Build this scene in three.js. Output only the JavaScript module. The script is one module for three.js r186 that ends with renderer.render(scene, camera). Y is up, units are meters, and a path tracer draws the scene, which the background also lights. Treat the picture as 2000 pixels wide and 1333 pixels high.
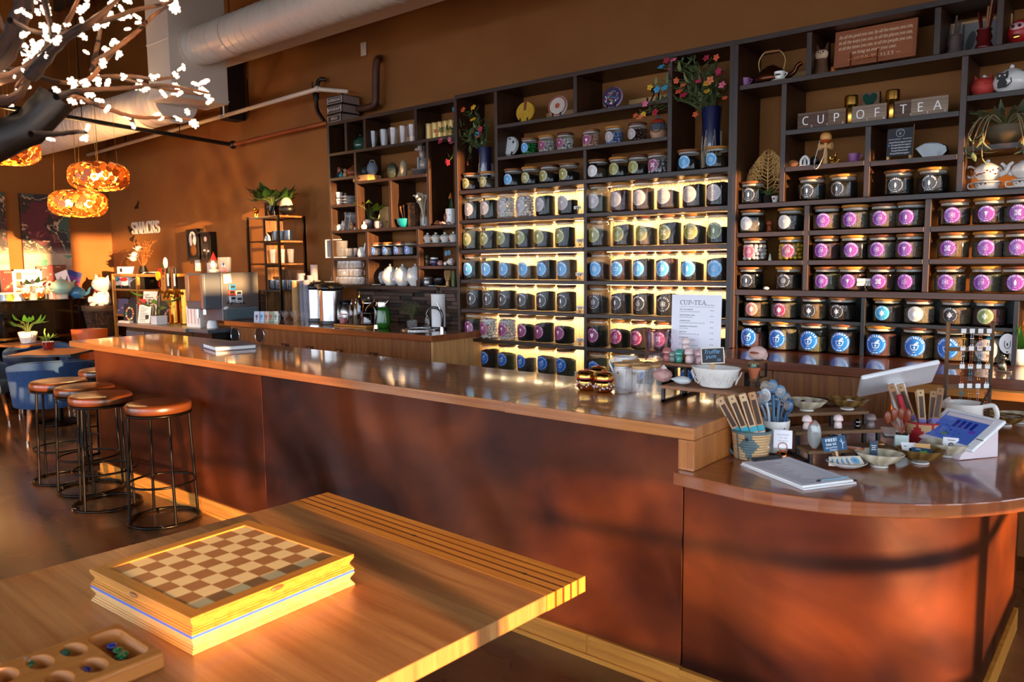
import*as THREE from'three';
import{RoundedBoxGeometry}from'three/addons/geometries/RoundedBoxGeometry.js';
import{mergeGeometries}from'three/addons/utils/BufferGeometryUtils.js';
import{RectAreaLightUniformsLib}from'three/addons/lights/RectAreaLightUniformsLib.js';
import{FontLoader}from'three/addons/loaders/FontLoader.js';
import{TextGeometry}from'three/addons/geometries/TextGeometry.js';
import{Brush,Evaluator,SUBTRACTION}from'three-bvh-csg';
// ---------- camera, sky, sun, exposure ----------
const scene=new THREE.Scene();
const camera=new THREE.PerspectiveCamera(47.3,1.5,0.05,80);
camera.position.set(0,1.641,4.94);
camera.rotation.set(-0.1025,0.6927,-0.0109,'YXZ');
camera.focus=4.3;camera.userData.fStop=4.2;
camera.updateMatrixWorld(true);
const renderer=new THREE.WebGLRenderer({antialias:true});
renderer.shadowMap.enabled=true;
renderer.toneMapping=THREE.LinearToneMapping;
renderer.toneMappingExposure=1.15;
RectAreaLightUniformsLib.init();
scene.background=new THREE.Color(0.72,0.84,1.0);
scene.backgroundIntensity=7.5;
const sun=new THREE.DirectionalLight(new THREE.Color(1,0.56,0.22),21);
const SUN=new THREE.Vector3(1,Math.tan(0.065),0.2).normalize();
sun.position.copy(SUN).multiplyScalar(20).add(new THREE.Vector3(-4,1,3));
sun.target.position.set(-4,1,3);
sun.shadow.radius=1.2;
Object.assign(sun.shadow.camera,{left:-12,right:12,top:8,bottom:-8,near:1,far:60});
sun.shadow.mapSize.set(2048,2048);
scene.add(sun,sun.target);
// ---------- helpers ----------
const V=(x,y,z)=>new THREE.Vector3(x,y,z);
let seed=7;
const rnd=()=>{seed=(seed+0x6d2b79f5)|0;let t=Math.imul(seed^(seed>>>15),1|seed);t=(t+Math.imul(t^(t>>>7),61|t))^t;return((t^(t>>>14))>>>0)/4294967296;};
const rr=(a,b)=>a+(b-a)*rnd();
const pick=(a)=>a[Math.floor(rnd()*a.length)];
const FPX=666.5/Math.tan(THREE.MathUtils.degToRad(47.3/2)),CAM=camera.position.clone();
const ex=[0,1,2].map((i)=>V(0,0,0).setFromMatrixColumn(camera.matrixWorld,i));
const ray=(px,py)=>ex[0].clone().multiplyScalar((px-1000)/FPX).addScaledVector(ex[1],-(py-666.5)/FPX).sub(ex[2]);
const along=(k)=>(px,py,v)=>{const d=ray(px,py);return CAM.clone().addScaledVector(d,(v-CAM[k])/d[k]);};
const pz=along('z'),py_=along('y'),px_=along('x');
const xAt=(px,y,z)=>{const k=ex[0].clone().addScaledVector(ex[2],(px-1000)/FPX);return-((y-CAM.y)*k.y+(z-CAM.z)*k.z)/k.x;};
const used={};
const numbered=(n)=>{const k=used[n]=(used[n]??-1)+1;return k?n+'_'+String(k).padStart(3,'0'):n;};
const tag=(o,label,category,group)=>{Object.assign(o.userData,{label,category});if(group)o.userData.group=group;return o;};
function T(name,label,category,p=[0,0,0],turn=0,group){
const o=new THREE.Group();o.name=numbered(name);scene.add(o);
Array.isArray(p)?o.position.set(...p):o.position.copy(p);
o.rotation.y=turn;return tag(o,label,category,group);
}
function P(parent,name,geo,m,p,r,label){
const o=new THREE.Mesh(geo,m);o.name=parent===scene?numbered(name):name;parent.add(o);
if(p)Array.isArray(p)?o.position.set(...p):o.position.copy(p);
if(r)o.rotation.set(...r);
if(label)o.userData.label=label;
return o;
}
const one=(name,label,category,geo,m,p,r,group)=>tag(P(scene,name,geo,m,p,r),label,category,group);
const struct=(name,geo,m,parent=scene,p)=>{const o=P(parent,name,geo,m,p);if(parent===scene)o.userData.kind='structure';return o;};
function copy(o,p,turn,label){
const c=o.clone();c.name=numbered(o.name.replace(/_\d+$/,''));scene.add(c);c.userData={...o.userData};
if(p)Array.isArray(p)?c.position.set(...p):c.position.copy(p);
if(turn!==undefined)c.rotation.y=turn;
if(label)c.userData.label=label;return c;
}
const at=(g,x=0,y=0,z=0)=>g.translate(x,y,z);
const flat=(g)=>{const h=g.index?g.toNonIndexed():g.clone();for(const k of Object.keys(h.attributes))if(!['position','normal','uv'].includes(k))h.deleteAttribute(k);h.clearGroups();if(!h.attributes.uv)h.setAttribute('uv',new THREE.BufferAttribute(new Float32Array(h.attributes.position.count*2),2));return h;};
const merge=(...l)=>mergeGeometries(l.flat().map(flat));
function uvBox(g,grain='x',off=0){
const p=g.attributes.position,n=g.attributes.normal,uv=new Float32Array(p.count*2),A=['x','y','z'],gi=A.indexOf(grain);
for(let i=0;i<p.count;i++){
const nn=[Math.abs(n.getX(i)),Math.abs(n.getY(i)),Math.abs(n.getZ(i))],k=nn.indexOf(Math.max(...nn)),q=[p.getX(i),p.getY(i),p.getZ(i)];
let a=gi,b=3-k-gi;
if(k===gi){a=(gi+1)%3;b=(gi+2)%3;}
uv[i*2]=q[a]+off;uv[i*2+1]=q[b]+off*0.37+q[k]*0.13;
}
g.setAttribute('uv',new THREE.BufferAttribute(uv,2));return g;
}
const box=(w,h,d,x=0,y=0,z=0,r=0,grain='x')=>uvBox(at(r?new RoundedBoxGeometry(w,h,d,1,Math.min(r,w/2.1,h/2.1,d/2.1)):new THREE.BoxGeometry(w,h,d),x,y,z),grain,rnd()*9);
const box2=(x0,x1,y0,y1,z0,z1,r=0,grain='x')=>box(x1-x0,y1-y0,z1-z0,(x0+x1)/2,(y0+y1)/2,(z0+z1)/2,r,grain);
const cyl=(r0,r1,h,x=0,y=0,z=0,n=24,open=false)=>at(new THREE.CylinderGeometry(r1,r0,h,n,1,open),x,y+h/2,z);
const ball=(r,x=0,y=0,z=0,sx=1,sy=1,sz=1,n=16)=>at(new THREE.SphereGeometry(r,n,Math.max(6,n*0.7|0)).scale(sx,sy,sz),x,y,z);
const lathe=(pts,n=28)=>new THREE.LatheGeometry(pts.map(([x,y])=>new THREE.Vector2(Math.max(x,1e-4),y)),n);
const tube=(pts,r,n=6,seg,closed=false)=>new THREE.TubeGeometry(new THREE.CatmullRomCurve3(pts.map((p)=>p.isVector3?p:V(...p)),closed,'catmullrom',0.5),seg??Math.max(8,pts.length*5),r,n,closed);
const rod=(a,b,r,r2=r,n=8)=>{const A=V(...a),B=V(...b),d=B.clone().sub(A),g=new THREE.CylinderGeometry(r2,r,d.length(),n);g.applyQuaternion(new THREE.Quaternion().setFromUnitVectors(V(0,1,0),d.normalize()));const m=A.add(B).multiplyScalar(0.5);return at(g,m.x,m.y,m.z);};
const torus=(R,r,y=0,n=32,m=8)=>at(new THREE.TorusGeometry(R,r,m,n).rotateX(Math.PI/2),0,y,0);
const shape=(pts,depth,bevel=0,curve=false)=>{
const s=new THREE.Shape();
if(curve){const c=new THREE.CatmullRomCurve3(pts.map(([x,y])=>V(x,y,0)),true).getPoints(pts.length*6);s.setFromPoints(c.map((q)=>new THREE.Vector2(q.x,q.y)));}else s.setFromPoints(pts.map(([x,y])=>new THREE.Vector2(x,y)));
return new THREE.ExtrudeGeometry(s,{depth,bevelEnabled:bevel>0,bevelSize:bevel,bevelThickness:bevel,bevelSegments:2,curveSegments:16});
};
const turnX=(g,a)=>g.rotateX(a),turnY=(g,a)=>g.rotateY(a),turnZ=(g,a)=>g.rotateZ(a);
const leafGeo=(l,w,bend=0.25,heart=0)=>{
const g=new THREE.PlaneGeometry(1,1,4,6),p=g.attributes.position;
for(let i=0;i<p.count;i++){
const t=p.getY(i)+0.5,s=p.getX(i)*2,half=w/2*(heart?Math.pow(Math.sin(Math.PI*Math.min(1,Math.pow(t,0.6)*0.98+0.02)),0.8):Math.sin(Math.PI*Math.pow(t,0.8)));
p.setXYZ(i,s*half,t*l-heart*Math.abs(s)*(t<0.2?l*0.06:0),Math.abs(s)*half*0.35-bend*l*t*t);
}
g.computeVertexNormals();return g;
};
const hash=(x,y)=>{let h=Math.imul(x|0,374761393)+Math.imul(y|0,668265263)|0;h=Math.imul(h^(h>>>13),1274126177);return((h^(h>>>16))>>>0)/4294967296;};
const vn=(x,y,wx,wy)=>{const ix=Math.floor(x),iy=Math.floor(y),fx=x-ix,fy=y-iy,m=(a,n)=>((a%n)+n)%n,u=fx*fx*(3-2*fx),v=fy*fy*(3-2*fy),h=(a,b)=>hash(m(a,wx),m(b,wy));return(h(ix,iy)*(1-u)+h(ix+1,iy)*u)*(1-v)+(h(ix,iy+1)*(1-u)+h(ix+1,iy+1)*u)*v;};
const fbm=(x,y,wx,wy,o=4)=>{let s=0,a=0.5;for(let i=0;i<o;i++,x*=2,y*=2,wx*=2,wy*=2,a/=2)s+=a*vn(x+i*17,y+i*31,wx,wy);return s/(1-Math.pow(0.5,o));};
function dataTex(w,h,f,rx=1,ry=1,srgb=true){
const d=new Uint8Array(w*h*4);
for(let y=0;y<h;y++)for(let x=0;x<w;x++){const c=f(x/w,y/h);for(let k=0;k<3;k++)d[(y*w+x)*4+k]=Math.max(0,Math.min(255,(c.length?c[k]:c)*255));d[(y*w+x)*4+3]=255;}
const t=new THREE.DataTexture(d,w,h);t.wrapS=t.wrapT=THREE.RepeatWrapping;t.magFilter=THREE.LinearFilter;t.minFilter=THREE.LinearMipmapLinearFilter;t.generateMipmaps=true;
if(srgb)t.colorSpace=THREE.SRGBColorSpace;t.repeat.set(rx,ry);t.needsUpdate=true;return t;
}
const hex=(s)=>{const n=parseInt(s.slice(1),16);return[(n>>16)/255,(n>>8&255)/255,(n&255)/255];};
const mixc=(a,b,t)=>a.map((v,i)=>v+(b[i]-v)*t);
function wood(dark,light,rx,ry,streak=10,figure=1){
const A=hex(dark),B=hex(light);
return dataTex(512,256,(u,v)=>{
const warp=fbm(u*3,v*4,3,4,3)*figure,g=vn(u*4+warp,v*streak*4+warp*3,4,streak*4)*0.5+vn(u*6,v*streak*12,6,streak*12)*0.3+fbm(u*2,v*5+warp,2,5,3)*0.5;
const pore=hash(Math.floor(u*90),Math.floor(v*256))>0.93?0.12:0;
return mixc(A,B,Math.max(0,Math.min(1,g*1.1-0.18-pore)));
},rx,ry);
}
function canvasTex(w,h,draw){const c=document.createElement('canvas');c.width=w;c.height=h;draw(c.getContext('2d'),w,h);const t=new THREE.CanvasTexture(c);t.colorSpace=THREE.SRGBColorSpace;return t;}
const mat=(color,rough=0.6,o={})=>new THREE.MeshPhysicalMaterial({color,roughness:rough,...o});
// ---------- materials ----------
const W={
dark:wood('#1c0f08','#4a2c18',0.8,2.5,6),bar:wood('#8c4a1c','#cd8540',0.55,1.6,7,1.3),walnut:wood('#68391a','#a86a32',0.9,2,9,1.4),table:wood('#94582a','#c88f54',0.7,1.7,8,1.2),
pale:wood('#b98448','#e0b47a',0.9,2.4,7),pine:wood('#a8651f','#d9963c',0.9,2.6,9),rustic:wood('#2a1a10','#a8713a',1,1.4,4,2),
};
const speckTex=dataTex(128,128,(u,v)=>{const x=Math.floor(u*42),y=Math.floor(v*42),h=hash(x,y),k=hash(Math.floor(u*128),Math.floor(v*128));return Math.min(1,0.25+h*h*0.75+(k-0.5)*0.3);},1,1);
speckTex.repeat.set(9,9);
const bumpTex=dataTex(128,128,(u,v)=>fbm(u*5,v*5,5,5,4),1,1,false),fineBump=dataTex(128,128,(u,v)=>hash(u*128|0,v*128|0),14,14,false);
const weaveTex=dataTex(96,96,(u,v)=>{const a=Math.floor(u*12),b=Math.floor(v*24),odd=(a+b)%2,fu=(u*12)%1,fv=(v*24)%1;return(odd?Math.sin(fu*Math.PI):0.55*Math.sin(fv*Math.PI))*0.9+0.1;},5,5,false);
const M={
paint:mat('#965f24',0.75,{map:dataTex(256,256,(u,v)=>mixc([0.86,0.8,0.74],[1,1,1],fbm(u*6,v*6,6,6,5)),0.4,0.4),bumpMap:fineBump,bumpScale:0.0006}),
ceil:mat('#241610',0.9),steelDeck:mat('#3b2a20',0.8),white:mat('#d9c9b6',0.5),duct:mat('#e4d8ca',0.38,{metalness:0.15}),
floor:mat('#ffffff',0.32,{map:dataTex(512,512,(u,v)=>{const n=fbm(u*5,v*7,5,7,6),s=fbm(u*3,v*30,3,30,4);return mixc(hex('#50301a'),hex('#9a6a40'),Math.max(0,Math.min(1,n*1.3-0.25+(s-0.5)*0.5)));},0.22,0.22),roughnessMap:dataTex(128,128,(u,v)=>0.55+0.6*fbm(u*6,v*6,6,6,4),0.4,0.4,false),clearcoat:0.25,clearcoatRoughness:0.15}),
dark:mat('#ffffff',0.42,{map:W.dark,clearcoat:0.12,clearcoatRoughness:0.4}),bar:mat('#ffffff',0.35,{map:W.bar,clearcoat:0.8,clearcoatRoughness:0.06}),walnut:mat('#ffffff',0.42,{map:W.walnut,clearcoat:0.15,clearcoatRoughness:0.3}),
counter:mat('#d8b8a0',0.35,{map:W.bar,clearcoat:0.9,clearcoatRoughness:0.08}),table:mat('#ffffff',0.38,{map:W.table,clearcoat:0.35,clearcoatRoughness:0.22}),pale:mat('#ffffff',0.5,{map:W.pale}),pine:mat('#ffffff',0.45,{map:W.pine,clearcoat:0.2,clearcoatRoughness:0.25}),rustic:mat('#ffffff',0.65,{map:W.rustic}),
grey:mat('#8b7f78',0.6,{map:W.pale}),
copper:mat('#ffffff',0.4,{metalness:0.6,map:dataTex(512,256,(u,v)=>{const n=fbm(u*6+fbm(u*4,v*3,4,3,3)*2,v*4,6,4,5),k=fbm(u*9,v*3,9,3,4);return mixc(hex('#34140a'),hex('#9a4a1e'),Math.max(0,Math.min(1,n*1.5-0.35+(k-0.5)*0.5)));},0.28,0.55),bumpMap:dataTex(256,256,(u,v)=>fbm(u*6+fbm(u*3,v*2,3,2,2)*1.5,v*2,6,2,2),0.45,0.45,false),bumpScale:0.05,roughnessMap:dataTex(128,128,(u,v)=>0.65+0.6*fbm(u*7,v*7,7,7,4),0.5,0.5,false)}),
black:mat('#120f0e',0.4),blackGloss:mat('#070606',0.08,{clearcoat:1,clearcoatRoughness:0.04}),iron:mat('#17120f',0.32,{metalness:0.8}),steel:mat('#b9b5b0',0.22,{metalness:1}),brushed:mat('#a9a6a4',0.38,{metalness:0.9}),chrome:mat('#dddddd',0.06,{metalness:1}),brass:mat('#d89a3c',0.2,{metalness:1}),gold:mat('#e0a94e',0.22,{metalness:1}),goldMatte:mat('#d9b775',0.42,{metalness:0.7}),copperTrim:mat('#c9713f',0.2,{metalness:1}),
pane:mat('#ffffff',0.02,{transmission:1,thickness:0,ior:1.5}),glass:mat('#ffffff',0.03,{transmission:0.95,thickness:0,ior:1.5}),rimGlass:mat('#e8f1f0',0.03,{transmission:1,thickness:0.004,ior:1.5}),tint:mat('#f4eaf0',0.05,{transmission:1,thickness:0,ior:1.5}),
china:mat('#e9e4dc',0.18,{clearcoat:0.6,clearcoatRoughness:0.05}),paper:mat('#eeeae6',0.8),plastic:mat('#f0eeee',0.28),grayPlastic:mat('#5a5f68',0.35),leather:mat('#6a3a1c',0.32,{map:dataTex(128,128,(u,v)=>mixc([0.6,0.5,0.42],[1,1,1],fbm(u*6,v*6,6,6,5)),1,1),bumpMap:bumpTex,bumpScale:0.002,clearcoat:0.3,clearcoatRoughness:0.2}),
navy:mat('#16233a',0.2,{clearcoat:0.6}),denim:mat('#243f68',0.95,{bumpMap:fineBump,bumpScale:0.001,sheen:0.6,sheenColor:new THREE.Color('#8fb0cc'),sheenRoughness:0.6}),
leaf:mat('#3f7a22',0.5,{transmission:0.3,thickness:0,side:THREE.DoubleSide}),leafDark:mat('#2c4a1e',0.55),leafGrey:mat('#5d6650',0.7),stem:mat('#5a6b34',0.7),soil:mat('#1d130c',0.95),terracotta:mat('#b8653e',0.8),wicker:mat('#7a4b26',0.75,{map:dataTex(64,64,(u,v)=>0.45+0.55*hash(u*16|0,v*32|0),2,2),bumpMap:weaveTex,bumpScale:0.008}),
red:mat('#a81a1c',0.35),pink:mat('#d9a0a0',0.3),quartz:mat('#e8cfc9',0.25,{clearcoat:0.5}),orange:mat('#d0701f',0.5),yellow:mat('#e0ae1c',0.4),teal:mat('#1b8a9c',0.3,{clearcoat:0.5}),blue:mat('#1f5fa8',0.3),purple:mat('#9a5a96',0.35),lav:mat('#b9a2c8',0.5),green:mat('#1c6a3c',0.35),clay:mat('#8a3f20',0.35),stone:mat('#8f8a86',0.6),bark:mat('#4a2c18',0.9,{map:dataTex(128,128,(u,v)=>mixc([0.25,0.2,0.18],[1,0.9,0.8],fbm(u*4,v*14,4,14,5)),4,1.4),bumpMap:bumpTex,bumpScale:0.01}),
};
const glowing=(c,k)=>new THREE.MeshStandardMaterial({color:'#fff3df',emissive:c,emissiveIntensity:k,roughness:0.5});
M.cardboard=mat('#b58a58',0.8);
// ---------- the room ----------
const XL=-11.42,XR=3.2,ZF=8.5,H=5.4;
struct('floor',uvBox(at(new THREE.BoxGeometry(XR-XL+0.6,0.2,ZF+0.6),(XL+XR)/2,-0.1,ZF/2),'x'),M.floor);
struct('ceiling',box2(XL-0.3,XR+0.3,H,H+0.25,-0.3,ZF+0.3),M.ceil);
for(let i=0;i<9;i++)struct('ceiling_beam',box2(XL,XR,H-0.42,H,0.5+i,0.56+i),M.steelDeck);
struct('wall_back',box2(XL-0.3,XR+0.3,0,H,-0.25,0),M.paint);
struct('wall_left',box2(XL-0.25,XL,0,H,0,ZF),M.paint);
const bays=[[0.4,1.6],[1.75,3.5],[3.75,5.2],[5.4,6.8],[7,8.4]],sill=0.38,head=3.05;
const holes=(list,z0,z1)=>{const out=[];let a=z0;for(const[b,c]of list){out.push([a,b]);a=c;}out.push([a,z1]);return out;};
struct('wall_right',merge(box2(XR,XR+0.22,0,sill,0,ZF),box2(XR,XR+0.22,head,H,0,ZF),holes(bays,0,ZF).map(([a,b])=>box2(XR,XR+0.22,sill,head,a,b))),M.paint);
const fb=[[-10.6,-8.2],[-7.6,-5.2],[-4.6,-2.2],[-1.6,0.8],[1.2,2.8]],FT=3.3;
struct('wall_front',merge(box2(XL-0.25,XR+0.22,0,0.5,ZF,ZF+0.22),box2(XL-0.25,XR+0.22,FT,H,ZF,ZF+0.22),holes(fb,XL-0.25,XR+0.22).map(([a,b])=>box2(a,b,0.5,FT,ZF,ZF+0.22))),M.paint);
let wn=0;
for(const[a,b]of bays){
const w=new THREE.Group();w.name='window_'+ ++wn;w.userData.kind='structure';scene.add(w);
const m=(a+b)/2,x=XR+0.1,tr=2.2;
if(wn===1)P(w,'blind',box2(x-0.05,x-0.035,2.5,head,a,b),M.ceil);
if(wn===2){const s=P(w,'sign_panel',box2(x-0.05,x-0.035,1.1,2.05,a+0.06,b-0.06),M.paper);P(s,'sign_border',box2(x-0.056,x-0.051,1.2,1.95,a+0.16,b-0.16),M.copperTrim);}
P(w,'pane',box2(x,x+0.008,sill,head,a,b),M.pane);
P(w,'window_frame',merge(box2(x-0.03,x+0.03,sill,sill+0.06,a,b),box2(x-0.03,x+0.03,head-0.06,head,a,b),box2(x-0.03,x+0.03,sill,head,a,a+0.06),box2(x-0.03,x+0.03,sill,head,b-0.06,b)),M.black);
P(w,'mullion',box2(x-0.05,x+0.05,sill,head,m-0.045,m+0.045),M.black);P(w,'transom',box2(x-0.03,x+0.03,tr,tr+0.07,a,b),M.black);P(w,'transom',box2(x-0.03,x+0.03,0.86,0.92,a,b),M.black);
}
for(const[a,b]of fb){
const w=new THREE.Group();w.name='window_'+ ++wn;w.userData.kind='structure';scene.add(w);
P(w,'pane',box2(a,b,0.5,FT,ZF+0.1,ZF+0.108),M.pane);
P(w,'window_frame',merge(box2(a,a+0.06,0.5,FT,ZF+0.07,ZF+0.13),box2(b-0.06,b,0.5,FT,ZF+0.07,ZF+0.13),box2(a,b,FT-0.06,FT,ZF+0.07,ZF+0.13),box2(a,b,0.5,0.56,ZF+0.07,ZF+0.13)),M.black);
P(w,'mullion',box2((a+b)/2-0.03,(a+b)/2+0.03,0.5,FT,ZF+0.07,ZF+0.13),M.black);
}
struct('pavement',box2(-30,40,-0.3,-0.2,-20,40),mat('#8d8780',0.9));
// ---------- bar ----------
const BT=1.067,ZB=2.37;
{
const t=T('bar_counter','long walnut bar counter with copper clad front, running from left to right','bar counter',[0,0,0]);
const seam=pz(987,800,2.53).x;
P(t,'countertop',box2(-6.42,seam-0.001,BT-0.045,BT,1.8,2.53,0.004),M.bar);P(t,'countertop',box2(seam+0.001,-1.19,BT-0.045,BT,1.8,2.54,0.004),M.bar);
P(t,'end_board',box2(-1.25,-1.19,0.9145,BT-0.0455,1.8,2.54,0.003,'y'),M.bar,null,null,'upright walnut end board dropping to the lower counter');
const xs=[-6.38,-4.07,-1.315];
for(let i=0;i<2;i++)P(t,'copper_panel',box2(xs[i]+0.002,xs[i+1]-0.002,0.1,BT-0.046,ZB-0.02,ZB,0.002),M.copper,null,null,'brown patinated copper sheet');
P(t,'end_panel',box2(-6.4,-6.37,0,BT-0.046,1.95,ZB-0.021),M.walnut);
P(t,'carcass',box2(-6.36,-1.315,0.02,BT-0.047,1.95,ZB-0.022),M.walnut);
const pl=[-6.38,-5.3,-4.1,-2.93,-1.74,-1.315];
for(let i=0;i<5;i++)P(t,'plinth_board',box2(pl[i]+0.001,pl[i+1]-0.001,0,0.098,ZB-0.02,ZB+0.012,0.002),M.pine);
P(t,'foot_trim',box2(-6.4,-1.3,0,0.02,ZB+0.0125,ZB+0.024),M.pine);
}
const LC=0.914;
{
const t=T('checkout_counter','lower rounded walnut checkout counter with curved copper front','counter',[0,0,0]);
const C=[-0.98,1.807],arc=(R,a0,a1,n=28)=>Array.from({length:n+1},(_,i)=>{const a=a0+(a1-a0)*i/n;return[C[0]+R*Math.sin(a),C[1]+R*Math.cos(a)];});
const plan=(pts,y0,h,bev)=>at(turnX(shape(pts.map(([x,z])=>[x,-z]),h-2*bev,bev),-Math.PI/2),0,y0+bev,0);
P(t,'countertop',uvBox(plan([[-1.24,1.7],[-1.24,2.578],...arc(0.8,0,Math.PI/2),[-0.18,0.85],[-0.72,0.85]],LC-0.045,0.045,0.004),'x',3.3),M.counter);
const g=new THREE.BufferGeometry(),pos=[],uv=[],idx=[],a=[[-1.311,C[1]+0.563],...arc(0.57,0,Math.PI/2,40),[-0.41,1.0]];
let L=0;
a.forEach(([x,z],i)=>{if(i)L+=Math.hypot(x-a[i-1][0],z-a[i-1][1]);for(const y of[0.1,LC-0.046]){pos.push(x,y,z);uv.push(L+5,y);}if(i){const k=2*i;idx.push(k-2,k,k-1,k-1,k,k+1);}});
g.setAttribute('position',new THREE.Float32BufferAttribute(pos,3));g.setAttribute('uv',new THREE.Float32BufferAttribute(uv,2));g.setIndex(idx);g.computeVertexNormals();
P(t,'copper_panel',g,M.copper,null,null,'curved brown copper sheet');
P(t,'carcass',plan([[-1.311,1.75],[-1.311,C[1]+0.555],...arc(0.56,0,Math.PI/2,24),[-0.42,1.0],[-0.7,1.0]],0.02,0.845,0),M.walnut);
const pp=[[-1.312,C[1]+0.585],...arc(0.585,0,Math.PI/2,30),[-0.395,1.0],[-0.42,1.0],...arc(0.56,Math.PI/2,0,24),[-1.312,C[1]+0.56]];
P(t,'plinth_board',uvBox(plan(pp,0,0.098,0),'x'),M.pine);
}
// ---------- back counters ----------
const BC=1.085;
function drawerFront(t,x0,x1,y0,y1,z,m,pull,grain='y'){
const d=P(t,'drawer',box2(x0+0.002,x1-0.002,y0+0.002,y1-0.002,z,z+0.02,0.002,grain),m);
if(pull){const w=pull,x=(x0+x1)/2,y=(y0+y1)/2;P(d,'pull',at(turnX(shape([[-w/2,-0.022],[w/2,-0.022],[w/2,0.022],[-w/2,0.022]],0.004,0.002),0),x,y,z+0.022),M.leather,null,null,'brown leather strap pull');P(d,'pull_fold',at(new THREE.CylinderGeometry(0.012,0.02,w*0.5,10).rotateZ(Math.PI/2).scale(1,1.3,0.6),x,y-0.012,z+0.032),M.leather);}
}
{
const t=T('back_counter','walnut back counter with leather drawer pulls under the left shelves','counter',[0,0,0]);
P(t,'countertop',box2(-7.12,-4.2,BC-0.05,BC,0.0,0.83,0.004),mat('#c8a890',0.3,{map:W.bar,clearcoat:1,clearcoatRoughness:0.04}));
P(t,'carcass',box2(-7.08,-4.26,0.08,BC-0.051,0.0,0.76),M.walnut);P(t,'end_panel',box2(-4.259,-4.235,0,BC-0.051,0.0,0.78,0.002,'y'),M.pale,null,null,'pale ash end panel');P(t,'toe_kick',box2(-7.08,-4.26,0,0.079,0,0.7),M.black);
const bp=P(t,'bin_panel',box2(-7.08,-6.34,0.1,BC-0.06,0.762,0.782,0,'y'),M.walnut);
for(const px of[460,508]){const q=pz(px,655,0.783);P(bp,'bin_hole',at(new THREE.CylinderGeometry(0.075,0.075,0.006,28).rotateX(Math.PI/2),q.x,q.y,0.784),M.black,null,null,'round black waste opening');P(bp,'bin_ring',at(new THREE.TorusGeometry(0.076,0.005,8,32),q.x,q.y,0.787),M.chrome);}
const xs=[-6.34,-5.98,-5.6,-5.15,-4.7,-4.26].map((x,i)=>x);
[543,587,636].forEach((px,i)=>0);
for(let i=0;i<5;i++)for(const[y0,y1]of[[0.1,0.42],[0.42,0.74],[0.74,1.03]])drawerFront(t,xs[i],xs[i+1],y0,y1,0.762,M.walnut,y1>1&&i<4?0.1:0);
}
{
const t=T('back_counter','walnut back counter with leather drawer pulls under the right shelves','counter',[0,0,0]);
P(t,'countertop',box2(-2.02,0.6,BC-0.05,BC,0.0,0.83,0.004),mat('#d8b090',0.32,{map:W.walnut,clearcoat:0.8,clearcoatRoughness:0.1}));
P(t,'carcass',box2(-2.0,-1.02,0.08,BC-0.051,0.0,0.76),M.walnut);P(t,'toe_kick',box2(-2.0,-1.02,0,0.079,0,0.7),M.black);
P(t,'rail',box2(-1.018,0.6,BC-0.11,BC-0.051,0.7,0.76),M.pine);P(t,'carcass',box2(0.3,0.58,0.0,BC-0.051,0.0,0.75),M.walnut);
const xs=[-2.0,-1.6,-1.02];
for(let i=0;i<2;i++)for(const[y0,y1]of[[0.1,0.42],[0.42,0.74],[0.74,1.03]])drawerFront(t,xs[i],xs[i+1],y0,y1,0.762,M.walnut,0.17);
}
// ---------- shelf units ----------
const ZS=0.33,ZLs=0.3,TH=0.026;
const shelfThing=(label)=>T('shelving_unit',label,'shelves',[0,0,0]);
const board=(t,x0,x1,y,z=ZS,th=TH,m=M.dark)=>P(t,'shelf_board',box2(x0,x1,y-th,y,0.002,z,0.002),m);
const post=(t,x,y0,y1,z=ZS,th=0.03,m=M.dark)=>P(t,'upright',box2(x-th/2,x+th/2,y0,y1,0.002,z-0.001,0.002,'y'),m);
const Lx=(px,py)=>pz(px,py,ZLs).x,Ly=(px,py)=>pz(px,py,ZLs).y,Cx=(px,py)=>pz(px,py,ZS).x,Cy=(px,py)=>pz(px,py,ZS).y;
const avg=(...a)=>a.reduce((s,v)=>s+v,0)/a.length;
const uL=shelfThing('dark stained wall shelving with square cells above the back counter'),uC=shelfThing('dark shelving with lit cream back holding rows of tall tea jars'),uR=shelfThing('dark shelving above the right counter holding purple labelled jars');
const LX0=-6.06,XC0=-4.377,XR0=-2.065;
const LY={top:avg(Ly(639,242),Ly(886,190)),a:avg(Ly(641,304),Ly(886,259)),b1:avg(Ly(642,350),Ly(692,342)),b2:avg(Ly(699,355),Ly(834,338)),c1:Ly(660,400),d:avg(Ly(642,452),Ly(888,437.4)),e1:avg(Ly(645,506),Ly(715,501)),e2:avg(Ly(721,502),Ly(815,498.7)),r1:avg(Ly(820,477),Ly(886,475)),r2:avg(Ly(820,520),Ly(886,519.5)),f:avg(Ly(643,559),Ly(888,559))};
const LX={p1:Lx(675,270),p2:Lx(711.5,260),p3:Lx(811,230),q1:Lx(695,380),q2:Lx(835.5,360),q3:Lx(762,400),s1:Lx(717,505),s2:Lx(816,500)};
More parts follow.
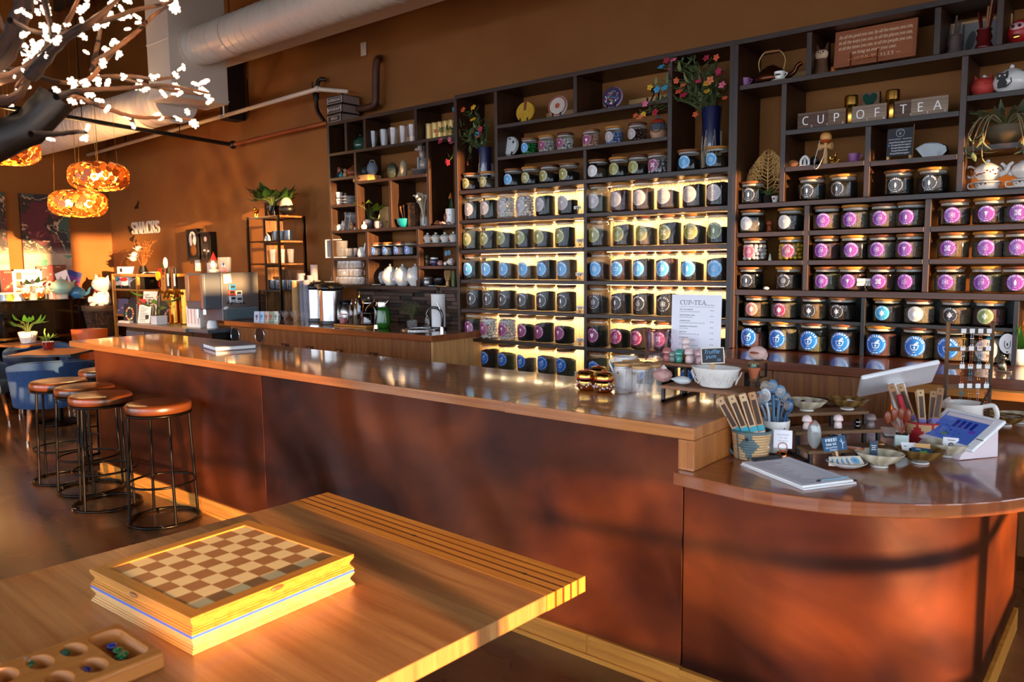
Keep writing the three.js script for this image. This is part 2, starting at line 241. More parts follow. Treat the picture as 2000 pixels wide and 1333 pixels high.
{
const t=uL,XE=XC0-0.016;
board(t,LX0-0.015,XE,LY.top,ZLs,0.03);board(t,LX0+0.016,XE,LY.a,ZLs);board(t,LX0+0.016,LX.q1-0.016,LY.b1,ZLs);board(t,LX.q1+0.016,LX.q2-0.016,LY.b2,ZLs);board(t,LX0+0.016,LX.q1-0.016,LY.c1,ZLs);board(t,LX0+0.016,XE,LY.d,ZLs);board(t,LX0+0.016,LX.s1-0.016,LY.e1,ZLs);board(t,LX.s1+0.016,LX.s2-0.016,LY.e2,ZLs);board(t,LX.s2+0.016,XE,LY.r1,ZLs);board(t,LX.s2+0.016,XE,LY.r2,ZLs);board(t,LX0+0.016,XE,LY.f,ZLs,0.03);
post(t,LX0,LY.f-0.03,LY.top-0.031,ZLs);for(const k of['p1','p2','p3'])post(t,LX[k],LY.a+0.001,LY.top-0.031,ZLs);
post(t,LX.q1,LY.d+0.001,LY.a-TH,ZLs);post(t,LX.q2,LY.d+0.001,LY.a-TH,ZLs);post(t,LX.q3,LY.d+0.001,LY.b2-TH,ZLs);post(t,LX.s1,LY.f+0.001,LY.d-TH,ZLs);post(t,LX.s2,LY.f+0.001,LY.d-TH,ZLs);
}
const CY=[2.953,2.2044,1.9691,1.732,1.4943,1.2589,1.022,0.785],CA=avg(Cy(972.7,245),Cy(1180,213.7),Cy(1303,190)),CB=avg(Cy(972.7,308),Cy(1302,264.8));
const CX={a:Cx(968,250),m:Cx(1142,450),t:Cx(1123,190),u:Cx(1308,220)};
{
const t=uC,a=XC0+0.016,b=XR0-0.016;
board(t,XC0-0.015,XR0+0.014,CY[0],ZS,0.03);
board(t,CX.a+0.016,CX.u-0.016,CA);board(t,CX.a+0.016,CX.u-0.016,CB);board(t,a,b,CY[1],ZS,0.03);
for(const y of CY.slice(2)){board(t,a,CX.m-0.013,y);board(t,CX.m+0.013,b,y);}
post(t,XC0,0,CY[0]-0.031,ZS+0.012);post(t,XR0,0,CY[0]-0.031,ZS+0.008);post(t,CX.m,0.0,CY[1]-0.031,ZS-0.004,0.026);post(t,CX.a,CY[1]+0.001,CY[0]-0.031);post(t,CX.u,CY[1]+0.001,CY[0]-0.031);post(t,CX.t,CA+0.001,CY[0]-0.031);post(t,CX.m,CY[1]+0.001,CB-TH-0.001,ZS,0.024);
for(const[x0,x1]of[[a,CX.m-0.014],[CX.m+0.014,b]]){
const n=Math.round((x1-x0)/0.028),w=(x1-x0)/n;
const s=merge(Array.from({length:n},(_,i)=>box2(x0+i*w+0.0015,x0+(i+1)*w-0.0015,0.56,CY[1]-0.032,0.004,0.018)));
const o=P(t,'beadboard',merge(s,box2(x0,x1,0.56,CY[1]-0.032,0.002,0.012)),mat('#d9b98a',0.6));o.userData.kind='stuff';
}
}
const RY={top:2.9454,r1:avg(Cy(1434.4,168),Cy(1720,124.8),Cy(1961,86.4)),r2:avg(Cy(1536,253.6),Cy(1720,233.8),Cy(1873,217)),k:avg(Cy(1536,325.4),Cy(1686,314.6)),k2:avg(Cy(1701,312.5),Cy(1871,303.5)),A:1.9708,B:1.7976,C:1.6267,D:1.45,c1:avg(Cy(1890,187),Cy(2000,173)),c2:avg(Cy(1886,284),Cy(2000,278)),E:avg(Cy(1437,622),Cy(1677,630.5),Cy(1842,634))};
const RX={a:Cx(1580,100),b:Cx(1530,230),c:Cx(1694,300),d:Cx(1831,50),e:Cx(1883,160),f:Cx(1953,40),g:Cx(1576,401),h:Cx(1812,420)};
{
const t=uR,a=XR0+0.017,b=0.5,th=0.028;
post(t,XR0+0.03,BC+0.001,RY.top-0.03,ZS+0.02,0.028);
const L=XR0+0.045;
board(t,L-0.03,b,RY.top,ZS+0.021,0.03);board(t,L,b,RY.r1,ZS,th);board(t,RX.b+0.016,RX.e-0.016,RY.r2,ZS,th);board(t,RX.b+0.016,RX.c-0.016,RY.k,ZS,th);board(t,RX.c+0.016,RX.e-0.016,RY.k2,ZS,th);board(t,L,b,RY.A,ZS,th);board(t,RX.e+0.016,b,RY.c1,ZS,th);board(t,RX.e+0.016,b,RY.c2,ZS,th);
for(const k of['B','C']){board(t,L,RX.g-0.016,RY[k],ZS,th);board(t,RX.g+0.016,RX.h-0.016,RY[k],ZS,th);board(t,RX.h+0.016,b,RY[k],ZS,th);}
board(t,L-0.02,b,RY.D,ZS+0.012,0.034);
for(const k of['a','d','f'])post(t,RX[k],RY.r1+0.001,RY.top-0.031);post(t,RX.b,RY.A+0.001,RY.r1-th-0.001);post(t,RX.c,RY.A+0.001,RY.r2-th-0.001);post(t,RX.e,RY.A+0.001,RY.r1-th-0.001);post(t,RX.g,RY.D+0.001,RY.A-th-0.001);post(t,RX.h,RY.D+0.001,RY.A-th-0.001);
}
{
const t=T('cubby_shelf','low black cubby shelf on the right counter under the dark shelving','shelf',[0,0,0]),x0=XR0+0.05,x1=Cx(1983,640),xm=Cx(1684,640),y1=RY.D-0.036;
for(const x of[x0,xm,x1])P(t,'upright',box2(x-0.011,x+0.011,BC+0.001,y1,0.03,ZS-0.004,0.001),M.black);
for(const[a,b]of[[x0,xm],[xm,x1]])P(t,'shelf_board',box2(a+0.012,b-0.012,RY.E-0.02,RY.E,0.03,ZS-0.006,0.001),M.black);
P(t,'back_panel',box2(x0,x1,BC+0.001,y1,0.004,0.028),M.black);
}
const warm=new THREE.Color(1,0.74,0.43);
for(let i=1;i<7;i++)for(const[x0,x1,side]of[[XC0+0.03,CX.m-0.03,'left'],[CX.m+0.03,XR0-0.03,'right']]){
const y=CY[i]-(i===1?0.03:TH)-0.007,w=x1-x0;
const t=T('led_strip_light',`warm light strip under shelf board, ${['top', 'second', 'third', 'fourth', 'fifth', 'lowest'][i - 1]} lit row, ${side} of the divider`,'light strip',[(x0+x1)/2,y,0.085]);
P(t,'channel',box(w,0.006,0.014,0,0.003,0),M.pale);
P(t,'light_tape',box(w,0.003,0.009,0,-0.0015,0),glowing(warm,9));
const l=new THREE.RectAreaLight(warm,80,w,0.02);l.position.set((x0+x1)/2,y-0.006,0.085);l.lookAt((x0+x1)/2,y-1,0.0);scene.add(l);
}
// ---------- dining table in front ----------
const TT=0.75;
{
const A=py_(640,962,TT),B=py_(1143,1126,TT),D=py_(892,1330,TT),u=B.clone().sub(A).normalize(),turn=Math.atan2(-u.z,u.x);
const w=A.distanceTo(B),d=1.25;
const t=T('dining_table','wooden dining table with striped pale end board, chess box on it','table',[B.x,0,B.z],turn);
const stripe=0.17;
const base=P(t,'tabletop',box2(-w,0,TT-0.045,TT,stripe+0.0005,d,0.003),M.table);
M.edgeDark=mat('#c08a48',0.4,{map:W.walnut});const st=[0,0.03,0.037,0.062,0.07,0.095,0.104,0.128,0.136,stripe];
for(let i=0;i<st.length-1;i++)P(t,'edge_strip',box2(-w,0,TT-0.045,TT,st[i],st[i+1]-0.0003,0.0005),i%2?M.edgeDark:M.pine);
for(const x of[-0.14,-0.62,-1.06])P(t,'screw',cyl(0.006,0.006,0.001,x,TT,0.1,12),M.black);
for(const[x,z]of[[-0.12,d-0.5],[-w+0.1,0.12],[-w+0.1,d-0.1],[-0.2,d-0.08]])P(t,'leg',box(0.07,TT-0.046,0.07,x,(TT-0.046)/2,z,0.003,'y'),M.pale);
}
// ---------- bar stools ----------
{
const t=T('bar_stool','brown leather bar stool standing apart, nearest the dining table','stool',[0,0,0],0.35,'bar stools along the counter');
P(t,'seat',lathe([[0,0.75],[0.18,0.75],[0.193,0.755],[0.198,0.775],[0.196,0.8],[0.185,0.812],[0.15,0.817],[0,0.818]],40),M.leather);
P(t,'seat_ring',merge(torus(0.19,0.009,0.741,40),cyl(0.19,0.19,0.006,0,0.742,0,32)),M.iron);
for(let i=0;i<4;i++){const a=i*Math.PI/2+0.5,c=Math.cos(a),s=Math.sin(a);P(t,'leg',rod([c*0.185,0.74,s*0.185],[c*0.212,0.012,s*0.212],0.0095),M.iron);}
P(t,'foot_ring',torus(0.2,0.008,0.27,40),M.iron);P(t,'base_ring',torus(0.214,0.011,0.012,40),M.iron);
for(const a of[0.9,2.6,4.4])P(t,'rubber_clip',at(turnY(new THREE.TorusGeometry(0.0125,0.004,6,12).rotateY(0),0),Math.cos(a)*0.214,0.014,Math.sin(a)*0.214),M.black);
const spots=[[-4.87,2.61,0,0.35,''],[-5.5,2.7,0,1.0,'brown leather bar stool, frontmost of the cluster of three by the bar'],[-5.97,2.615,0,0.2,'brown leather bar stool, middle of the cluster of three by the bar'],[-6.43,2.62,0,0.8,'brown leather bar stool, rearmost of the cluster of three by the bar'],[-6.82,2.12,0,0.5,'brown leather bar stool half hidden behind the far end of the bar']];
t.scale.y=0.95;spots.forEach(([px,py,z,a,label],i)=>{const p=[px,0,py];if(i)copy(t,p,a,label);else{t.position.set(...p);t.rotation.y=a;}});
}
// ---------- blue armchairs, bistro table, orange chair ----------
function armchair(label,x,z,turn,s=1){
const t=T('armchair',label,'armchair',[x,0,z],turn,'blue barrel armchairs');
const n=26,pts=(R,a0,a1)=>Array.from({length:n+1},(_,i)=>{const a=a0+(a1-a0)*i/n;return[Math.sin(a)*R,Math.cos(a)*R*0.95];});
const ring=[...pts(0.34,-2.35,2.35),...pts(0.265,2.35,-2.35)];
const sh=shape(ring.map(([a,b])=>[a,b]),0.4,0.018),p=sh.attributes.position;
turnX(sh,-Math.PI/2);at(sh,0,0.34,0);
for(let i=0;i<p.count;i++){const back=(-p.getZ(i)+0.34)/0.68,y=p.getY(i);if(y>0.5)p.setY(i,y-(1-Math.min(1,Math.max(0,back)))**1.5*0.16);const k=1+(y-0.55)*0.25;p.setX(i,p.getX(i)*k);p.setZ(i,p.getZ(i)*k);}
sh.computeVertexNormals();P(t,'shell',sh,M.denim);
P(t,'seat_cushion',at(new RoundedBoxGeometry(0.5,0.14,0.52,3,0.05),0,0.41,0.03),M.denim);
P(t,'piping',tube(pts(0.305,-2.3,2.3).map(([a,b])=>V(a*1.05,0.765-(1-Math.min(1,(b+0.34)/0.68))**1.5*0.16,-b*1.05)),0.006,6,60),M.denim);
for(const[a,b]of[[-1,-1],[1,-1],[-1,1],[1,1]]){const l=P(t,'leg',rod([a*0.2,0.36,b*0.2],[a*0.235,0.03,b*0.235],0.022,0.013),M.walnut);P(l,'ferrule',cyl(0.014,0.016,0.032,a*0.237,0,b*0.237,12),M.steel);}
return t;
}
{
const q=py_(140,775,0.42),r=py_(40,760,0.42);
armchair('blue barrel armchair with its back to the room, nearest the bar end',-8.12,2.06,-1.9,1);
armchair('blue barrel armchair at the left picture edge beside the small table',-9.15,2.45,2.5,1);
armchair('blue barrel armchair behind the small table, facing it',-9.62,1.62,1.2,1);
const t=T('bistro_table','small square brown table with black edge between the blue armchairs','table',[-8.8,0,1.77],0.72);
P(t,'tabletop',box(0.62,0.025,0.62,0,0.745,0,0.003),M.walnut);P(t,'edge_band',merge(box(0.63,0.02,0.006,0,0.745,0.313),box(0.63,0.02,0.006,0,0.745,-0.313),box(0.006,0.02,0.63,0.313,0.745,0),box(0.006,0.02,0.63,-0.313,0.745,0)),M.black);P(t,'post',cyl(0.03,0.03,0.71,0,0.02,0),M.iron);P(t,'foot',merge(cyl(0.2,0.06,0.03),torus(0.2,0.01,0.01)),M.iron);
const c=T('side_chair','orange leather side chair with chrome legs beside the piano','chair',[-9.75,0,1.02],-0.6);
const bk=new THREE.CylinderGeometry(0.24,0.22,0.36,24,6,false,-0.95,1.9),shell=merge(bk,new THREE.CylinderGeometry(0.215,0.2,0.36,24,6,false,-0.95,1.9));
P(c,'backrest',at(turnY(bk,Math.PI/2),-0.02,0.72,0),mat('#b0501a',0.35,{side:THREE.DoubleSide,clearcoat:0.3}));P(c,'seat',at(new RoundedBoxGeometry(0.44,0.07,0.44,2,0.03),0,0.45,0),M.leather);
for(const[a,b]of[[-1,-1],[1,-1],[-1,1],[1,1]])P(c,'leg',rod([a*0.16,0.42,b*0.16],[a*0.2,0,b*0.2],0.01),M.chrome);
}
// ---------- tea jars ----------
const LC_={grey:['#aaa0a0','#e6dfdc'],olive:['#8d8a3a','#f0e9c8'],sky:['#4aa3dc','#ffffff'],black:['#161314','#f2eeee'],maroon:['#86245a','#f6e6ee'],blue:['#1068c8','#ffffff'],purple:['#82289c','#f4d8fa'],pink:['#d57f78','#fff0ea'],white:['#cfc9c6','#ffffff'],teal:['#2ba2d6','#ffffff'],moss:['#7f8f52','#f1f2dc'],darkgreen:['#5a6a34','#eef0d8'],rose:['#b84a66','#fff']};
const atlas=document.createElement('canvas');atlas.width=atlas.height=2048;
const actx=atlas.getContext('2d');let cells=0;
const icons={
leaf:(c)=>{c.beginPath();c.moveTo(0,-22);c.quadraticCurveTo(16,0,0,24);c.quadraticCurveTo(-16,0,0,-22);c.fill();},
sprout:(c)=>{for(const a of[-0.6,0,0.6]){c.save();c.rotate(a);c.beginPath();c.moveTo(0,12);c.quadraticCurveTo(9,-6,0,-22);c.quadraticCurveTo(-9,-6,0,12);c.fill();c.restore();}c.fillRect(-1.5,8,3,16);},
feather:(c)=>{c.beginPath();c.moveTo(-4,-24);c.quadraticCurveTo(12,0,2,22);c.quadraticCurveTo(-10,2,-4,-24);c.fill();},
mortar:(c)=>{c.lineWidth=3.4;c.beginPath();c.moveTo(-22,-6);c.lineTo(22,-6);c.quadraticCurveTo(18,20,8,22);c.lineTo(-8,22);c.quadraticCurveTo(-18,20,-22,-6);c.moveTo(-6,-6);c.lineTo(16,-26);c.lineTo(20,-20);c.lineTo(4,-6);c.stroke();c.beginPath();c.moveTo(0,-1);c.quadraticCurveTo(8,10,0,16);c.quadraticCurveTo(-8,10,0,-1);c.fill();},
flower:(c)=>{for(let i=0;i<6;i++){c.save();c.rotate(i*Math.PI/3);c.beginPath();c.ellipse(0,-13,6,10,0,0,7);c.stroke();c.restore();}},
ring:(c)=>{for(const r of[20,13,6]){c.beginPath();c.arc(0,0,r,0,7);c.stroke();}},
fruit:(c)=>{c.beginPath();c.arc(0,4,16,0,7);c.moveTo(0,-12);c.quadraticCurveTo(6,-24,14,-22);c.stroke();c.beginPath();c.ellipse(0,6,5,9,0.4,0,7);c.stroke();},
cross:(c)=>{c.lineWidth=4;for(let i=0;i<4;i++){c.rotate(Math.PI/2);c.strokeRect(5,5,13,13);}c.beginPath();c.moveTo(-22,-22);c.lineTo(22,22);c.moveTo(22,-22);c.lineTo(-22,22);c.stroke();},
bee:(c)=>{for(const[x,y,r]of[[0,-12,9],[-9,2,9],[9,2,9],[0,14,10]]){c.beginPath();c.arc(x,y,r,0,7);c.fill();}for(let i=0;i<6;i++){c.rotate(Math.PI/3);c.fillRect(-1.5,12,3,14);}},
crown:(c)=>{c.beginPath();c.moveTo(-20,14);c.lineTo(-22,-12);c.lineTo(-9,2);c.lineTo(0,-20);c.lineTo(9,2);c.lineTo(22,-12);c.lineTo(20,14);c.closePath();c.stroke();},
bean:(c)=>{c.beginPath();c.ellipse(0,6,20,13,-0.2,0,7);c.moveTo(-18,4);c.quadraticCurveTo(0,14,18,2);c.stroke();c.beginPath();c.ellipse(6,-12,11,14,0.5,0,7);c.stroke();},
cube:(c)=>{c.lineWidth=3;for(const[x,y]of[[0,-12],[-11,8],[11,8]]){c.beginPath();for(let i=0;i<6;i++)c.lineTo(x+11*Math.cos(i*Math.PI/3+0.52),y+11*Math.sin(i*Math.PI/3+0.52));c.closePath();c.moveTo(x,y);c.lineTo(x,y+11);c.moveTo(x,y);c.lineTo(x-9.5,y-5.5);c.moveTo(x,y);c.lineTo(x+9.5,y-5.5);c.stroke();}},
wolf:(c)=>{c.beginPath();c.moveTo(-14,-22);c.lineTo(-6,-12);c.lineTo(6,-12);c.lineTo(14,-22);c.lineTo(16,4);c.lineTo(0,24);c.lineTo(-16,4);c.closePath();c.fill();},
};
function labelCell(color,text,icon){
const k=cells++,S=128,x=(k%16)*S,y=Math.floor(k/16)*S,c=actx,[bg,fg]=LC_[color];
c.save();c.translate(x+64,y+64);c.fillStyle=bg;c.fillRect(-64,-64,128,128);c.fillStyle=c.strokeStyle=fg;c.lineWidth=2.2;
const chars=[...text],step=Math.min(0.3,2.5/Math.max(4,chars.length));
const half=chars.length*step/2+0.12;
c.beginPath();c.arc(0,0,51,-Math.PI/2+half,Math.PI*0.5-0.5);c.stroke();c.beginPath();c.arc(0,0,51,Math.PI*0.5+0.5,Math.PI*1.5-half);c.stroke();
c.font=`bold ${Math.min(17, 12 + step * 20)}px sans-serif`;c.textAlign='center';c.textBaseline='middle';
chars.forEach((ch,i)=>{c.save();c.rotate((i-(chars.length-1)/2)*step);c.fillText(ch,0,-50);c.restore();});
c.save();c.translate(0,0);(icons[icon]||icons.leaf)(c);c.restore();
c.fillRect(-8,34,16,2);c.fillRect(-14,49,11,3.5);c.fillRect(3,49,11,3.5);c.restore();
return[(k%16)/16,1-(Math.floor(k/16)+1)/16];
}
const labelMat=mat('#ffffff',0.35,{clearcoat:0.3});
function labelPatch(r,R,u0,v0){
const pos=[],uv=[],idx=[],N=20,K=4;
for(let k=0;k<=K;k++)for(let i=0;i<N;i++){const a=i/N*Math.PI*2,q=r*k/K,x=q*Math.cos(a),y=q*Math.sin(a),th=x/R;pos.push(Math.sin(th)*R,y,Math.cos(th)*R);uv.push(u0+(0.5+0.47*Math.cos(a)*k/K)/16,v0+(0.5+0.47*Math.sin(a)*k/K)/16);}
for(let k=0;k<K;k++)for(let i=0;i<N;i++){const a=k*N+i,b=k*N+(i+1)%N;idx.push(a,a+N,b,b,a+N,b+N);}
const g=new THREE.BufferGeometry();g.setAttribute('position',new THREE.Float32BufferAttribute(pos,3));g.setAttribute('uv',new THREE.Float32BufferAttribute(uv,2));g.setIndex(idx);g.computeVertexNormals();return g;
}
const teaMat={};for(const[k,c]of Object.entries({dark:'#38261b',ink:'#1d1614',brown:'#7a563a',rust:'#8a4a2c',green:'#83854c',sage:'#9aa078',tan:'#c4a070',rose:'#94555a',pale:'#b9ab98',cream:'#d8cbb2'}))teaMat[k]=mat(c,0.85,{map:speckTex,bumpMap:speckTex,bumpScale:0.004});
const pieceMat={white:mat('#d9d6d6',0.55),peach:mat('#d9a890',0.6),cocoa:mat('#4a3026',0.3),silver:mat('#b9b4ba',0.25,{metalness:0.5}),bluewhite:mat('#7f93c4',0.3),emerald:mat('#12853a',0.25),lemon:mat('#c9a326',0.4),silk:mat('#cfc6c8',0.6)};
const sizes={tall:[0.077,0.2,0.053],squat:[0.079,0.138,0.041],big:[0.086,0.175,0.056],small:[0.068,0.124,0.036]};
const jarGeo={};
for(const[k,[r,h]]of Object.entries(sizes)){
const b=h-0.018,fills=[0.55,0.72,0.86];
jarGeo[k]={
glass:lathe([[0,0.001],[r-0.008,0.001],[r-0.002,0.005],[r,0.014],[r,b-0.03],[r-0.004,b-0.021],[r*0.86,b-0.013],[r*0.84,b-0.008],[r*0.9,b]],36),
lid:uvBox(lathe([[0,b+0.0005],[r*0.86,b+0.0005],[r*0.93,b+0.003],[r*0.95,b+0.009],[r*0.93,b+0.015],[r*0.88,b+0.018],[0,b+0.018]],36),'x',k.length),
seal:lathe([[r*0.8,b-0.012],[r*0.82,b-0.012],[r*0.82,b],[r*0.8,b]],24),
tea:fills.map((f,i)=>{const top=0.008+(b-0.03)*f,g=lathe([[0,0.006],[r-0.01,0.006],[r-0.005,0.012],[r-0.005,top],[r*0.7,top+0.006],[r*0.3,top+0.01],[0,top+0.008]],28),p=g.attributes.position;for(let j=0;j<p.count;j++)if(p.getY(j)>top-0.002)p.setY(j,p.getY(j)+p.getX(j)*[0.18,-0.12,0.08][i]+0.004*Math.sin(j*2.3));g.computeVertexNormals();return g;}),
pieces:(()=>{const l=[],s=seed;seed=99;const q=r*0.19;for(let y=q*1.1;y<b-0.03;y+=q*1.5){const n=12;for(let i=0;i<n;i++){const a=(i+(Math.round(y/q)%2)*0.5)/n*6.283+rr(-0.1,0.1),d=(r-0.006-q)*rr(0.92,1);l.push(ball(q*rr(0.85,1.08),Math.cos(a)*d,y+rr(-0.003,0.003),Math.sin(a)*d,1,rr(0.75,1),1,7));}}const top=b-0.034;for(let i=0;i<9;i++){const a=i*2.4,d=r*0.22*Math.sqrt(i);l.push(ball(q,Math.cos(a)*d,top+rr(0,0.004),Math.sin(a)*d,1,0.9,1,7));}seed=s;return merge(l);})(),
};
}
M.lids=[mat('#ffffff',0.45,{map:W.walnut,clearcoat:0.2}),mat('#ffffff',0.45,{map:W.pine,clearcoat:0.2}),mat('#b09080',0.4,{map:W.walnut,clearcoat:0.3})];
M.seal=mat('#e9e6e2',0.5,{transmission:0.5});
M.jar=mat('#f4f6f4',0.03,{transmission:1,thickness:0,ior:1.35});
const nth=['first','second','third','fourth','fifth','sixth','seventh','eighth','ninth','tenth','eleventh','twelfth'];
const colorWord={sky:'light blue',moss:'pale green',darkgreen:'dark green',teal:'bright blue'};
function jarRow(where,group,y,zc,kind,list){
list.forEach(([px,color,text,icon,content,fill=1],i)=>{
const[r,h,lr]=sizes[kind],x=xAt(px,y+h/2,zc),piece=pieceMat[content];
const cw=colorWord[color]||color,legible=text&&text[0]==='!';
const label=legible?`glass tea jar with ${cw} label reading ${text.slice(1).toLowerCase()}, ${where}`:`${nth[i]} glass jar from left, ${cw} label, ${where}`;
const t=T('tea_jar',label,'jar',[x,y+0.0005,zc+rr(-0.008,0.008)],rr(-0.06,0.06),group);
P(t,'jar_glass',jarGeo[kind].glass,M.jar);P(t,'lid',jarGeo[kind].lid,M.lids[i*7%3]);P(t,'seal',jarGeo[kind].seal,M.seal);
if(piece)P(t,'contents',jarGeo[kind].pieces,piece).userData.kind='stuff';else P(t,'contents',jarGeo[kind].tea[fill],teaMat[content]);
const[u,v]=labelCell(color,text.replace('!',''),icon);
P(t,'paper_label',labelPatch(lr,r+0.0008,u,v),labelMat,[0,(h-0.02)*0.47,0],[0,rr(-0.14,0.02),0]);
});
}
const G1='tea jars on the middle shelves',G2='tea jars on the right shelves';
const zj=0.24;
jarRow('fourth shelf of left unit','blue labelled jars on the left shelves',LY.e2,0.2,'small',[[738,'blue','TEA','mortar','tan',0],[760,'blue','TEA','mortar','cream'],[784,'blue','TEA','mortar','rose'],[804,'blue','TEA','mortar','brown']]);
jarRow('candy shelf under the tea cakes',G1,CB,zj,'small',[[1035,'sky','MINT','feather','emerald'],[1069.6,'maroon','TUO CHA','sprout','silk'],[1104,'maroon','TUO CHA','sprout','white'],[1153.7,'maroon','ROSE','wolf','peach'],[1199.8,'grey','PEARLS','flower','bluewhite'],[1245,'grey','COCOA','flower','cocoa']]);
jarRow('below the left flower vase',G1,CY[1],zj,'squat',[[922.8,'olive','GREEN','sprout','dark'],[954,'olive','GREEN','cross','tan']]);
jarRow('unlit shelf left of divider',G1,CY[1],zj,'squat',[[1002.5,'sky','OOLONG','feather','ink'],[1037,'olive','GREEN','cross','dark'],[1073,'olive','GREEN','sprout','ink'],[1111,'olive','GREEN','sprout','ink']]);
jarRow('unlit shelf right of divider',G1,CY[1],zj,'squat',[[1168,'white','WHITE','flower','tan'],[1210,'olive','GREEN','fruit','ink'],[1248,'olive','GREEN','fruit','dark'],[1286,'maroon','PU-ERH','cross','silver']]);
jarRow('below the right flower vase',G1,CY[1],zj,'squat',[[1346,'sky','OOLONG','fruit','dark'],[1401,'sky','OOLONG','ring','brown']]);
const lit=(i,L,R,opt)=>{const n=['','','top','second','third','fourth','fifth','lowest'][i];jarRow(`${n} lit row, left of divider`,G1,CY[i],zj,'tall',L);jarRow(`${n} lit row, right of divider`,G1,CY[i],zj,'tall',R);};
lit(2,[925.5,958,990,1025.5,1065.5,1109].map((p,i)=>[p,'grey','WHITE TEA','sprout',['dark','dark','white','silk','ink','dark'][i],[2,2,2,2,2,0][i]]),[1168,1212,1258,1305.6,1355.5,1403].map((p,i)=>[p,'grey',['WHITE MIST','ROSE','CUCUMBER','PEAR','APRICOT','PEACH'][i],['flower','fruit','fruit','bean','ring','crown'][i],['green','rose','brown','brown','dark','dark'][i],[1,2,2,1,2,2][i]]));
lit(3,[923,955,990,1024,1063,1105].map((p,i)=>[p,'olive',['SENCHA','JASMINE GREEN','GYOKURO','GENMAICHA','DRAGON WELL','HOUJICHA'][i],'sprout',['green','dark','dark','ink','dark','ink'][i],[2,2,1,2,1,2][i]]),[1169.6,1217,1262,1309,1357,1403].map((p,i)=>[p,i===5?'darkgreen':'olive',['GREEN PEACH','LYCHEE','EARL GREEN','MOROCCAN MINT','HAPPY GREEN','!STARFRUIT'][i],['leaf','fruit','bean','cross','fruit','leaf'][i],['brown','dark','tan','ink','dark','ink'][i],[1,2,1,2,1,0][i]]));
lit(4,[925,959,994,1031,1069,1108].map((p,i)=>[p,'sky',['OOLONG','TI KUAN','ROYAL','AMBER','MILK','GABA OOLONG'][i],'feather',['ink','ink','brown','tan','ink','tan'][i],[2,2,1,0,2,2][i]]),[1173,1213,1256.5,1302,1353,1403].map((p,i)=>[p,'sky',['COCONUT','COLD PLUM CUP','PEAR CREEK','SALTY SUN','!ST. APRICOT','!HOOD MELON'][i],['ring','crown','fruit','bean','leaf','fruit'][i],['rust','rust','dark','rose','dark','brown'][i],[1,2,2,2,1,2][i]]));
lit(5,[929.6,960.5,991.5,1027,1066,1107].map((p,i)=>[p,'black',['ASSAM','CEYLON','DARJEELING','IRISH BREAKFAST','KEEMUN','YUNNAN'][i],'leaf',['ink','brown','dark','brown','ink','brown'][i],[2,2,2,1,2,2][i]]),[1171,1215,1257.5,1303,1354,1403].map((p,i)=>[p,'black',['!EARL GREY','!LAPSANG SOUCHONG','!MIDNIGHT MANGO','!ROSE CITY','CHAI','CHAI'][i],['ring','leaf','fruit','flower','leaf','leaf'][i],['ink','ink','ink','ink','dark','ink'][i],[1,2,2,2,1,1][i]]));
lit(6,[925.5,957,993,1029,1064.5,1103].map((p,i)=>[p,'maroon',['MINI TUO CHA','TUO CHA','YUE GUANG BAI','HOUSE PU-ERH','ROYAL PU','LIU CHA'][i],'sprout',['ink','white','silk','ink','ink','ink'][i],[2,2,2,1,2,1][i]]),[1170,1213,1254,1297,1347,1402].map((p,i)=>[p,'maroon',['!BLACK WOLF','!COMFORT ZONE','!KETTLE KING','!DANCING DRAGON','PU-ERH','PU-ERH'][i],['wolf','bean','ring','cross','leaf','leaf'][i],['ink','ink','dark','ink','dark','ink'][i],[2,1,2,2,2,0][i]]));
lit(7,[926,957.5,990.5,1030,1068,1107].map((p,i)=>[p,'blue',['ELDERBERRY','WILD HIBISCUS','REBALANCE','RECENT','RECOVER','REFOCUS'][i],'mortar',['brown','brown','green','pale','pale','sage'][i],[2,2,1,0,1,1][i]]),[1170,1214,1258,1303,1350,1398].map((p,i)=>[p,'blue',['!REJOICE','RELAX','RELEASE','RENEW','REPAIR','RESET'][i],'mortar',['sage','pale','green','dark','dark','dark'][i],[2,1,2,2,2,2][i]]));
jarRow('shelf with the filigree tree',G2,RY.A,0.25,'squat',[[1470,'black','LAPSANG','leaf','ink',2]]);
jarRow('shelf below the toy ball',G2,RY.A,0.25,'squat',[[1585.7,'black','BREAKFAST','leaf','ink',2],[1648,'black','ASSAM','leaf','ink',2]]);
jarRow('shelf below the crystal fan',G2,RY.A,0.25,'squat',[[1754.5,'black','KAMBAA','leaf','dark',2],[1823,'black','DECAF EARL','leaf','ink',2]]);
jarRow('narrow left column, upper shelf',G2,RY.B,0.25,'squat',[[1469,'white','WHITE','flower','cream',1],[1544,'white','SILVER','sprout','ink',2]]);
jarRow('narrow left column, middle shelf',G2,RY.C,0.25,'squat',[[1473.6,'rose','CANDY','bean','white'],[1545.6,'maroon','HONEY DROP','bean','lemon']]);
jarRow('narrow left column, lower shelf',G2,RY.D,0.25,'squat',[[1465.5,'black','!PUTTABONG','leaf','ink',2],[1540,'black','!FIRST FROST','ring','ink',2]]);
const herb=[['ASHWAGANDHA','BLUE LOTUS','BURDOCK ROOT','CARDAMOM','CHAMOMILE','DANDELION ROOT','GINGER'],['HAWTHORN','ELDERBERRY','LEMON GRASS','LEMONGRASS','LICORICE','MARSHMALLOW','MARIGOLD'],['PEPPERMINT','ROSE PETALS','ROSEMARY','ROSE HIPS','SPEARMINT','STINGING NETTLE','YERBA MATE']];
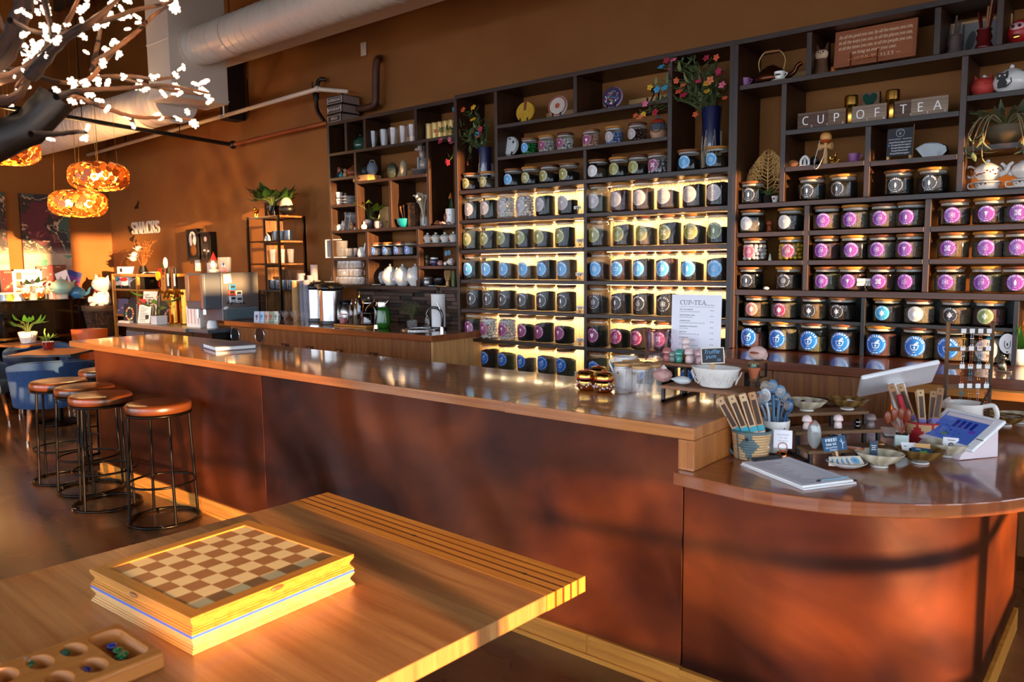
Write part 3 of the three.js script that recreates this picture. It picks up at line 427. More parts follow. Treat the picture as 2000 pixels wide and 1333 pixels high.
[['B','upper'],['C','middle'],['D','lower']].forEach(([k,n],q)=>{
const px=[[1615,1670,1726.5,1779,1864,1932,1994],[1615,1669,1722,1778,1862,1931,1993],[1614.5,1665,1722.5,1776,1855,1927,1988]][q],ic=['fruit','flower','bean','leaf','flower','sprout','cross'],co=[['tan','pale','tan','tan','brown','brown','pale'],['rose','ink','pale','tan','tan','pale','pale'],['sage','rose','rust','ink','pale','sage','brown']][q];
const it=px.map((p,i)=>[p,'purple',herb[q][i],ic[(i+q*2)%7],co[i],2]);
jarRow(`wide column, ${n} purple row`,G2,RY[k],0.25,'squat',it.slice(0,4));jarRow(`far right column, ${n} purple row`,G2,RY[k],0.25,'squat',it.slice(4));
});
jarRow('upper row of black cubby',G2,RY.E,0.245,'squat',[[1479,'pink','HONEYBUSH','bee','tan',2],[1532,'maroon','ROOIBOS','bee','pale',2],[1589.7,'black','CHAI','bee','tan',2],[1645,'black','MASALA','bee','dark',2],[1732,'teal','LEMON CHAI','bee','dark',2],[1796,'white','WHITE CHAI','bee','cream',2],[1866,'black','VANILLA CHAI','bee','tan',2],[1933,'moss','COCONUT CHAI','bee','rose',2]]);
jarRow('standing on the right counter',G2,BC,0.25,'big',[[1473,'blue','!REOPEN','mortar','rose',1],[1529,'blue','!RESPIRATORY','mortar','cream',2],[1589.7,'blue','!RESETTLE','mortar','sage',1],[1648,'blue','!RESHAPE','mortar','brown',2],[1720,'blue','!RESILIENCE','mortar','rose',2],[1792,'blue','!REVITALIZE','mortar','tan',2],[1859,'blue','!REAL CHILD','mortar','tan',2],[1929,'grey','!ROCK SUGAR','cube','cream',2]]);
{const t=new THREE.CanvasTexture(atlas);t.colorSpace=THREE.SRGBColorSpace;labelMat.map=t;}
function rowSign(px,py,z,text,w,label){
const q=pz(px,py,z),tx=canvasTex(192,72,(c,W0,H0)=>{c.fillStyle='#efe9df';c.fillRect(0,0,W0,H0);c.fillStyle='#2a2320';c.font=`bold ${Math.min(36, 300 / text.length)}px serif`;c.textAlign='center';c.fillText(text,W0/2,48);});
const t=T('row_sign',label,'sign',[q.x,q.y,z],0.25,'little name cards on the shelves'),h=w*0.4;
P(t,'card',box(w,h,0.002,0,0.03+h/2,0),[M.paper,M.paper,M.paper,M.paper,mat('#ffffff',0.7,{map:tx}),M.paper]);
const cg=t.children[0].geometry=new THREE.BoxGeometry(w,h,0.002);at(cg,0,0.03+h/2,0);
P(t,'clip_stand',merge(tube([[-0.006,0.042,0.003],[-0.008,0.02,0.004],[0,0.012,0.002],[0.008,0.02,0.004],[0.006,0.042,0.003]],0.0022,6),rod([0,0.012,0.002],[0,0.002,0.002],0.002),rod([-0.012,0.0025,0.006],[0,0.01,0.002],0.002),rod([0.012,0.0025,0.006],[0,0.01,0.002],0.002)),M.black);
}
rowSign(1128,417,0.27,'WHITE',0.055,'small white card reading white on the top lit row');
rowSign(1133,481,0.27,'GREEN',0.055,'small white card reading green on the second lit row');
rowSign(1132,547,0.27,'OOLONG',0.06,'small white card reading oolong on the third lit row');
rowSign(1133,612,0.27,'BLACK',0.055,'small white card reading black on the fourth lit row');
rowSign(1133,675,0.27,'PU-ERH',0.055,'small white card reading pu-erh on the fifth lit row');
rowSign(1131,742,0.27,'WELLNESS',0.07,'small white card reading wellness on the lowest lit row');
rowSign(1692,569,0.315,'BOTANICALS',0.1,'white card reading botanicals in front of the lower purple row');
// ---------- reusable small wares ----------
const mug=(name,label,cat,p,m,r=0.04,h=0.09,turn=0,grp)=>{const t=T(name,label,cat,p,turn,grp);P(t,'cup',lathe([[0,0.002],[r*0.85,0.002],[r*0.95,0.008],[r,h],[r*0.94,h],[r*0.9,0.01],[0,0.009]],24),m);P(t,'handle',tube([[r*0.95,h*0.8,0],[r*1.5,h*0.78,0],[r*1.65,h*0.5,0],[r*1.4,h*0.25,0],[r*0.93,h*0.22,0]],r*0.13,7,16),m);return t;};
const tumbler=(name,label,p,r,h,taper=0.8,m=M.glass,grp)=>{const t=T(name,label,'glass',p,0,grp);P(t,'glass_body',lathe([[0,0.006],[r*taper,0.002],[r*taper+0.001,0.006],[r,h],[r-0.0015,h],[r*taper-0.002,0.012],[0,0.012]],20),m);return t;};
function teapot(label,p,m,r=0.08,h=0.13,turn=0,grp,name='teapot'){
const t=T(name,label,'teapot',p,turn,grp);
P(t,'body',lathe([[0,0.001],[r*0.55,0.001],[r*0.6,0.006],[r*0.92,h*0.25],[r,h*0.45],[r*0.9,h*0.68],[r*0.55,h*0.84],[r*0.5,h*0.85],[0,h*0.85]],32),m);
const l=P(t,'lid',lathe([[r*0.52,h*0.852],[r*0.5,h*0.88],[r*0.25,h*0.96],[0,h*0.98]],24),m);P(l,'knob',ball(r*0.14,0,h*1.03,0,1,1,1,12),m);
P(t,'spout',(()=>{const c=new THREE.CatmullRomCurve3([V(r*0.8,h*0.3,0),V(r*1.25,h*0.45,0),V(r*1.4,h*0.72,0),V(r*1.65,h*0.88,0)]),g=new THREE.TubeGeometry(c,16,1,10),q=g.attributes.position;for(let i=0;i<q.count;i++){const k=Math.floor(i/11)/16,o=c.getPointAt(k),s=r*(0.24-0.13*k);q.setXYZ(i,o.x+(q.getX(i)-o.x)*s,o.y+(q.getY(i)-o.y)*s,o.z+(q.getZ(i)-o.z)*s);}g.computeVertexNormals();return g;})(),m);
P(t,'handle',tube([[-r*0.82,h*0.7,0],[-r*1.3,h*0.82,0],[-r*1.55,h*0.55,0],[-r*1.3,h*0.28,0],[-r*0.88,h*0.25,0]],r*0.09,7,18),m);return t;
}
function leaves(parent,n,f,m,name='leaf',extra){for(let i=0;i<n;i++){const s=f(i),g=s.geo,o=P(parent,name,g,m||s.m,s.p);o.rotation.set(s.rx??0,s.ry??0,s.rz??0,'YXZ');}}
function potted(label,name,p,pot,n,leafL,leafW,spread,rise,m=M.leaf,heart=1){
const t=T(name,label,'plant',p);
pot(t);const g=leafGeo(leafL,leafW,0.3,heart),stems=[];
for(let i=0;i<n;i++){const a=i*2.4+rr(-0.3,0.3),d=spread*rr(0.4,1),y=rise*rr(0.5,1.15),e=[Math.cos(a)*d,t.userData.top+y,Math.sin(a)*d];stems.push(tube([[e[0]*0.08,t.userData.top-0.01,e[2]*0.08],[e[0]*0.4,t.userData.top+y*0.7,e[2]*0.4],e],0.0022,5,8));const o=P(t,'leaf',g,m,e);o.rotation.set(rr(1.0,1.9),Math.PI/2-a,0,'YXZ');o.scale.setScalar(rr(0.7,1.15));}
P(t,'stems',merge(stems),M.stem);delete t.userData.top;return t;
}
const roundPot=(m,r,h)=>(t)=>{P(t,'pot',lathe([[0,0.001],[r*0.7,0.001],[r*0.75,0.006],[r,h],[r*0.92,h],[r*0.85,h*0.86],[0,h*0.85]],28),m);P(t,'soil',cyl(r*0.86,r*0.88,0.006,0,h*0.86,0),M.soil);t.userData.top=h*0.9;};
const printed=(w,h,draw,rough=0.6)=>mat('#ffffff',rough,{map:canvasTex(w,h,draw)});
function sheet(parent,name,w,h,d,face,side,p,r){const g=new THREE.BoxGeometry(w,h,d);return P(parent,name,g,[side,side,side,side,face,side],p,r);}
const bookArt=(bg,fg,lines)=>printed(128,192,(c,w,h)=>{c.fillStyle=bg;c.fillRect(0,0,w,h);c.fillStyle=fg;c.font='bold 18px serif';c.textAlign='center';lines.forEach((s,i)=>c.fillText(s,w/2,26+i*22));for(let i=0;i<24;i++){c.globalAlpha=0.5;c.fillStyle=[fg,'#e8c9a0','#5a2020','#d0603a'][i%4];c.beginPath();c.arc(20+(i*37)%90,80+(i*53)%90,5+i%7,0,7);c.fill();}c.globalAlpha=1;});
function standBook(label,p,w,h,art,turn=0,lean=-0.15,name='standing_book'){const t=T(name,label,'book',p,turn);sheet(t,'cover',w,h,0.004,art,M.black,[0,h/2,0.012],[lean,0,0]);P(t,'pages',box(w*0.94,h*0.95,0.018,0,h/2,0),M.paper,null,[lean,0,0]);P(t,'back_cover',box(w,h,0.003,0,h/2,-0.0115),M.black,null,[lean,0,0]);return t;}
// ---------- ceiling: ducts, pipes, lamps, blossom tree ----------
{
const zc=1.0,a=pz(450,25,zc),b=pz(450,105,zc),r=(a.y-b.y)/2*0.98,yc=(a.y+b.y)/2-0.02,xb=-7.06;
const ribs=(len,R,dir,pitch=0.11)=>{const n=Math.floor(len/pitch),l=[];for(let i=1;i<n;i++)l.push(at(new THREE.TorusGeometry(R,0.004,5,40).rotateY(Math.PI/2),dir*i*pitch,0,0));return merge(l);};
const t=T('round_duct','large cream spiral duct running into the square box, upper left','duct',[xb,yc,zc]);
P(t,'pipe',at(new THREE.CylinderGeometry(r,r,7,48,1,true).rotateZ(Math.PI/2),3.5,0,0),M.duct);P(t,'spiral_seam',ribs(7,r,1),M.duct);P(t,'collar',at(new THREE.CylinderGeometry(r+0.03,r+0.03,0.02,48).rotateZ(Math.PI/2),0.012,0,0),M.duct);P(t,'coupling',at(new THREE.CylinderGeometry(r+0.008,r+0.008,0.12,48,1,true).rotateZ(Math.PI/2),0.6,0,0),M.duct);P(t,'hanger_wire',merge(rod([0.62,r,0.03],[0.62,1.35,0.03],0.004),rod([3,r,0.03],[3,1.35,0.03],0.004)),M.iron);
const pb=pz(420,212,1.1),bt=T('duct_box','square cream duct box hanging from the ceiling between two round ducts','duct',[xb,0,zc]);
const y0=px_(335,187,xb).y,zn=px_(335,187,xb).z,zf=px_(447,205,xb).z;
P(bt,'box',box2(-0.42,0,y0,H-0.43,zn>zf?zf-zc:zn-zc,zn>zf?zn-zc:zf-zc,0.006),M.duct);P(bt,'seam_band',box2(-0.424,0.004,y0+0.02,y0+0.035,Math.min(zf,zn)-zc-0.004,Math.max(zf,zn)-zc+0.004),M.duct);P(bt,'seam_band',box2(-0.424,0.004,yc+0.03,yc+0.045,Math.min(zf,zn)-zc-0.004,Math.max(zf,zn)-zc+0.004),M.duct);P(bt,'hanger',merge(rod([-0.1,y0,-0.3],[-0.1,y0-0.1,-0.3],0.008),rod([-0.1,y0-0.1,-0.3],[-0.1,y0-0.1,-0.25],0.01)),M.duct);
const R2=0.2,y2=3.24;
const t2=T('round_duct','second cream spiral duct running left below the square box','duct',[xb-0.43,y2,1.0]);
P(t2,'pipe',at(new THREE.CylinderGeometry(R2,R2,3.9,48,1,true).rotateZ(Math.PI/2),-1.96,0,0),M.duct);P(t2,'spiral_seam',ribs(3.9,R2,-1),M.duct);P(t2,'collar',at(new THREE.CylinderGeometry(R2+0.02,R2+0.02,0.03,40).rotateZ(Math.PI/2),-0.02,0,0),M.duct);
struct('ceiling_trim',box2(-7.9,-3.2,3.72,4.0,0.28,0.5),M.white);struct('ceiling_trim',box2(-7.6,-3.2,4.001,4.06,0.18,0.6),M.white);
const q=pz(775,5,0.45);one('trim_bracket','short cream bracket at the end of the ceiling trim board','bracket',box(0.32,0.12,0.2,0,0,0,0.004),M.white,[q.x,q.y,0.62]);
one('duct_chase','tall dark box against the wall beside the duct box','duct',box2(-0.12,0.05,-0.3,0.75,-0.1,0.1),M.ceil,[pz(456,180,0.13).x,pz(456,180,0.13).y,0.13]);
const wp=[pz(160,309,0.25),pz(310,259,0.25),pz(480,216,0.25),pz(620,175,0.25)],wy=(x)=>3.24+(x+8)*0.026;
const wt=T('sprinkler_pipe','cream pipe along the back wall with an elbow above the left shelves','pipe',[0,0,0]);
P(wt,'pipe',rod([wp[0].x,wy(wp[0].x),0.25],[wp[3].x,wy(wp[3].x),0.25],0.022),M.white);const e=V(wp[3].x,wy(wp[3].x),0.25);
P(wt,'elbow',ball(0.03,e.x,e.y,e.z),M.white);P(wt,'branch',rod([e.x,e.y,e.z],[e.x+0.27,e.y-0.04,0.1],0.021),M.white);P(wt,'sprinkler_head',merge(rod([e.x+0.22,e.y-0.03,0.13],[e.x+0.22,e.y-0.1,0.13],0.01),cyl(0.02,0.024,0.008,e.x+0.22,e.y-0.108,0.13)),M.copperTrim);
for(const k of[0.25,0.5,0.78]){const x=wp[0].x+(e.x-wp[0].x)*k,y=wy(x);P(wt,'hanger',merge(rod([x,y,0.25],[x,y+0.3,0.25],0.006),torus(0.024,0.006,0,16).rotateX(Math.PI/2).translate(x,y,0.25)),M.iron);}
const dk=T('conduit','dark pipe crossing in front of the ducts and running along the wall','pipe',[0,0,0]);
const c0=pz(-40,200,2.5),c1=pz(455,283,0.12);P(dk,'pipe',rod(c0.toArray(),c1.toArray(),0.022),M.black);P(dk,'elbow',ball(0.045,c1.x,c1.y,c1.z),M.black);P(dk,'pipe',tube([c1,pz(560,258,0.1),pz(640,240,0.1)],0.022,8),M.clay);for(const k of[0.35,0.75]){const q2=c0.clone().lerp(c1,k);P(dk,'hanger',rod([q2.x,q2.y,q2.z],[q2.x,q2.y+1.2,q2.z],0.004),M.iron);}
P(dk,'riser',tube([pz(634,238,0.1),pz(620,215,0.1),pz(618,185,0.1),pz(619,170,0.1),pz(624,156,0.08),pz(636,156,0.04)],0.02,8),M.black);P(dk,'valve',merge(cyl(0.03,0.03,0.08,pz(617,180,0.1).x,pz(617,195,0.1).y,0.1),rod(pz(610,160,0.12).toArray(),pz(611,180,0.12).toArray(),0.008)),M.black);
one('drain_pipe','brown pipe rising from behind the left shelves and bending into the wall','pipe',tube([pz(700,213,0.1),pz(724,209,0.1),pz(733,200,0.1),pz(734,170,0.1),pz(735,128,0.1),pz(738,116,0.08),pz(740,115,0.0)],0.034,10,50),mat('#4a2412',0.5));
const sw=pz(710,96,0.008);const st=T('wall_plate','blank beige plate high on the brown wall','wall plate',sw);P(st,'plate',box(0.075,0.12,0.008,0,0,0,0.002),M.white);P(st,'screw',merge(ball(0.004,0,0.045,0.004),ball(0.004,0,-0.045,0.004)),M.brass);
}
{
const amber=mat('#c2701f',0.3,{transmission:0.35,thickness:0,side:THREE.DoubleSide}),amber2=mat('#e6a544',0.3,{transmission:0.45,thickness:0,side:THREE.DoubleSide});
const R=0.275,yR=0.135,disc=(s)=>merge(at(turnX(new THREE.CylinderGeometry(s,s,0.003,14),Math.PI/2),0,0,0)),ringG=(s)=>new THREE.TorusGeometry(s,0.0028,5,14);
const D=[0.017,0.026,0.036].map(disc),Rg=[0.017,0.026,0.036].map(ringG);
const t=T('pendant_lamp','amber disc pendant lamp, upper of the two hanging before the corner','lamp',[0,0,0],0,'amber disc pendant lamps');
const rings=[];
for(let i=0;i<150;i++){
const y=1-2*(i+0.5)/150,a=i*2.39996,c=Math.sqrt(1-y*y),n=V(c*Math.cos(a),y,c*Math.sin(a)),e=Math.pow(Math.abs(c),0.6),cr=R*Math.pow(Math.max(c,0.02),0.5),p=V(Math.cos(a)*cr,Math.sign(y)*yR*Math.pow(Math.abs(y),0.8),Math.sin(a)*cr),nn=V(p.x/(R*R),1.3*Math.sign(y)*y*y/yR,p.z/(R*R)).normalize(),k=Math.floor(hash(i,3)*3);
const q=new THREE.Quaternion().setFromUnitVectors(V(0,0,1),nn),o=P(t,'disc',D[k],hash(i,8)>0.55?amber:amber2,p);o.quaternion.copy(q);const g=Rg[k].clone().applyQuaternion(q);rings.push(at(g,p.x,p.y,p.z));
if(i%2===0)for(let j=0;j<3;j++){const w=ringG(0.011),b=a+j*0.13+0.08;const p2=V(Math.cos(b)*c,y+0.06*(j-1),Math.sin(b)*c).normalize();w.applyQuaternion(new THREE.Quaternion().setFromUnitVectors(V(0,0,1),p2));const c2=R*Math.sqrt(Math.sqrt(1-p2.y*p2.y));rings.push(at(w,Math.cos(b)*c2,Math.sign(p2.y)*yR*Math.pow(Math.abs(p2.y),0.8),Math.sin(b)*c2));}
}
P(t,'ring_lattice',merge(rings),M.gold).userData.kind='stuff';
for(const x of[-0.09,0.09]){const b=P(t,'bulb',ball(0.04,x,0,0,1,1,1,14),glowing(new THREE.Color(1,0.7,0.32),26));P(b,'socket',cyl(0.014,0.014,0.05,x,0.035,0),M.brass);}
P(t,'socket_bar',rod([-0.1,0.085,0],[0.1,0.085,0],0.008),M.brass);P(t,'cable',merge(rod([0,0.08,0],[0,2.2,0],0.003),rod([-0.2,0.09,0.1],[-0.12,2.2,0.05],0.0015),rod([0.2,0.09,-0.1],[0.12,2.2,-0.05],0.0015)),M.gold);
const spots=[[193,345,1.5],[153,398,1.5],[14,293,2.2]],L=['','amber disc pendant lamp, lower of the two hanging before the corner','amber disc pendant lamp cut off by the left picture edge'];
spots.forEach(([px,py,z],i)=>{const q=pz(px,py,z);if(i)copy(t,q,i*1.1,L[i]);else t.position.copy(q);for(const x of[-0.09,0.09]){const l=new THREE.PointLight(new THREE.Color(1,0.62,0.26),1.6);l.position.set(q.x+x*Math.cos(i*1.1),q.y,q.z-x*Math.sin(i*1.1));scene.add(l);}});
}
{
const D=2.6,tp=(px,py,d=D)=>CAM.clone().addScaledVector(ray(px,py).normalize(),d);
const t=T('blossom_tree','artificial tree with brown branches and glowing white blossom lights','tree',[0,0,0]);
const limb=(pts,r0,r1,name='branch',m=M.bark)=>{const c=new THREE.CatmullRomCurve3(pts),n=Math.max(10,pts.length*6),g=new THREE.TubeGeometry(c,n,1,8),q=g.attributes.position;for(let i=0;i<q.count;i++){const k=Math.floor(i/9)/n,o=c.getPointAt(k),s=(r0+(r1-r0)*k)*(1+0.12*Math.sin(k*40+i));q.setXYZ(i,o.x+(q.getX(i)-o.x)*s,o.y+(q.getY(i)-o.y)*s,o.z+(q.getZ(i)-o.z)*s);}g.computeVertexNormals();P(t,name,g,m);return c;};
const foot=tp(-330,520,2.9);
limb([V(foot.x,0,foot.z),V(foot.x,0.9,foot.z),tp(-220,420),tp(-90,330),tp(0,275),tp(70,240),tp(110,190)],0.085,0.048,'trunk',mat('#2c211c',0.5,{map:M.bark.map,bumpMap:bumpTex,bumpScale:0.01}));
const trunk2=limb([tp(-220,420),tp(-120,250),tp(-60,160),tp(10,100),tp(60,-30)],0.05,0.02,'trunk');
const B=[
[[-60,160],[20,150],[80,110],[130,45],[160,-20]],[[50,155],[90,90],[100,60],[80,-10]],[[60,150],[125,75],[180,42],[240,-10]],[[-40,200],[30,190],[60,145],[75,120]],[[0,130],[60,145],[130,162],[205,150],[310,172],[395,186]],[[110,190],[150,178],[250,172],[330,168],[408,182]],[[100,178],[150,190],[190,205],[260,228],[330,230],[378,234]],[[205,150],[260,150],[310,155],[350,148]],[[120,70],[190,45],[230,32],[262,20],[330,5],[345,-10]],[[190,120],[230,92],[270,60],[300,30],[338,6]],[[180,140],[190,90],[200,45],[215,10]],[[60,262],[110,262],[150,258],[168,259]],[[-20,190],[10,205],[30,190],[35,165],[60,140]],[[-10,20],[10,60],[45,100],[60,110]],[[85,-10],[95,40],[100,75]],[[140,165],[175,155],[205,120],[225,100]],[[255,230],[262,245]],[[20,40],[60,60],[110,66]],[[-30,90],[5,80],[40,60],[60,20]],
];
const curves=B.map((pts,i)=>{const d=D+0.25*Math.sin(i*2.1);return limb(pts.map(([x,y],j)=>tp(x,y,d+0.06*Math.sin(j*1.7+i))),i<4?0.018:0.0085,0.0035,'branch',i%3?M.bark:mat('#6b4426',0.85,{map:M.bark.map}));});
const petal=(()=>{const l=[];for(let i=0;i<6;i++){const a=i/6*6.283;l.push(at(new THREE.SphereGeometry(0.0062,6,5).scale(0.8,1,1.35).rotateX(0.5),0,0.006,0.0115).rotateY(a));}l.push(ball(0.006,0,0.003,0,1,1,1,6));return merge(l);})();
const glow=[new THREE.Color(1,0.88,0.72),new THREE.Color(1,0.8,0.66)].map((c)=>new THREE.MeshPhysicalMaterial({color:'#fff4ea',emissive:c,emissiveIntensity:1.15,roughness:0.4}));
let n=0;const tips=[];
curves.forEach((c,i)=>{const k=Math.round(c.getLength()/0.034);for(let j=1;j<=k&&n<296;j++){const u=j/k;if(u<0.25&&i<4)continue;const q=c.getPointAt(u),m=j===k?3:hash(i,j)>0.3?1:0;for(let s=0;s<m;s++){const o=P(t,'blossom_light',petal,glow[n%2],q.clone().add(V(rr(-0.02,0.02),rr(-0.022,0.026),rr(-0.02,0.02))));o.rotation.set(rr(-1.2,1.8),rr(0,6),rr(-0.8,0.8));o.scale.setScalar(rr(0.5,0.85));n++;}if(j%9===4)tips.push(q);}});
tips.slice(0,24).forEach((q)=>{const l=new THREE.PointLight(new THREE.Color(1,0.7,0.42),0.02);l.position.copy(q).add(V(0,0.03,0.03));scene.add(l);});
}
// ---------- far left: paintings, piano, lucky cat ----------
{
const art=(k)=>printed(256,512,(c,w,h)=>{
const im=c.createImageData(w,h);
for(let y=0;y<h;y++)for(let x=0;x<w;x++){const u=x/w,v=y/h,d=u*0.8-v*1.3,a=fbm(u*2+d*2+k,v*5+d,64,64,5),b=fbm(u*4+a*3,v*8+k*3,64,64,4),edge=Math.abs(a-0.5)<0.014||Math.abs(b-0.55)<0.01;
let col=a>0.62?hex('#5a2030'):a>0.5?hex('#2c2426'):b>0.6?hex('#31504a'):hex('#1c2630');if(v>0.72)col=b>0.62?hex('#4f9a80'):mixc(hex('#a88f76'),hex('#d8cdb8'),a);if(v>0.62&&v<=0.72)col=mixc(col,hex('#b9a58a'),(v-0.62)*8);if(edge)col=hex('#c9a98a');
const o=(y*w+x)*4;for(let j=0;j<3;j++)im.data[o+j]=col[j]*255;im.data[o+3]=255;}
c.putImageData(im,0,0);
},0.5);
const pic=(label,z,y0,y1,w,k)=>{const t=T('abstract_painting',label,'painting',[XL+0.036,(y0+y1)/2,z],Math.PI/2);sheet(t,'canvas',w,y1-y0,0.035,art(k),M.black,[0,0,0]);P(t,'stretcher',merge(box(w-0.01,0.03,0.02,0,(y1-y0)/2-0.02,-0.02),box(w-0.01,0.03,0.02,0,-(y1-y0)/2+0.02,-0.02)),M.pale);};
const a=px_(33,378,XL),b=px_(129,540,XL),zc=(a.z+px_(129,378,XL).z)/2,w=Math.abs(a.z-px_(129,378,XL).z)*0.98;
pic('tall abstract painting of dark swirls above a pale band, over the piano',zc,b.y,a.y,w,1);pic('dark abstract painting mostly cut off by the left picture edge',px_(7,400,XL).z+w/2,b.y,a.y,w,5.3);
const xf=-10.86,z0=px_(170,600,xf).z,yt=px_(90,586,xf).y,z1=z0+1.5;
const p=T('upright_piano','black upright piano against the far wall under the paintings','piano',[0,0,0]);
P(p,'upper_cabinet',box2(XL+0.04,xf,0.7,yt-0.024,z0,z1,0.004),M.blackGloss);P(p,'top_lid',box2(XL+0.03,xf+0.02,yt-0.023,yt,z0-0.015,z1+0.015,0.004),M.blackGloss);
P(p,'keybed',box2(xf+0.001,xf+0.26,0.6,0.7,z0-0.01,z1+0.01,0.004),M.blackGloss);P(p,'fallboard',box2(xf+0.002,xf+0.22,0.701,0.75,z0+0.03,z1-0.03,0.004),M.blackGloss);P(p,'lower_cabinet',box2(XL+0.05,xf-0.03,0.06,0.699,z0,z1,0.003),M.blackGloss);P(p,'foot_block',box2(XL+0.04,xf+0.2,0.0,0.059,z0,z0+0.1),M.blackGloss);P(p,'cheek_leg',box2(xf+0.15,xf+0.22,0.06,0.599,z0+0.01,z0+0.08),M.blackGloss);
P(p,'gold_rail',box2(xf+0.0005,xf+0.006,0.752,0.762,z0+0.02,z1-0.02),M.brass);P(p,'lock',at(new THREE.CylinderGeometry(0.014,0.014,0.006,16).rotateZ(Math.PI/2),xf+0.003,yt-0.09,z0+0.14),M.chrome);
for(const k of[0.55,0.62,0.7])P(p,'badge',box2(xf+0.2205,xf+0.222,0.715,0.735,z0+k,z0+k+0.035),M.brass);
const on=(px,dx=0.2)=>{const q=px_(px,580,xf-dx);return[xf-dx,yt+0.0005,q.z];};
mug('cup','light blue cup at the left end of the piano top','cup',on(7,0.1),mat('#6f8fc8',0.3),0.05,0.08,2);mug('cup','yellow cup on the piano top','cup',on(18,0.08),mat('#e0a83a',0.3),0.048,0.085,0.4);mug('cup','black cup on the piano top','cup',on(90,0.1),M.black,0.042,0.07,2.6);mug('cup','pink cup on the piano top','cup',on(101,0.08),mat('#c98a92',0.3),0.045,0.072,0.4);
{const[x,y,z]=on(93,0.3);const s=T('cup_display_box','cream display box holding two small orange cups on the piano','box',[x,y,z],Math.PI/2);P(s,'box',box(0.3,0.16,0.12,0,0.08,0,0.004),M.paper);P(s,'rim',box(0.3,0.012,0.13,0,0.166,0),M.pink);const c=on(96,0.14);mug('cup','small orange cup stacked before the cream box','cup',[c[0],c[1]+0.072,c[2]+0.02],mat('#e09a6a',0.3),0.035,0.06);P(s,'ledge',box(0.16,0.07,0.06,0.0,0.035,0.095),M.paper);}
standBook('dark red book with pale figure, leftmost on the piano',on(22,0.42).map((v,i)=>i===1?v+0.1:v),0.21,0.28,bookArt('#6a1c18','#e0b090',['FUTURE','']),Math.PI/2,-0.1);{const[x,y,z]=on(26,0.44);const s=T('book_box','low cream box under the leftmost red book','box',[x,y,z],Math.PI/2);P(s,'box',box(0.42,0.095,0.16,0,0.0475,0),M.paper);P(s,'lid',box(0.425,0.004,0.165,0,0.097,0),M.pink);}
standBook('black edged book with pink cover, middle of the piano',on(91,0.42).map((v,i)=>i===1?v+0.17:v),0.19,0.26,bookArt('#c05a50','#ffe6d8',['TEA','']),Math.PI/2,-0.08);{const[x,y,z]=on(91,0.44);const s=T('book_shelf_riser','small riser behind the cups carrying the standing books','riser',[x,y,z-0.1],Math.PI/2);P(s,'top',box(0.62,0.012,0.12,0,0.163,0),M.walnut);for(const k of[-0.3,0.3])P(s,'leg',box(0.012,0.156,0.12,k,0.078,0),M.walnut);}
standBook('black edged book with brown cover beside the mint teapot',on(117,0.44).map((v,i)=>i===1?v+0.17:v),0.2,0.27,bookArt('#8a4a2c','#f2e0c0',['TEA','']),Math.PI/2,-0.08);
{const[x,y,z]=on(56,0.4);const s=T('poster_frame','white framed poster of small pictures standing on the piano','picture frame',[x,y,z],Math.PI/2);sheet(s,'print',0.3,0.36,0.006,printed(128,160,(c,w,h)=>{c.fillStyle='#f4ead8';c.fillRect(0,0,w,h);for(let i=0;i<3;i++){c.fillStyle=['#a85a4a','#b8745a','#d09a80'][i];c.fillRect(8,10+i*48,28,40);}c.fillStyle='#e6b8a8';c.fillRect(44,10,76,18);c.fillStyle='#d8ccd8';c.fillRect(44,36,76,110);}),M.paper,[0,0.19,0.004]);P(s,'frame',merge(box(0.34,0.02,0.02,0,0.01,0),box(0.34,0.02,0.02,0,0.375,0),box(0.02,0.385,0.02,-0.16,0.1925,0),box(0.02,0.385,0.02,0.16,0.1925,0)),M.paper);}
for(const[px,l]of[[52,'bronze flower ornament left of the small piano plant'],[79,'bronze flower ornament right of the small piano plant']]){const[x,y,z]=on(px,0.09),s=T('flower_ornament',l,'ornament',[x,y,z]);for(let i=0;i<7;i++){const o=P(s,'petal',leafGeo(0.09,0.05,0.2),mat('#c0762c',0.35,{metalness:0.4,side:THREE.DoubleSide}),[0,0.03,0]);o.rotation.set(0.9,i*0.9,0,'YXZ');}P(s,'heart',ball(0.03,0,0.03,0),M.gold);}
{const[x,y,z]=on(65,0.08);potted('small houseplant in a grey blue pot on the piano','potted_plant',[x,y,z],roundPot(mat('#9ab0b4',0.3),0.055,0.09),6,0.13,0.07,0.14,0.16,M.leafDark);}
{const[x,y,z]=on(121,0.14),s=T('teapot_warmer','white footed teapot warmer under the mint teapot','warmer',[x,y,z]);P(s,'body',lathe([[0,0.06],[0.075,0.06],[0.07,0.02],[0.08,0.0],[0.06,0],[0.055,0.05],[0,0.055]],20),M.china);P(s,'tealight',cyl(0.02,0.02,0.015,0,0.0,0),M.steel);teapot('large mint green teapot standing on a warmer on the piano',[x,y+0.061,z],mat('#a9d2c2',0.15,{clearcoat:0.6}),0.13,0.2,Math.PI/2+0.3);const b=on(152,0.14);teapot('round blue teapot at the right end of the piano top',b,mat('#4a86b0',0.12,{clearcoat:0.8}),0.1,0.16,-Math.PI/2-0.5+Math.PI);}
{const[x,y,z]=on(137,0.3),s=T('picture_book','open picture book with rainbow cover standing on the piano','book',[x,y,z],Math.PI/2-0.4);for(const[a2,m]of[[0.35,printed(64,96,(c,w,h)=>{['#2a3a8a','#7a3aa0','#d04a80','#e0883a','#3a9ac0'].forEach((k,i)=>{c.fillStyle=k;c.fillRect(0,i*20,w,20);});})],[-0.5,M.paper]])sheet(s,'cover',0.17,0.34,0.005,m,M.navy,[Math.sin(a2)*0.1,0.19,Math.cos(a2)*0.02],[-0.1,a2,0.3*Math.sign(-a2)]);}
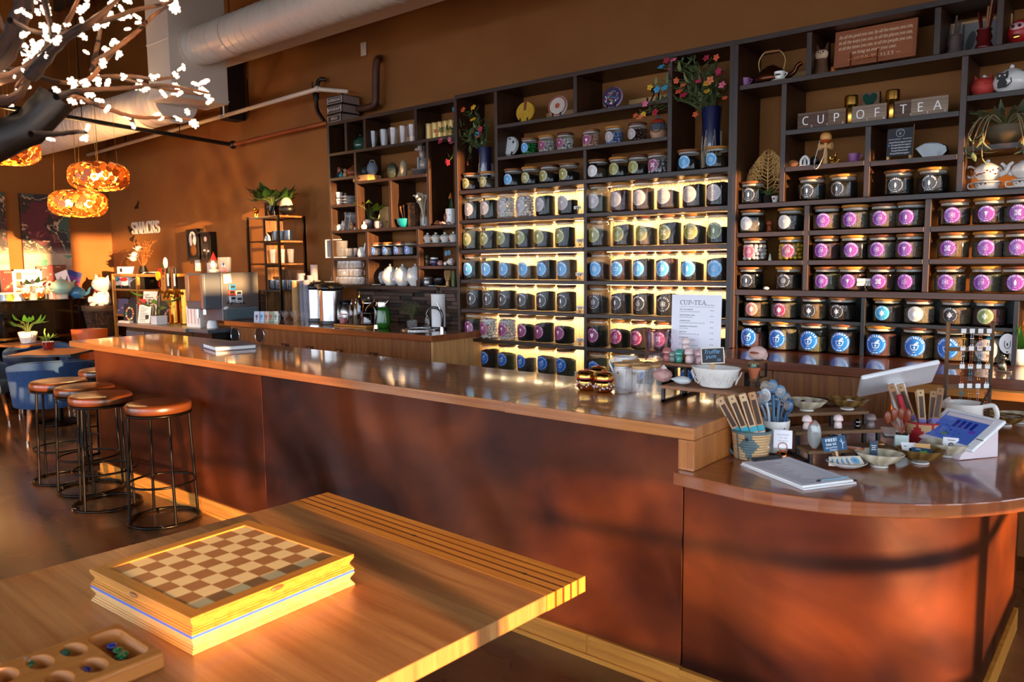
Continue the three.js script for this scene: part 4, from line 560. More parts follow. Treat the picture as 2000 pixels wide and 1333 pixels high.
{const[x,y,z]=on(150,0.36),s=T('coral_ornament','white branching coral behind the blue teapot','ornament',[x,y,z]),l=[];for(let i=0;i<16;i++){const a2=rr(-1.3,1.3),h=rr(0.1,0.2);l.push(tube([[0,0.01,0],[Math.sin(a2)*h*0.4,h*0.6,rr(-0.03,0.03)],[Math.sin(a2)*h*0.8,h*1.0,rr(-0.04,0.04)]],0.008,5,6));}P(s,'branches',merge(l),M.china);P(s,'foot',ball(0.05,0,0.01,0,1,0.3,1),M.china);}
const cp=pz(201,632,0.45),cx=cp.x,cz=0.45,by=0.72;
const so=T('step_stool','wooden step stool carrying books and a wicker basket','stool',[cx,0,cz]);P(so,'top',box(0.44,0.03,0.38,0,by-0.07,0,0.004),M.walnut);for(const[a2,b2]of[[-1,-1],[1,-1],[-1,1],[1,1]])P(so,'leg',rod([a2*0.16,by-0.085,b2*0.13],[a2*0.2,0,b2*0.17],0.02),M.walnut);
const bkA=T('lying_book','white book lying under the wicker basket','book',[cx,by-0.0545,cz],0.1);P(bkA,'pages',box(0.36,0.035,0.27,0,0.0195,0),M.paper);P(bkA,'cover',merge(box(0.37,0.003,0.28,0,0.0015,0),box(0.37,0.003,0.28,0,0.039,0)),M.lav);
const ba=T('wicker_basket','brown wicker basket under the white lucky cat','basket',[cx,by-0.012,cz]);P(ba,'basket',uvBox(lathe([[0,0.002],[0.16,0.002],[0.175,0.02],[0.225,0.34],[0.215,0.34],[0.165,0.03],[0,0.03]],32),'x'),M.wicker);P(ba,'rim',at(lathe([[0.205,0.335],[0.24,0.34],[0.243,0.41],[0.21,0.41],[0.205,0.335]],32),0,0,0),M.grey);P(ba,'cover',cyl(0.2,0.2,0.01,0,0.375,0),M.soil);
const c=T('lucky_cat','white sitting cat figure with red collar and orange patch on the basket','cat figure',[cx,by+0.374,cz],0.55);c.scale.setScalar(0.78);
P(c,'body',(()=>{const g=lathe([[0,0],[0.13,0.01],[0.16,0.08],[0.145,0.16],[0.11,0.24],[0.08,0.28],[0,0.3]],32);return merge(g,ball(0.05,-0.13,0.12,0.09,1,1.3,1),ball(0.05,0.14,0.2,0.05,0.9,1.4,0.9),ball(0.055,-0.08,0.035,0.11,1,0.8,1.2),ball(0.055,0.08,0.035,0.11,1,0.8,1.2));})(),M.china);
const hd=P(c,'head',at(merge(ball(0.15,0,0,0,1.1,0.86,0.95,24),new THREE.ConeGeometry(0.05,0.1,14).rotateZ(0.35).translate(-0.1,0.12,0),new THREE.ConeGeometry(0.05,0.1,14).rotateZ(-0.35).translate(0.1,0.12,0)),0,0.38,0.02),M.china,null,[0,0,-0.1]);
P(hd,'eye',merge(tube([[-0.085,0.4,0.145],[-0.06,0.392,0.155],[-0.035,0.4,0.16]],0.004,5),tube([[0.085,0.4,0.145],[0.06,0.392,0.155],[0.035,0.4,0.16]],0.004,5)),M.black);P(hd,'mouth',tube([[-0.02,0.352,0.158],[0,0.358,0.163],[0.02,0.352,0.158]],0.003,5),M.red);
P(c,'collar',at(torus(0.1,0.012,0.27,32),0,0,0.0),M.red);P(c,'pendant',ball(0.018,0,0.25,0.105),M.black);P(c,'orange_patch',ball(0.055,-0.09,0.06,0.1,1,0.9,0.7),M.orange);P(c,'black_patch',ball(0.06,0.04,0.03,0.125,1.2,0.8,0.5),M.black);P(c,'paw_pad',ball(0.02,0.145,0.225,0.092,1,1,0.4),M.pink);
}
// ---------- corner: wooden rack, snacks wall, tap counter ----------
const onWall=(px,py,d=0.01)=>{const q=pz(px,py,d);return q;};
{
const font=await new FontLoader().loadAsync('fonts/droid/droid_serif_bold.typeface.json');
const q=onWall(258,459),q2=onWall(311,449),t=T('wall_lettering','white raised letters spelling snacks on the back wall','lettering',[q.x,q.y+0.005,0.002],0);let x=0;const w=(q2.x-q.x);
for(const ch of'SNACKS'){const g=new TextGeometry(ch,{font,size:0.16,depth:0.015,curveSegments:5});g.computeBoundingBox();const b=g.boundingBox;g.scale(0.78,1,1);P(t,'letter',g,M.china,[x,0,0]);x+=(b.max.x)*0.8+0.012;}
t.scale.x=w/x;
[[267,404,0.6],[253,450,-0.4],[258,468,0.3],[265,480,1.0]].forEach(([px,py,a],i)=>{const b=onWall(px,py),g=shape([[0,0.02],[0.015,0.04],[0.04,0.03],[0.075,0.045],[0.065,0.0],[0.04,0.008],[0.02,-0.02],[0,-0.035],[-0.02,-0.02],[-0.04,0.008],[-0.065,0],[-0.075,0.045],[-0.04,0.03],[-0.015,0.04]],0.004);one('paper_bat',['black paper bat highest on the wall above the snacks lettering','black paper bat touching the left of the snacks lettering','black paper bat just below the snacks lettering','black paper bat lowest on the wall above the wooden rack'][i],'bat decoration',g.rotateZ(a),M.black,[b.x,b.y,0.002]);});
const frame=(label,px,py,w,h,draw,tilt)=>{const b=onWall(px,py,0.05),s=T('wall_art',label,'picture',[b.x,b.y,0.045],0);s.rotation.z=tilt;sheet(s,'print',w-0.03,h-0.03,0.004,printed(96,160,draw),M.black,[0,0,0.032]);P(s,'frame',merge(box(w,0.022,0.08,0,h/2-0.011,0),box(w,0.022,0.08,0,-h/2+0.011,0),box(0.022,h,0.08,-w/2+0.011,0,0),box(0.022,h,0.08,w/2-0.011,0,0)),M.black);P(s,'backing',box(w-0.02,h-0.02,0.01,0,0,-0.03),M.black);};
frame('black framed picture of an orange pumpkin and white oval',381,478,0.27,0.37,(c,w,h)=>{c.fillStyle='#0e0b0a';c.fillRect(0,0,w,h);c.fillStyle='#ece6e0';c.beginPath();c.ellipse(48,52,34,46,0,0,7);c.fill();c.fillStyle='#111';c.beginPath();c.moveTo(44,12);c.quadraticCurveTo(66,30,46,60);c.quadraticCurveTo(60,76,44,90);c.quadraticCurveTo(38,40,44,12);c.fill();c.fillStyle='#a8641e';c.beginPath();c.ellipse(50,112,28,34,0,0,7);c.fill();c.strokeStyle='#3a2008';c.lineWidth=2;for(let i=-2;i<3;i++){c.beginPath();c.ellipse(50,112,Math.abs(i)*10+3,33,0,0,7);c.stroke();}},0.03);
frame('black framed picture of a bare tree under a pink moon',407,482,0.22,0.34,(c,w,h)=>{c.fillStyle='#1a1210';c.fillRect(0,0,w,h);c.fillStyle='#c0a0a8';c.beginPath();c.arc(44,34,16,0,7);c.fill();c.strokeStyle='#7a6a62';c.lineWidth=2;for(let i=0;i<12;i++){c.beginPath();c.moveTo(48,158);c.quadraticCurveTo(48,110,8+i*7,60+(i%3)*20);c.stroke();}c.fillStyle='#e0d8d0';c.fillRect(14,96,24,12);c.fillRect(58,102,24,12);},0.02);
for(const[px,py,l]of[[386,518,'white light switch plate below the pumpkin picture'],[410,526,'white wall plate partly behind the snow globe']]){const b=onWall(px,py,0.006),s=T('switch_plate',l,'switch',[b.x,b.y,0.006]);P(s,'plate',box(0.12,0.15,0.008,0,0,0,0.002),M.plastic);P(s,'toggle',box(0.012,0.03,0.014,0,0,0.006),M.plastic);}
}
{
const z=0.4,xa=-10.52,xb=-9.2,yT=1.53,rack=T('wooden_rack','light wooden rack of open cubes beside the corner','rack',[0,0,0]),yl=[pz(280,566,z).y,pz(280,618,z).y,0.55,0.12];
for(const x of[xa,(xa+xb)/2+0.02,xb])for(const zz of[0.06,z])P(rack,'post',box2(x-0.018,x+0.018,0,yT,zz-0.018,zz+0.018,0.002,'y'),M.pine);
for(const zz of[0.06,z])P(rack,'rail',box2(xa+0.018,xb-0.018,yT-0.035,yT,zz-0.012,zz+0.012),M.pine);for(const x of[xa,xb])P(rack,'rail',box2(x-0.012,x+0.012,yT-0.035,yT,0.08,z-0.02),M.pine);
for(const y of yl)P(rack,'shelf_board',box2(xa+0.02,xb-0.02,y-0.022,y,0.05,z+0.01,0.002),M.pine);
P(rack,'top_board',box2(xa+0.02,xb-0.02,yT-0.012,yT-0.001,0.08,z-0.02),M.pine);
const X=(px,zz=0.3)=>pz(px,550,zz).x;
{const s=T('vase_of_flowers','vase with white peony and dry brown twigs on the wooden rack','flowers',[X(273),yT,0.25]);P(s,'vase',lathe([[0,0.001],[0.05,0.001],[0.06,0.03],[0.035,0.09],[0.045,0.1]],20),M.black);const l=[];for(let i=0;i<22;i++){const a=rr(-0.3,1.3),h=rr(0.15,0.36);l.push(tube([[0,0.08,0],[Math.sin(a)*h*0.4,0.08+h*0.6,rr(-0.05,0.05)],[Math.sin(a)*h*0.9,0.08+h*0.95,rr(-0.09,0.09)]],0.003,4,6));for(let j=0;j<4;j++)l.push(ball(0.007,Math.sin(a)*h*(0.5+j*0.11),0.08+h*(0.6+j*0.1),rr(-0.06,0.06),1,1,1,6));}P(s,'twigs',merge(l),mat('#9a5a24',0.7));for(const[x,y,z2]of[[-0.13,0.24,0.03],[-0.08,0.32,0],[-0.2,0.2,0.02]]){const f=P(s,'white_flower',ball(0.05,x,y,z2,1.1,0.85,1,12),M.china);for(let j=0;j<7;j++){const o=P(f,'petal',leafGeo(0.09,0.07,-0.2),M.china,[x,y-0.01,z2]);o.rotation.set(1.1,j*0.9,0,'YXZ');}}}
{const s=T('card_box','small white card box on top of the wooden rack','box',[X(244),yT,0.28],0.3);P(s,'box',box(0.24,0.09,0.06,0,0.045,0,0.002),M.paper);P(s,'print',box(0.04,0.05,0.002,-0.05,0.045,0.031),M.black);}
const bag=(label,px,m,w,h)=>{const s=T('snack_bag',label,'bag',[X(px),yl[0],0.3],0.3),g=new THREE.SphereGeometry(0.5,16,12),p=g.attributes.position;for(let i=0;i<p.count;i++){const x=p.getX(i)*2,y=p.getY(i)*2,k=1-0.25*Math.abs(y);p.setXYZ(i,Math.sign(x)*Math.pow(Math.abs(x),0.5)*w/2*(1+0.15*y),(Math.sign(y)*Math.pow(Math.abs(y),0.55)+1)*h/2,p.getZ(i)*0.13*(1-0.6*y*y));}g.computeVertexNormals();P(s,'bag',g,M.paper);P(s,'print',at(new THREE.CylinderGeometry(w*0.33,w*0.33,0.004,16).rotateX(Math.PI/2).scale(1,0.4,1),0,h*0.6,0.064),m);P(s,'window',box(w*0.6,h*0.22,0.004,0,h*0.14,0.05),M.soil);};
bag('white snack bag with blue print on the wooden rack',234,M.blue,0.22,0.2);bag('white snack bag with red print on the wooden rack',250,M.red,0.2,0.2);
{const s=T('wedge_box','black display box with slanted cream lid in the wooden rack','box',[X(274),yl[0],0.26],0.1);P(s,'box',shape([[-0.16,0],[0.16,0],[0.16,0.2],[-0.16,0.08]],0.16,0.003),M.black,[0,0,-0.08]);P(s,'lid',shape([[-0.17,0.085],[0.16,0.207],[0.16,0.215],[-0.17,0.095]],0.165),M.paper,[0,0,-0.082]);}
{const s=T('hanging_plant','trailing heart leaf plant in bulb vase at the rack edge','plant',[xb-0.08,yl[0],0.3]);P(s,'vase',lathe([[0,0.001],[0.03,0.004],[0.045,0.04],[0.02,0.08],[0.022,0.1]],16),M.copperTrim);const g=leafGeo(0.085,0.06,0.3,1);for(let i=0;i<8;i++){const o=P(s,'leaf',g,M.leafDark,[rr(-0.16,0.06),0.1+i*0.026,rr(-0.03,0.06)]);o.rotation.set(rr(1.2,2.4),rr(0,6),0,'YXZ');}P(s,'stems',tube([[0,0.08,0],[-0.03,0.2,0.02],[-0.1,0.3,0]],0.003,5),M.stem);}
standBook('purple printed book on the lower shelf of the wooden rack',[X(241),yl[1],0.34],0.26,0.2,bookArt('#6a5a7a','#e6dcea',['']),0.3);standBook('grey book beside the purple one on the wooden rack',[X(262),yl[1],0.3],0.24,0.22,bookArt('#3a3438','#b8a8b0',['']),0.1);
potted('small spiky plant on the lower shelf of the wooden rack','potted_plant',[X(233),yl[1]+0.001,0.22],roundPot(M.black,0.05,0.2),8,0.14,0.02,0.1,0.12,M.leaf,0);
}
{
const t=T('tap_counter','steel topped draught counter with dark doors at the end of the bar','counter',[0,0,0]),y=1.0,x0=-9.02,x1=-7.5;
P(t,'steel_top',box2(x0,x1,y-0.04,y,0.45,1.04,0.004),M.brushed);P(t,'cabinet',box2(x0+0.06,x1,0.02,y-0.041,0.47,0.96),M.black);for(const[a,b]of[[x0+0.08,-8.5],[-8.48,-8.0],[-7.98,x1-0.02]]){const d=P(t,'door',box2(a,b,0.1,y-0.09,0.961,0.98,0.002),M.grayPlastic);P(d,'handle',box2(b-0.05,b-0.03,y-0.26,y-0.12,0.981,1.005,0.003),M.chrome);}
const s=T('bar_sink','dark grey bar sink unit between steel counter and wooden counter','sink',[0,0,0]);P(s,'top',box2(x1+0.002,-7.13,0.965,1.0,0.45,1.0,0.003),M.grayPlastic);P(s,'cabinet',box2(x1+0.01,-7.13,0.02,0.964,0.47,0.96),M.black);P(s,'backsplash',box2(x1+0.002,-7.13,1.001,1.12,0.3,0.32),M.brushed);
{const q=[-7.3,1.0,0.85],g=T('white_dome','small white dome cup upside down on the bar sink','cup',q);P(g,'dome',lathe([[0.055,0.001],[0.055,0.03],[0.045,0.07],[0.025,0.085],[0,0.088]],20),M.plastic);P(g,'rim',torus(0.055,0.004,0.005,24),M.plastic);}
const on=(px,py,z)=>[pz(px,py,z).x,y+0.0005,z];
standBook('black book with a flower wreath on its cover, on the steel counter',on(256,626,0.97),0.17,0.21,printed(96,128,(c,w,h)=>{c.fillStyle='#121016';c.fillRect(0,0,w,h);for(let i=0;i<14;i++){c.fillStyle=['#e0a040','#d05a4a','#e8d8c0','#6a9a50'][i%4];c.beginPath();c.arc(48+28*Math.cos(i*0.45),66+40*Math.sin(i*0.45),7,0,7);c.fill();}}),0.35,-0.1);{const s2=T('lying_book','thin white book lying on the steel counter','book',on(251,628,0.98),0.2);P(s2,'cover',merge(box(0.2,0.003,0.12,0,0.0015,0),box(0.2,0.003,0.12,0,0.02,0)),M.paper);P(s2,'pages',box(0.195,0.016,0.115,0,0.0112,0),M.china);}
const cards=printed(96,128,(c,w,h)=>{c.fillStyle='#f2ece6';c.fillRect(0,0,w,h);c.fillStyle='#4a4448';for(let i=0;i<10;i++)c.fillRect(12,14+i*11,30+(i*29)%40,3);c.fillStyle='#2a2426';c.fillRect(56,70,28,30);});
standBook('tall white pamphlet at the back of the steel counter',on(296,622,0.72),0.24,0.34,cards,0.2,-0.12);standBook('short white pamphlet in front of the tall one',on(285,626,0.9),0.18,0.2,cards,0.3,-0.2);standBook('red printed pamphlet behind the white ones',on(279,622,0.84),0.14,0.26,bookArt('#a8323a','#f2dcd0',['']),0.1);standBook('dark leaflet right of the leafy plant',on(324,610,0.72),0.15,0.24,bookArt('#2a2428','#c8b8b0',['']),0.2);standBook('lilac leaflet leaning beside the brass taps',on(334,610,0.66),0.14,0.24,bookArt('#8a6a8a','#e8b070',['']),0.1);
potted('green leafy plant in a white square pot on the steel counter','potted_plant',on(311,630,0.93),(t2)=>{P(t2,'pot',box(0.13,0.1,0.13,0,0.05,0,0.01),M.plastic);P(t2,'soil',box(0.11,0.004,0.11,0,0.1,0),M.soil);t2.userData.top=0.1;},8,0.16,0.11,0.15,0.2);
{const q=pz(355,632,0.72),s2=T('tap_tower','brass draught tower with two columns and tap handles','beer taps',[q.x,y,0.72]);for(const x of[-0.12,0.12]){P(s2,'column',merge(cyl(0.07,0.07,0.36,x,0.012,0,32),cyl(0.085,0.08,0.012,x,0,0,32),cyl(0.074,0.074,0.02,x,0.355,0,32)),M.brass);}P(s2,'bridge',box(0.3,0.06,0.1,0,0.345,0,0.01),M.brass);
[[-0.2,'yellow_tap_handle',0.33],[-0.05,'oval_tap_handle',0.4],[0.03,'black_tap_handle',0.36],[0.17,'black_tap_handle',0.34]].forEach(([x,n2,h],i)=>{P(s2,'tap',merge(rod([x,0.33,0.06],[x,0.36,0.13],0.014),rod([x,0.35,0.13],[x,0.28,0.16],0.01)),M.brass);const hd=P(s2,n2,i===0?merge(box(0.02,0.2,0.015,x,0.5,0.12),box(0.02,0.1,0.012,x+0.04,0.55,0.12)):i===1?ball(0.05,x,0.66,0.12,0.9,1.2,0.3,16):box(0.045,0.22,0.02,x,0.5,0.13,0.006),i===0?M.red:i===1?M.china:M.black);if(i===0)P(hd,'badge',at(turnX(cyl(0.05,0.05,0.012),Math.PI/2),x,0.52,0.128),M.yellow);if(i===1)P(hd,'stem',rod([x,0.6,0.12],[x,0.37,0.12],0.012),M.walnut);if(i>1)P(hd,'label',box(0.036,0.13,0.002,x,0.48,0.1415),M.paper);});}
for(let i=0;i<4;i++){const q=pz(375+i*6.5,625,0.85),s2=T('white_binder',['leftmost','second from left','third from left','rightmost'][i]+' of four white binders beside the taps','binder',[q.x,y+0.0005,0.82],0.2,'white binders on the steel counter');P(s2,'cover',merge(box(0.05,0.21,0.006,0,0.105,0.077),box(0.004,0.21,0.155,-0.024,0.105,0),box(0.004,0.21,0.155,0.024,0.105,0)),M.paper);P(s2,'pages',box(0.04,0.2,0.145,0,0.102,0),M.china);P(s2,'spine_print',box(0.012,0.15,0.001,0,0.11,0.0806),M.pink);}
for(const[px,h,l,a]of[[325,0.52,'tall wooden board leaning on the wall left of the taps',0.02],[338,0.62,'dark wooden board leaning on the wall behind the taps',0.03]]){const q=pz(px,600,0.46),s2=T('serving_board',l,'board',[q.x,y+0.0005,0.47]);P(s2,'board',box(0.16,h,0.018,0,h/2,0,0.006,'y'),h>0.55?M.walnut:M.pine);P(s2,'hole',at(turnX(cyl(0.014,0.014,0.002),Math.PI/2),0,h-0.04,0.008),M.black);}
}
{
const x1=-7.05,x0=-7.4,zf=px_(436,630,x1).z,zb=px_(507,620,x1).z,y0=BC,y1=px_(436,533,x1).y;
const t=T('ice_dispenser','grey steel ice dispenser with kitchen timers on its side','ice machine',[0,0,0]);
P(t,'cabinet',box2(x0,x1-0.006,y0+0.001,y1-0.002,zb,zf,0.004),M.grayPlastic);P(t,'head',box2(x0,x1-0.004,y0+0.12,y1,zf+0.001,zf+0.18,0.012),M.grayPlastic);P(t,'side_panel',box2(x1-0.0055,x1,y0+0.001,y1,zb,zf,0.002),M.brushed);P(t,'front_panel',box2(x0+0.08,x1-0.06,y0+0.2,y1-0.02,zf+0.1805,zf+0.188,0.002),mat('#5a3a20',0.1,{clearcoat:1}));P(t,'trim',merge(box2(x0+0.01,x0+0.075,y0+0.2,y1-0.02,zf+0.1805,zf+0.192),box2(x1-0.055,x1-0.012,y0+0.13,y1-0.01,zf+0.1805,zf+0.188)),M.brushed);P(t,'spout',merge(cyl(0.022,0.02,0.06,-7.2,y0+0.065,zf+0.1),cyl(0.014,0.012,0.1,-7.3,y0+0.03,zf+0.12)),M.chrome);
const gr=P(t,'vent_grille',box2(x1+0.0005,x1+0.004,y0+0.01,y0+0.12,zb+0.02,zf-0.03,0.001),mat('#6d7f86',0.4));for(let i=0;i<8;i++)P(gr,'louver',box2(x1+0.0042,x1+0.008,y0+0.016+i*0.0125,y0+0.022+i*0.0125,zb+0.03,zf-0.04),mat('#56666d',0.4));
const spot=(px,py)=>px_(px,py,x1+0.001);
[[453,562,'#2a86c8','blue kitchen timer stuck on the steel side panel'],[452,572.5,'#d8582a','orange kitchen timer stuck on the steel side panel'],[465,574,'#eef0f2','white kitchen timer right of the orange one'],[454,584.5,'#eef0f2','white kitchen timer below the orange one'],[466,585.5,'#eef0f2','white kitchen timer lowest right on the steel panel']].forEach(([px,py,c,l])=>{const q=spot(px,py),s=T('kitchen_timer',l,'timer',[x1+0.001,q.y,q.z],Math.PI/2,'kitchen timers on the steel panel');P(s,'case',at(new RoundedBoxGeometry(0.075,0.062,0.018,2,0.008),0,0,0.01),mat(c,0.3));P(s,'lcd_screen',box(0.045,0.024,0.001,0,0.008,0.0195),mat('#3a3c38',0.2));for(let i=-1;i<2;i++)P(s,'button',ball(0.005,i*0.016,-0.018,0.019,1,1,0.4,8),M.blue);});
[[445,592],[448,588],[452,594],[454,591],[461,591.5],[470,592.5],[476,592.5]].forEach(([px,py],i)=>{const q=spot(px,py);one('magnet',`small round black magnet, ${nth[i]} from left under the timers`,'magnet',merge(turnY(turnX(cyl(0.008,0.008,0.006),Math.PI/2),Math.PI/2),torus(0.007,0.002,0,12).rotateZ(Math.PI/2).translate(0.006,0,0)),M.black,[x1+0.0005,q.y,q.z]);});
{const q=spot(444,544.5);one('paper_note','white paper note stuck on the steel side panel','note',box(0.001,0.09,0.08,0,0,0),M.paper,[x1+0.0012,q.y,q.z],[0.1,0,0]);const q2=spot(441,602);one('white_magnet','white cloud shaped magnet low on the steel panel','magnet',merge(ball(0.016,0,0,0,0.3,1,1,10),ball(0.013,0,0.005,-0.014,0.3,1,1,10),ball(0.012,0,-0.004,0.015,0.3,1,1,10)),M.plastic,[x1+0.004,q2.y,q2.z]);}
const g=T('snow_globe','gnome snow globe with red hat on top of the ice dispenser','snow globe',[x1-0.3,y1,zf-0.1]);P(g,'globe',ball(0.055,0,0.085,0,1,1,1,20),M.glass);P(g,'gnome',merge(ball(0.034,0,0.07,0),ball(0.02,0,0.1,0.01)),M.china);P(g,'hat',at(new THREE.ConeGeometry(0.034,0.085,20),0,0.165,0),M.red);P(g,'foot',lathe([[0,0],[0.055,0],[0.05,0.03],[0.03,0.036],[0,0.036]],20),M.china);
for(const[dx,l,r]of[[-0.16,'clear pint glass beside the snow globe',0.032],[-0.05,'pint glass with a blue emblem at the dispenser edge',0.042]]){const b=tumbler('pint_glass',l,[x1+dx,y1+0.0005,zf-0.1],r,0.15,0.75);if(r>0.04)P(b,'emblem',at(turnX(cyl(0.018,0.018,0.002),Math.PI/2),0,0.08,0.0375),M.blue);}
const ca=T('figurine','little red and white santa figure on the ice dispenser','figurine',[x1-0.29,y1,zf-0.2]);P(ca,'body',lathe([[0,0],[0.03,0],[0.028,0.03],[0.016,0.055],[0,0.06]],16),M.red);P(ca,'head',ball(0.018,0,0.068,0),M.china);
}
// ---------- things on the left shelves ----------
const onS=(px,y,z=0.17)=>[xAt(px,y+0.05,z),y+0.0005,z];
for(let i=0;i<3;i++){
const[x,,z]=onS(671,LY.top,0.15),y=LY.top+0.0005+i*0.083,w=0.24,t=T('spell_book',['black book with silver spine lettering, bottom of the stack on the left shelves','black book with silver spine lettering, middle of the stack on the left shelves','black book with silver spine lettering, top of the stack on the left shelves'][i],'book',[x+i*0.004,y,z],0.04*i-0.1);
P(t,'cover',merge(box(w,0.006,0.2,0,0.003,0),box(w,0.006,0.2,0,0.077,0),box(w,0.08,0.006,0,0.04,0.1)),M.black);P(t,'pages',box(w*0.96,0.068,0.19,0,0.04,0),mat('#8a7468',0.9));
sheet(t,'spine_print',w*0.96,0.07,0.001,printed(256,72,(c,W0,H0)=>{c.fillStyle='#0d0b0b';c.fillRect(0,0,W0,H0);c.fillStyle='#d8d4d0';c.font='bold 34px serif';c.textAlign='center';c.fillText(['SPELLS','WITCHCRAFT','ASTROLOGY'][i],W0/2,47);c.fillRect(4,6,8,60);c.fillRect(W0-12,6,8,60);c.fillRect(16,8,W0-32,3);c.fillRect(16,61,W0-32,3);}),M.black,[0,0.04,0.1035]);
}
{const t=T('carved_vessel','dark carved stone vessel in the top left cell','vessel',onS(658,LY.a,0.14));P(t,'body',at(new RoundedBoxGeometry(0.17,0.2,0.12,2,0.012),0,0.13,0),M.grayPlastic);P(t,'foot',lathe([[0,0],[0.06,0.0],[0.05,0.02],[0.07,0.04],[0,0.05]],20),M.black);P(t,'carving',merge(Array.from({length:5},(_,i)=>box(0.12,0.008,0.003,0,0.07+i*0.03,0.061)),box(0.13,0.16,0.002,0,0.13,0.0605)),M.iron);}
teapot('dark green glazed teapot in the second top cell',onS(704,LY.a,0.15),mat('#2f5a48',0.12,{clearcoat:0.8}),0.075,0.15,Math.PI-0.35);
[730,750.5,769,788,806].forEach((px,i)=>tumbler('pint_glass',nth[i]+' tall pint glass from left on the upper left shelf',onS(px,LY.a,0.2),0.045,0.155,0.66,M.glass,'pint glasses on the upper left shelf'));
[827,839,850.5,861,872,883].forEach((px,i)=>{const t=T('tea_canister',nth[i]+' pale gold canister from left on the upper left shelf','canister',onS(px,LY.a,0.19),0,'pale gold canisters');P(t,'tin',lathe([[0,0.001],[0.033,0.001],[0.034,0.004],[0.034,0.11],[0.033,0.111]],24),M.goldMatte);P(t,'lid',lathe([[0.0348,0.105],[0.0352,0.108],[0.0352,0.138],[0.033,0.142],[0,0.142]],24),M.goldMatte);});
{
const e=T('elephant_figurine','small brown striped elephant figurine on the left shelf','figurine',onS(656,LY.b1,0.2),0.4);P(e,'body',merge(ball(0.045,0,0.065,0,1.25,0.9,0.85),ball(0.03,0.055,0.085,0,1,1,0.9),tube([[0.08,0.085,0],[0.1,0.06,0],[0.1,0.02,0]],0.01,7),...[[-0.03,-0.02],[-0.03,0.02],[0.03,-0.02],[0.03,0.02]].map(([a,b])=>cyl(0.014,0.016,0.06,a,0,b,10))),mat('#7a5230',0.5,{map:speckTex}));P(e,'ear',merge(ball(0.024,0.045,0.085,0.026,0.9,1.2,0.25),ball(0.024,0.045,0.085,-0.026,0.9,1.2,0.25)),M.clay);
const b=T('glass_bead','round turquoise glass ornament beside the elephant','ornament',onS(667,LY.b1,0.2));P(b,'bead',ball(0.028,0,0.028,0),M.teal);P(b,'knob',ball(0.008,0,0.06,0),M.gold);
const d=T('dog_figurine','small sitting tan dog figurine on the left shelf','figurine',onS(674,LY.b1,0.2),0.3);P(d,'body',merge(ball(0.024,0,0.03,0,1,1.25,0.9),ball(0.018,0.008,0.072,0.004),ball(0.01,0.022,0.068,0.006,1.4,0.8,0.9),cyl(0.007,0.008,0.04,0.014,0,0.012,8),cyl(0.007,0.008,0.04,0.014,0,-0.012,8)),mat('#b8885a',0.5));P(d,'ear',merge(ball(0.009,0,0.076,0.018,0.7,1.5,0.4),ball(0.009,0,0.076,-0.016,0.7,1.5,0.4)),M.clay);
teapot('round brown clay teapot on the left shelf',onS(690,LY.b1,0.18),M.clay,0.06,0.105,Math.PI-0.3);
const[x,y,z]=onS(717,LY.b2,0.19),bx=T('wooden_box','small pale wooden drawer box carrying two ceramic pots','box',[x,y,z]);P(bx,'box',box(0.21,0.056,0.16,0,0.028,0,0.003),M.pale);P(bx,'drawer',box(0.19,0.044,0.004,0,0.028,0.082),M.pale);P(bx,'knob',ball(0.007,0,0.028,0.088,1,1,0.6),M.black);
const pot=(label,dx,m,r,h)=>{const t=T('ceramic_pot',label,'pot',[x+dx,y+0.0565,z]);P(t,'pot',lathe([[0,0.001],[r*0.6,0.001],[r,h*0.45],[r*0.8,h*0.88],[r*0.55,h*0.94],[r*0.6,h],[r*0.5,h],[r*0.45,h*0.9],[0,h*0.5]],26),m);P(t,'rim',torus(r*0.57,r*0.05,h,24),m);return t;};
pot('squat speckled green ceramic pot on the drawer box',-0.03,mat('#5f7468',0.3,{map:speckTex}),0.048,0.075);{const t=pot('taller grey blue ceramic pot on the drawer box',0.075,mat('#6c7686',0.4),0.052,0.108);P(t,'bail',tube([[-0.04,0.1,0],[-0.03,0.125,0],[0,0.132,0],[0.03,0.125,0],[0.04,0.1,0]],0.004,6),M.stone);}
const rock=(label,px,m,sx,sy,name='display_stone',y0=LY.b2,z0=0.2,det=3)=>{const g=new THREE.IcosahedronGeometry(1,det),p=g.attributes.position;for(let i=0;i<p.count;i++){const v=V(p.getX(i),p.getY(i),p.getZ(i)),k=0.8+0.35*fbm(v.x*2+5+px,v.y*2+v.z*1.3+5,99,99,3);v.multiplyScalar(k);p.setXYZ(i,v.x*sx,Math.max(-0.92*sy,v.y*sy)+sy*0.92,v.z*sx*0.8);}g.computeVertexNormals();const t=T(name,label,'stone',onS(px,y0,z0));P(t,'stone',g,m);P(t,'foot',cyl(sx*0.55,sx*0.5,0.004,0,0,0,16),M.soil);return t;};
rock('jagged dark green display stone on the left shelf',767,mat('#3c4438',0.45),0.055,0.075);rock('smooth tan upright display stone on the left shelf',788,mat('#a89878',0.25,{clearcoat:0.5}),0.042,0.08);
globalThis.rockFn=rock;
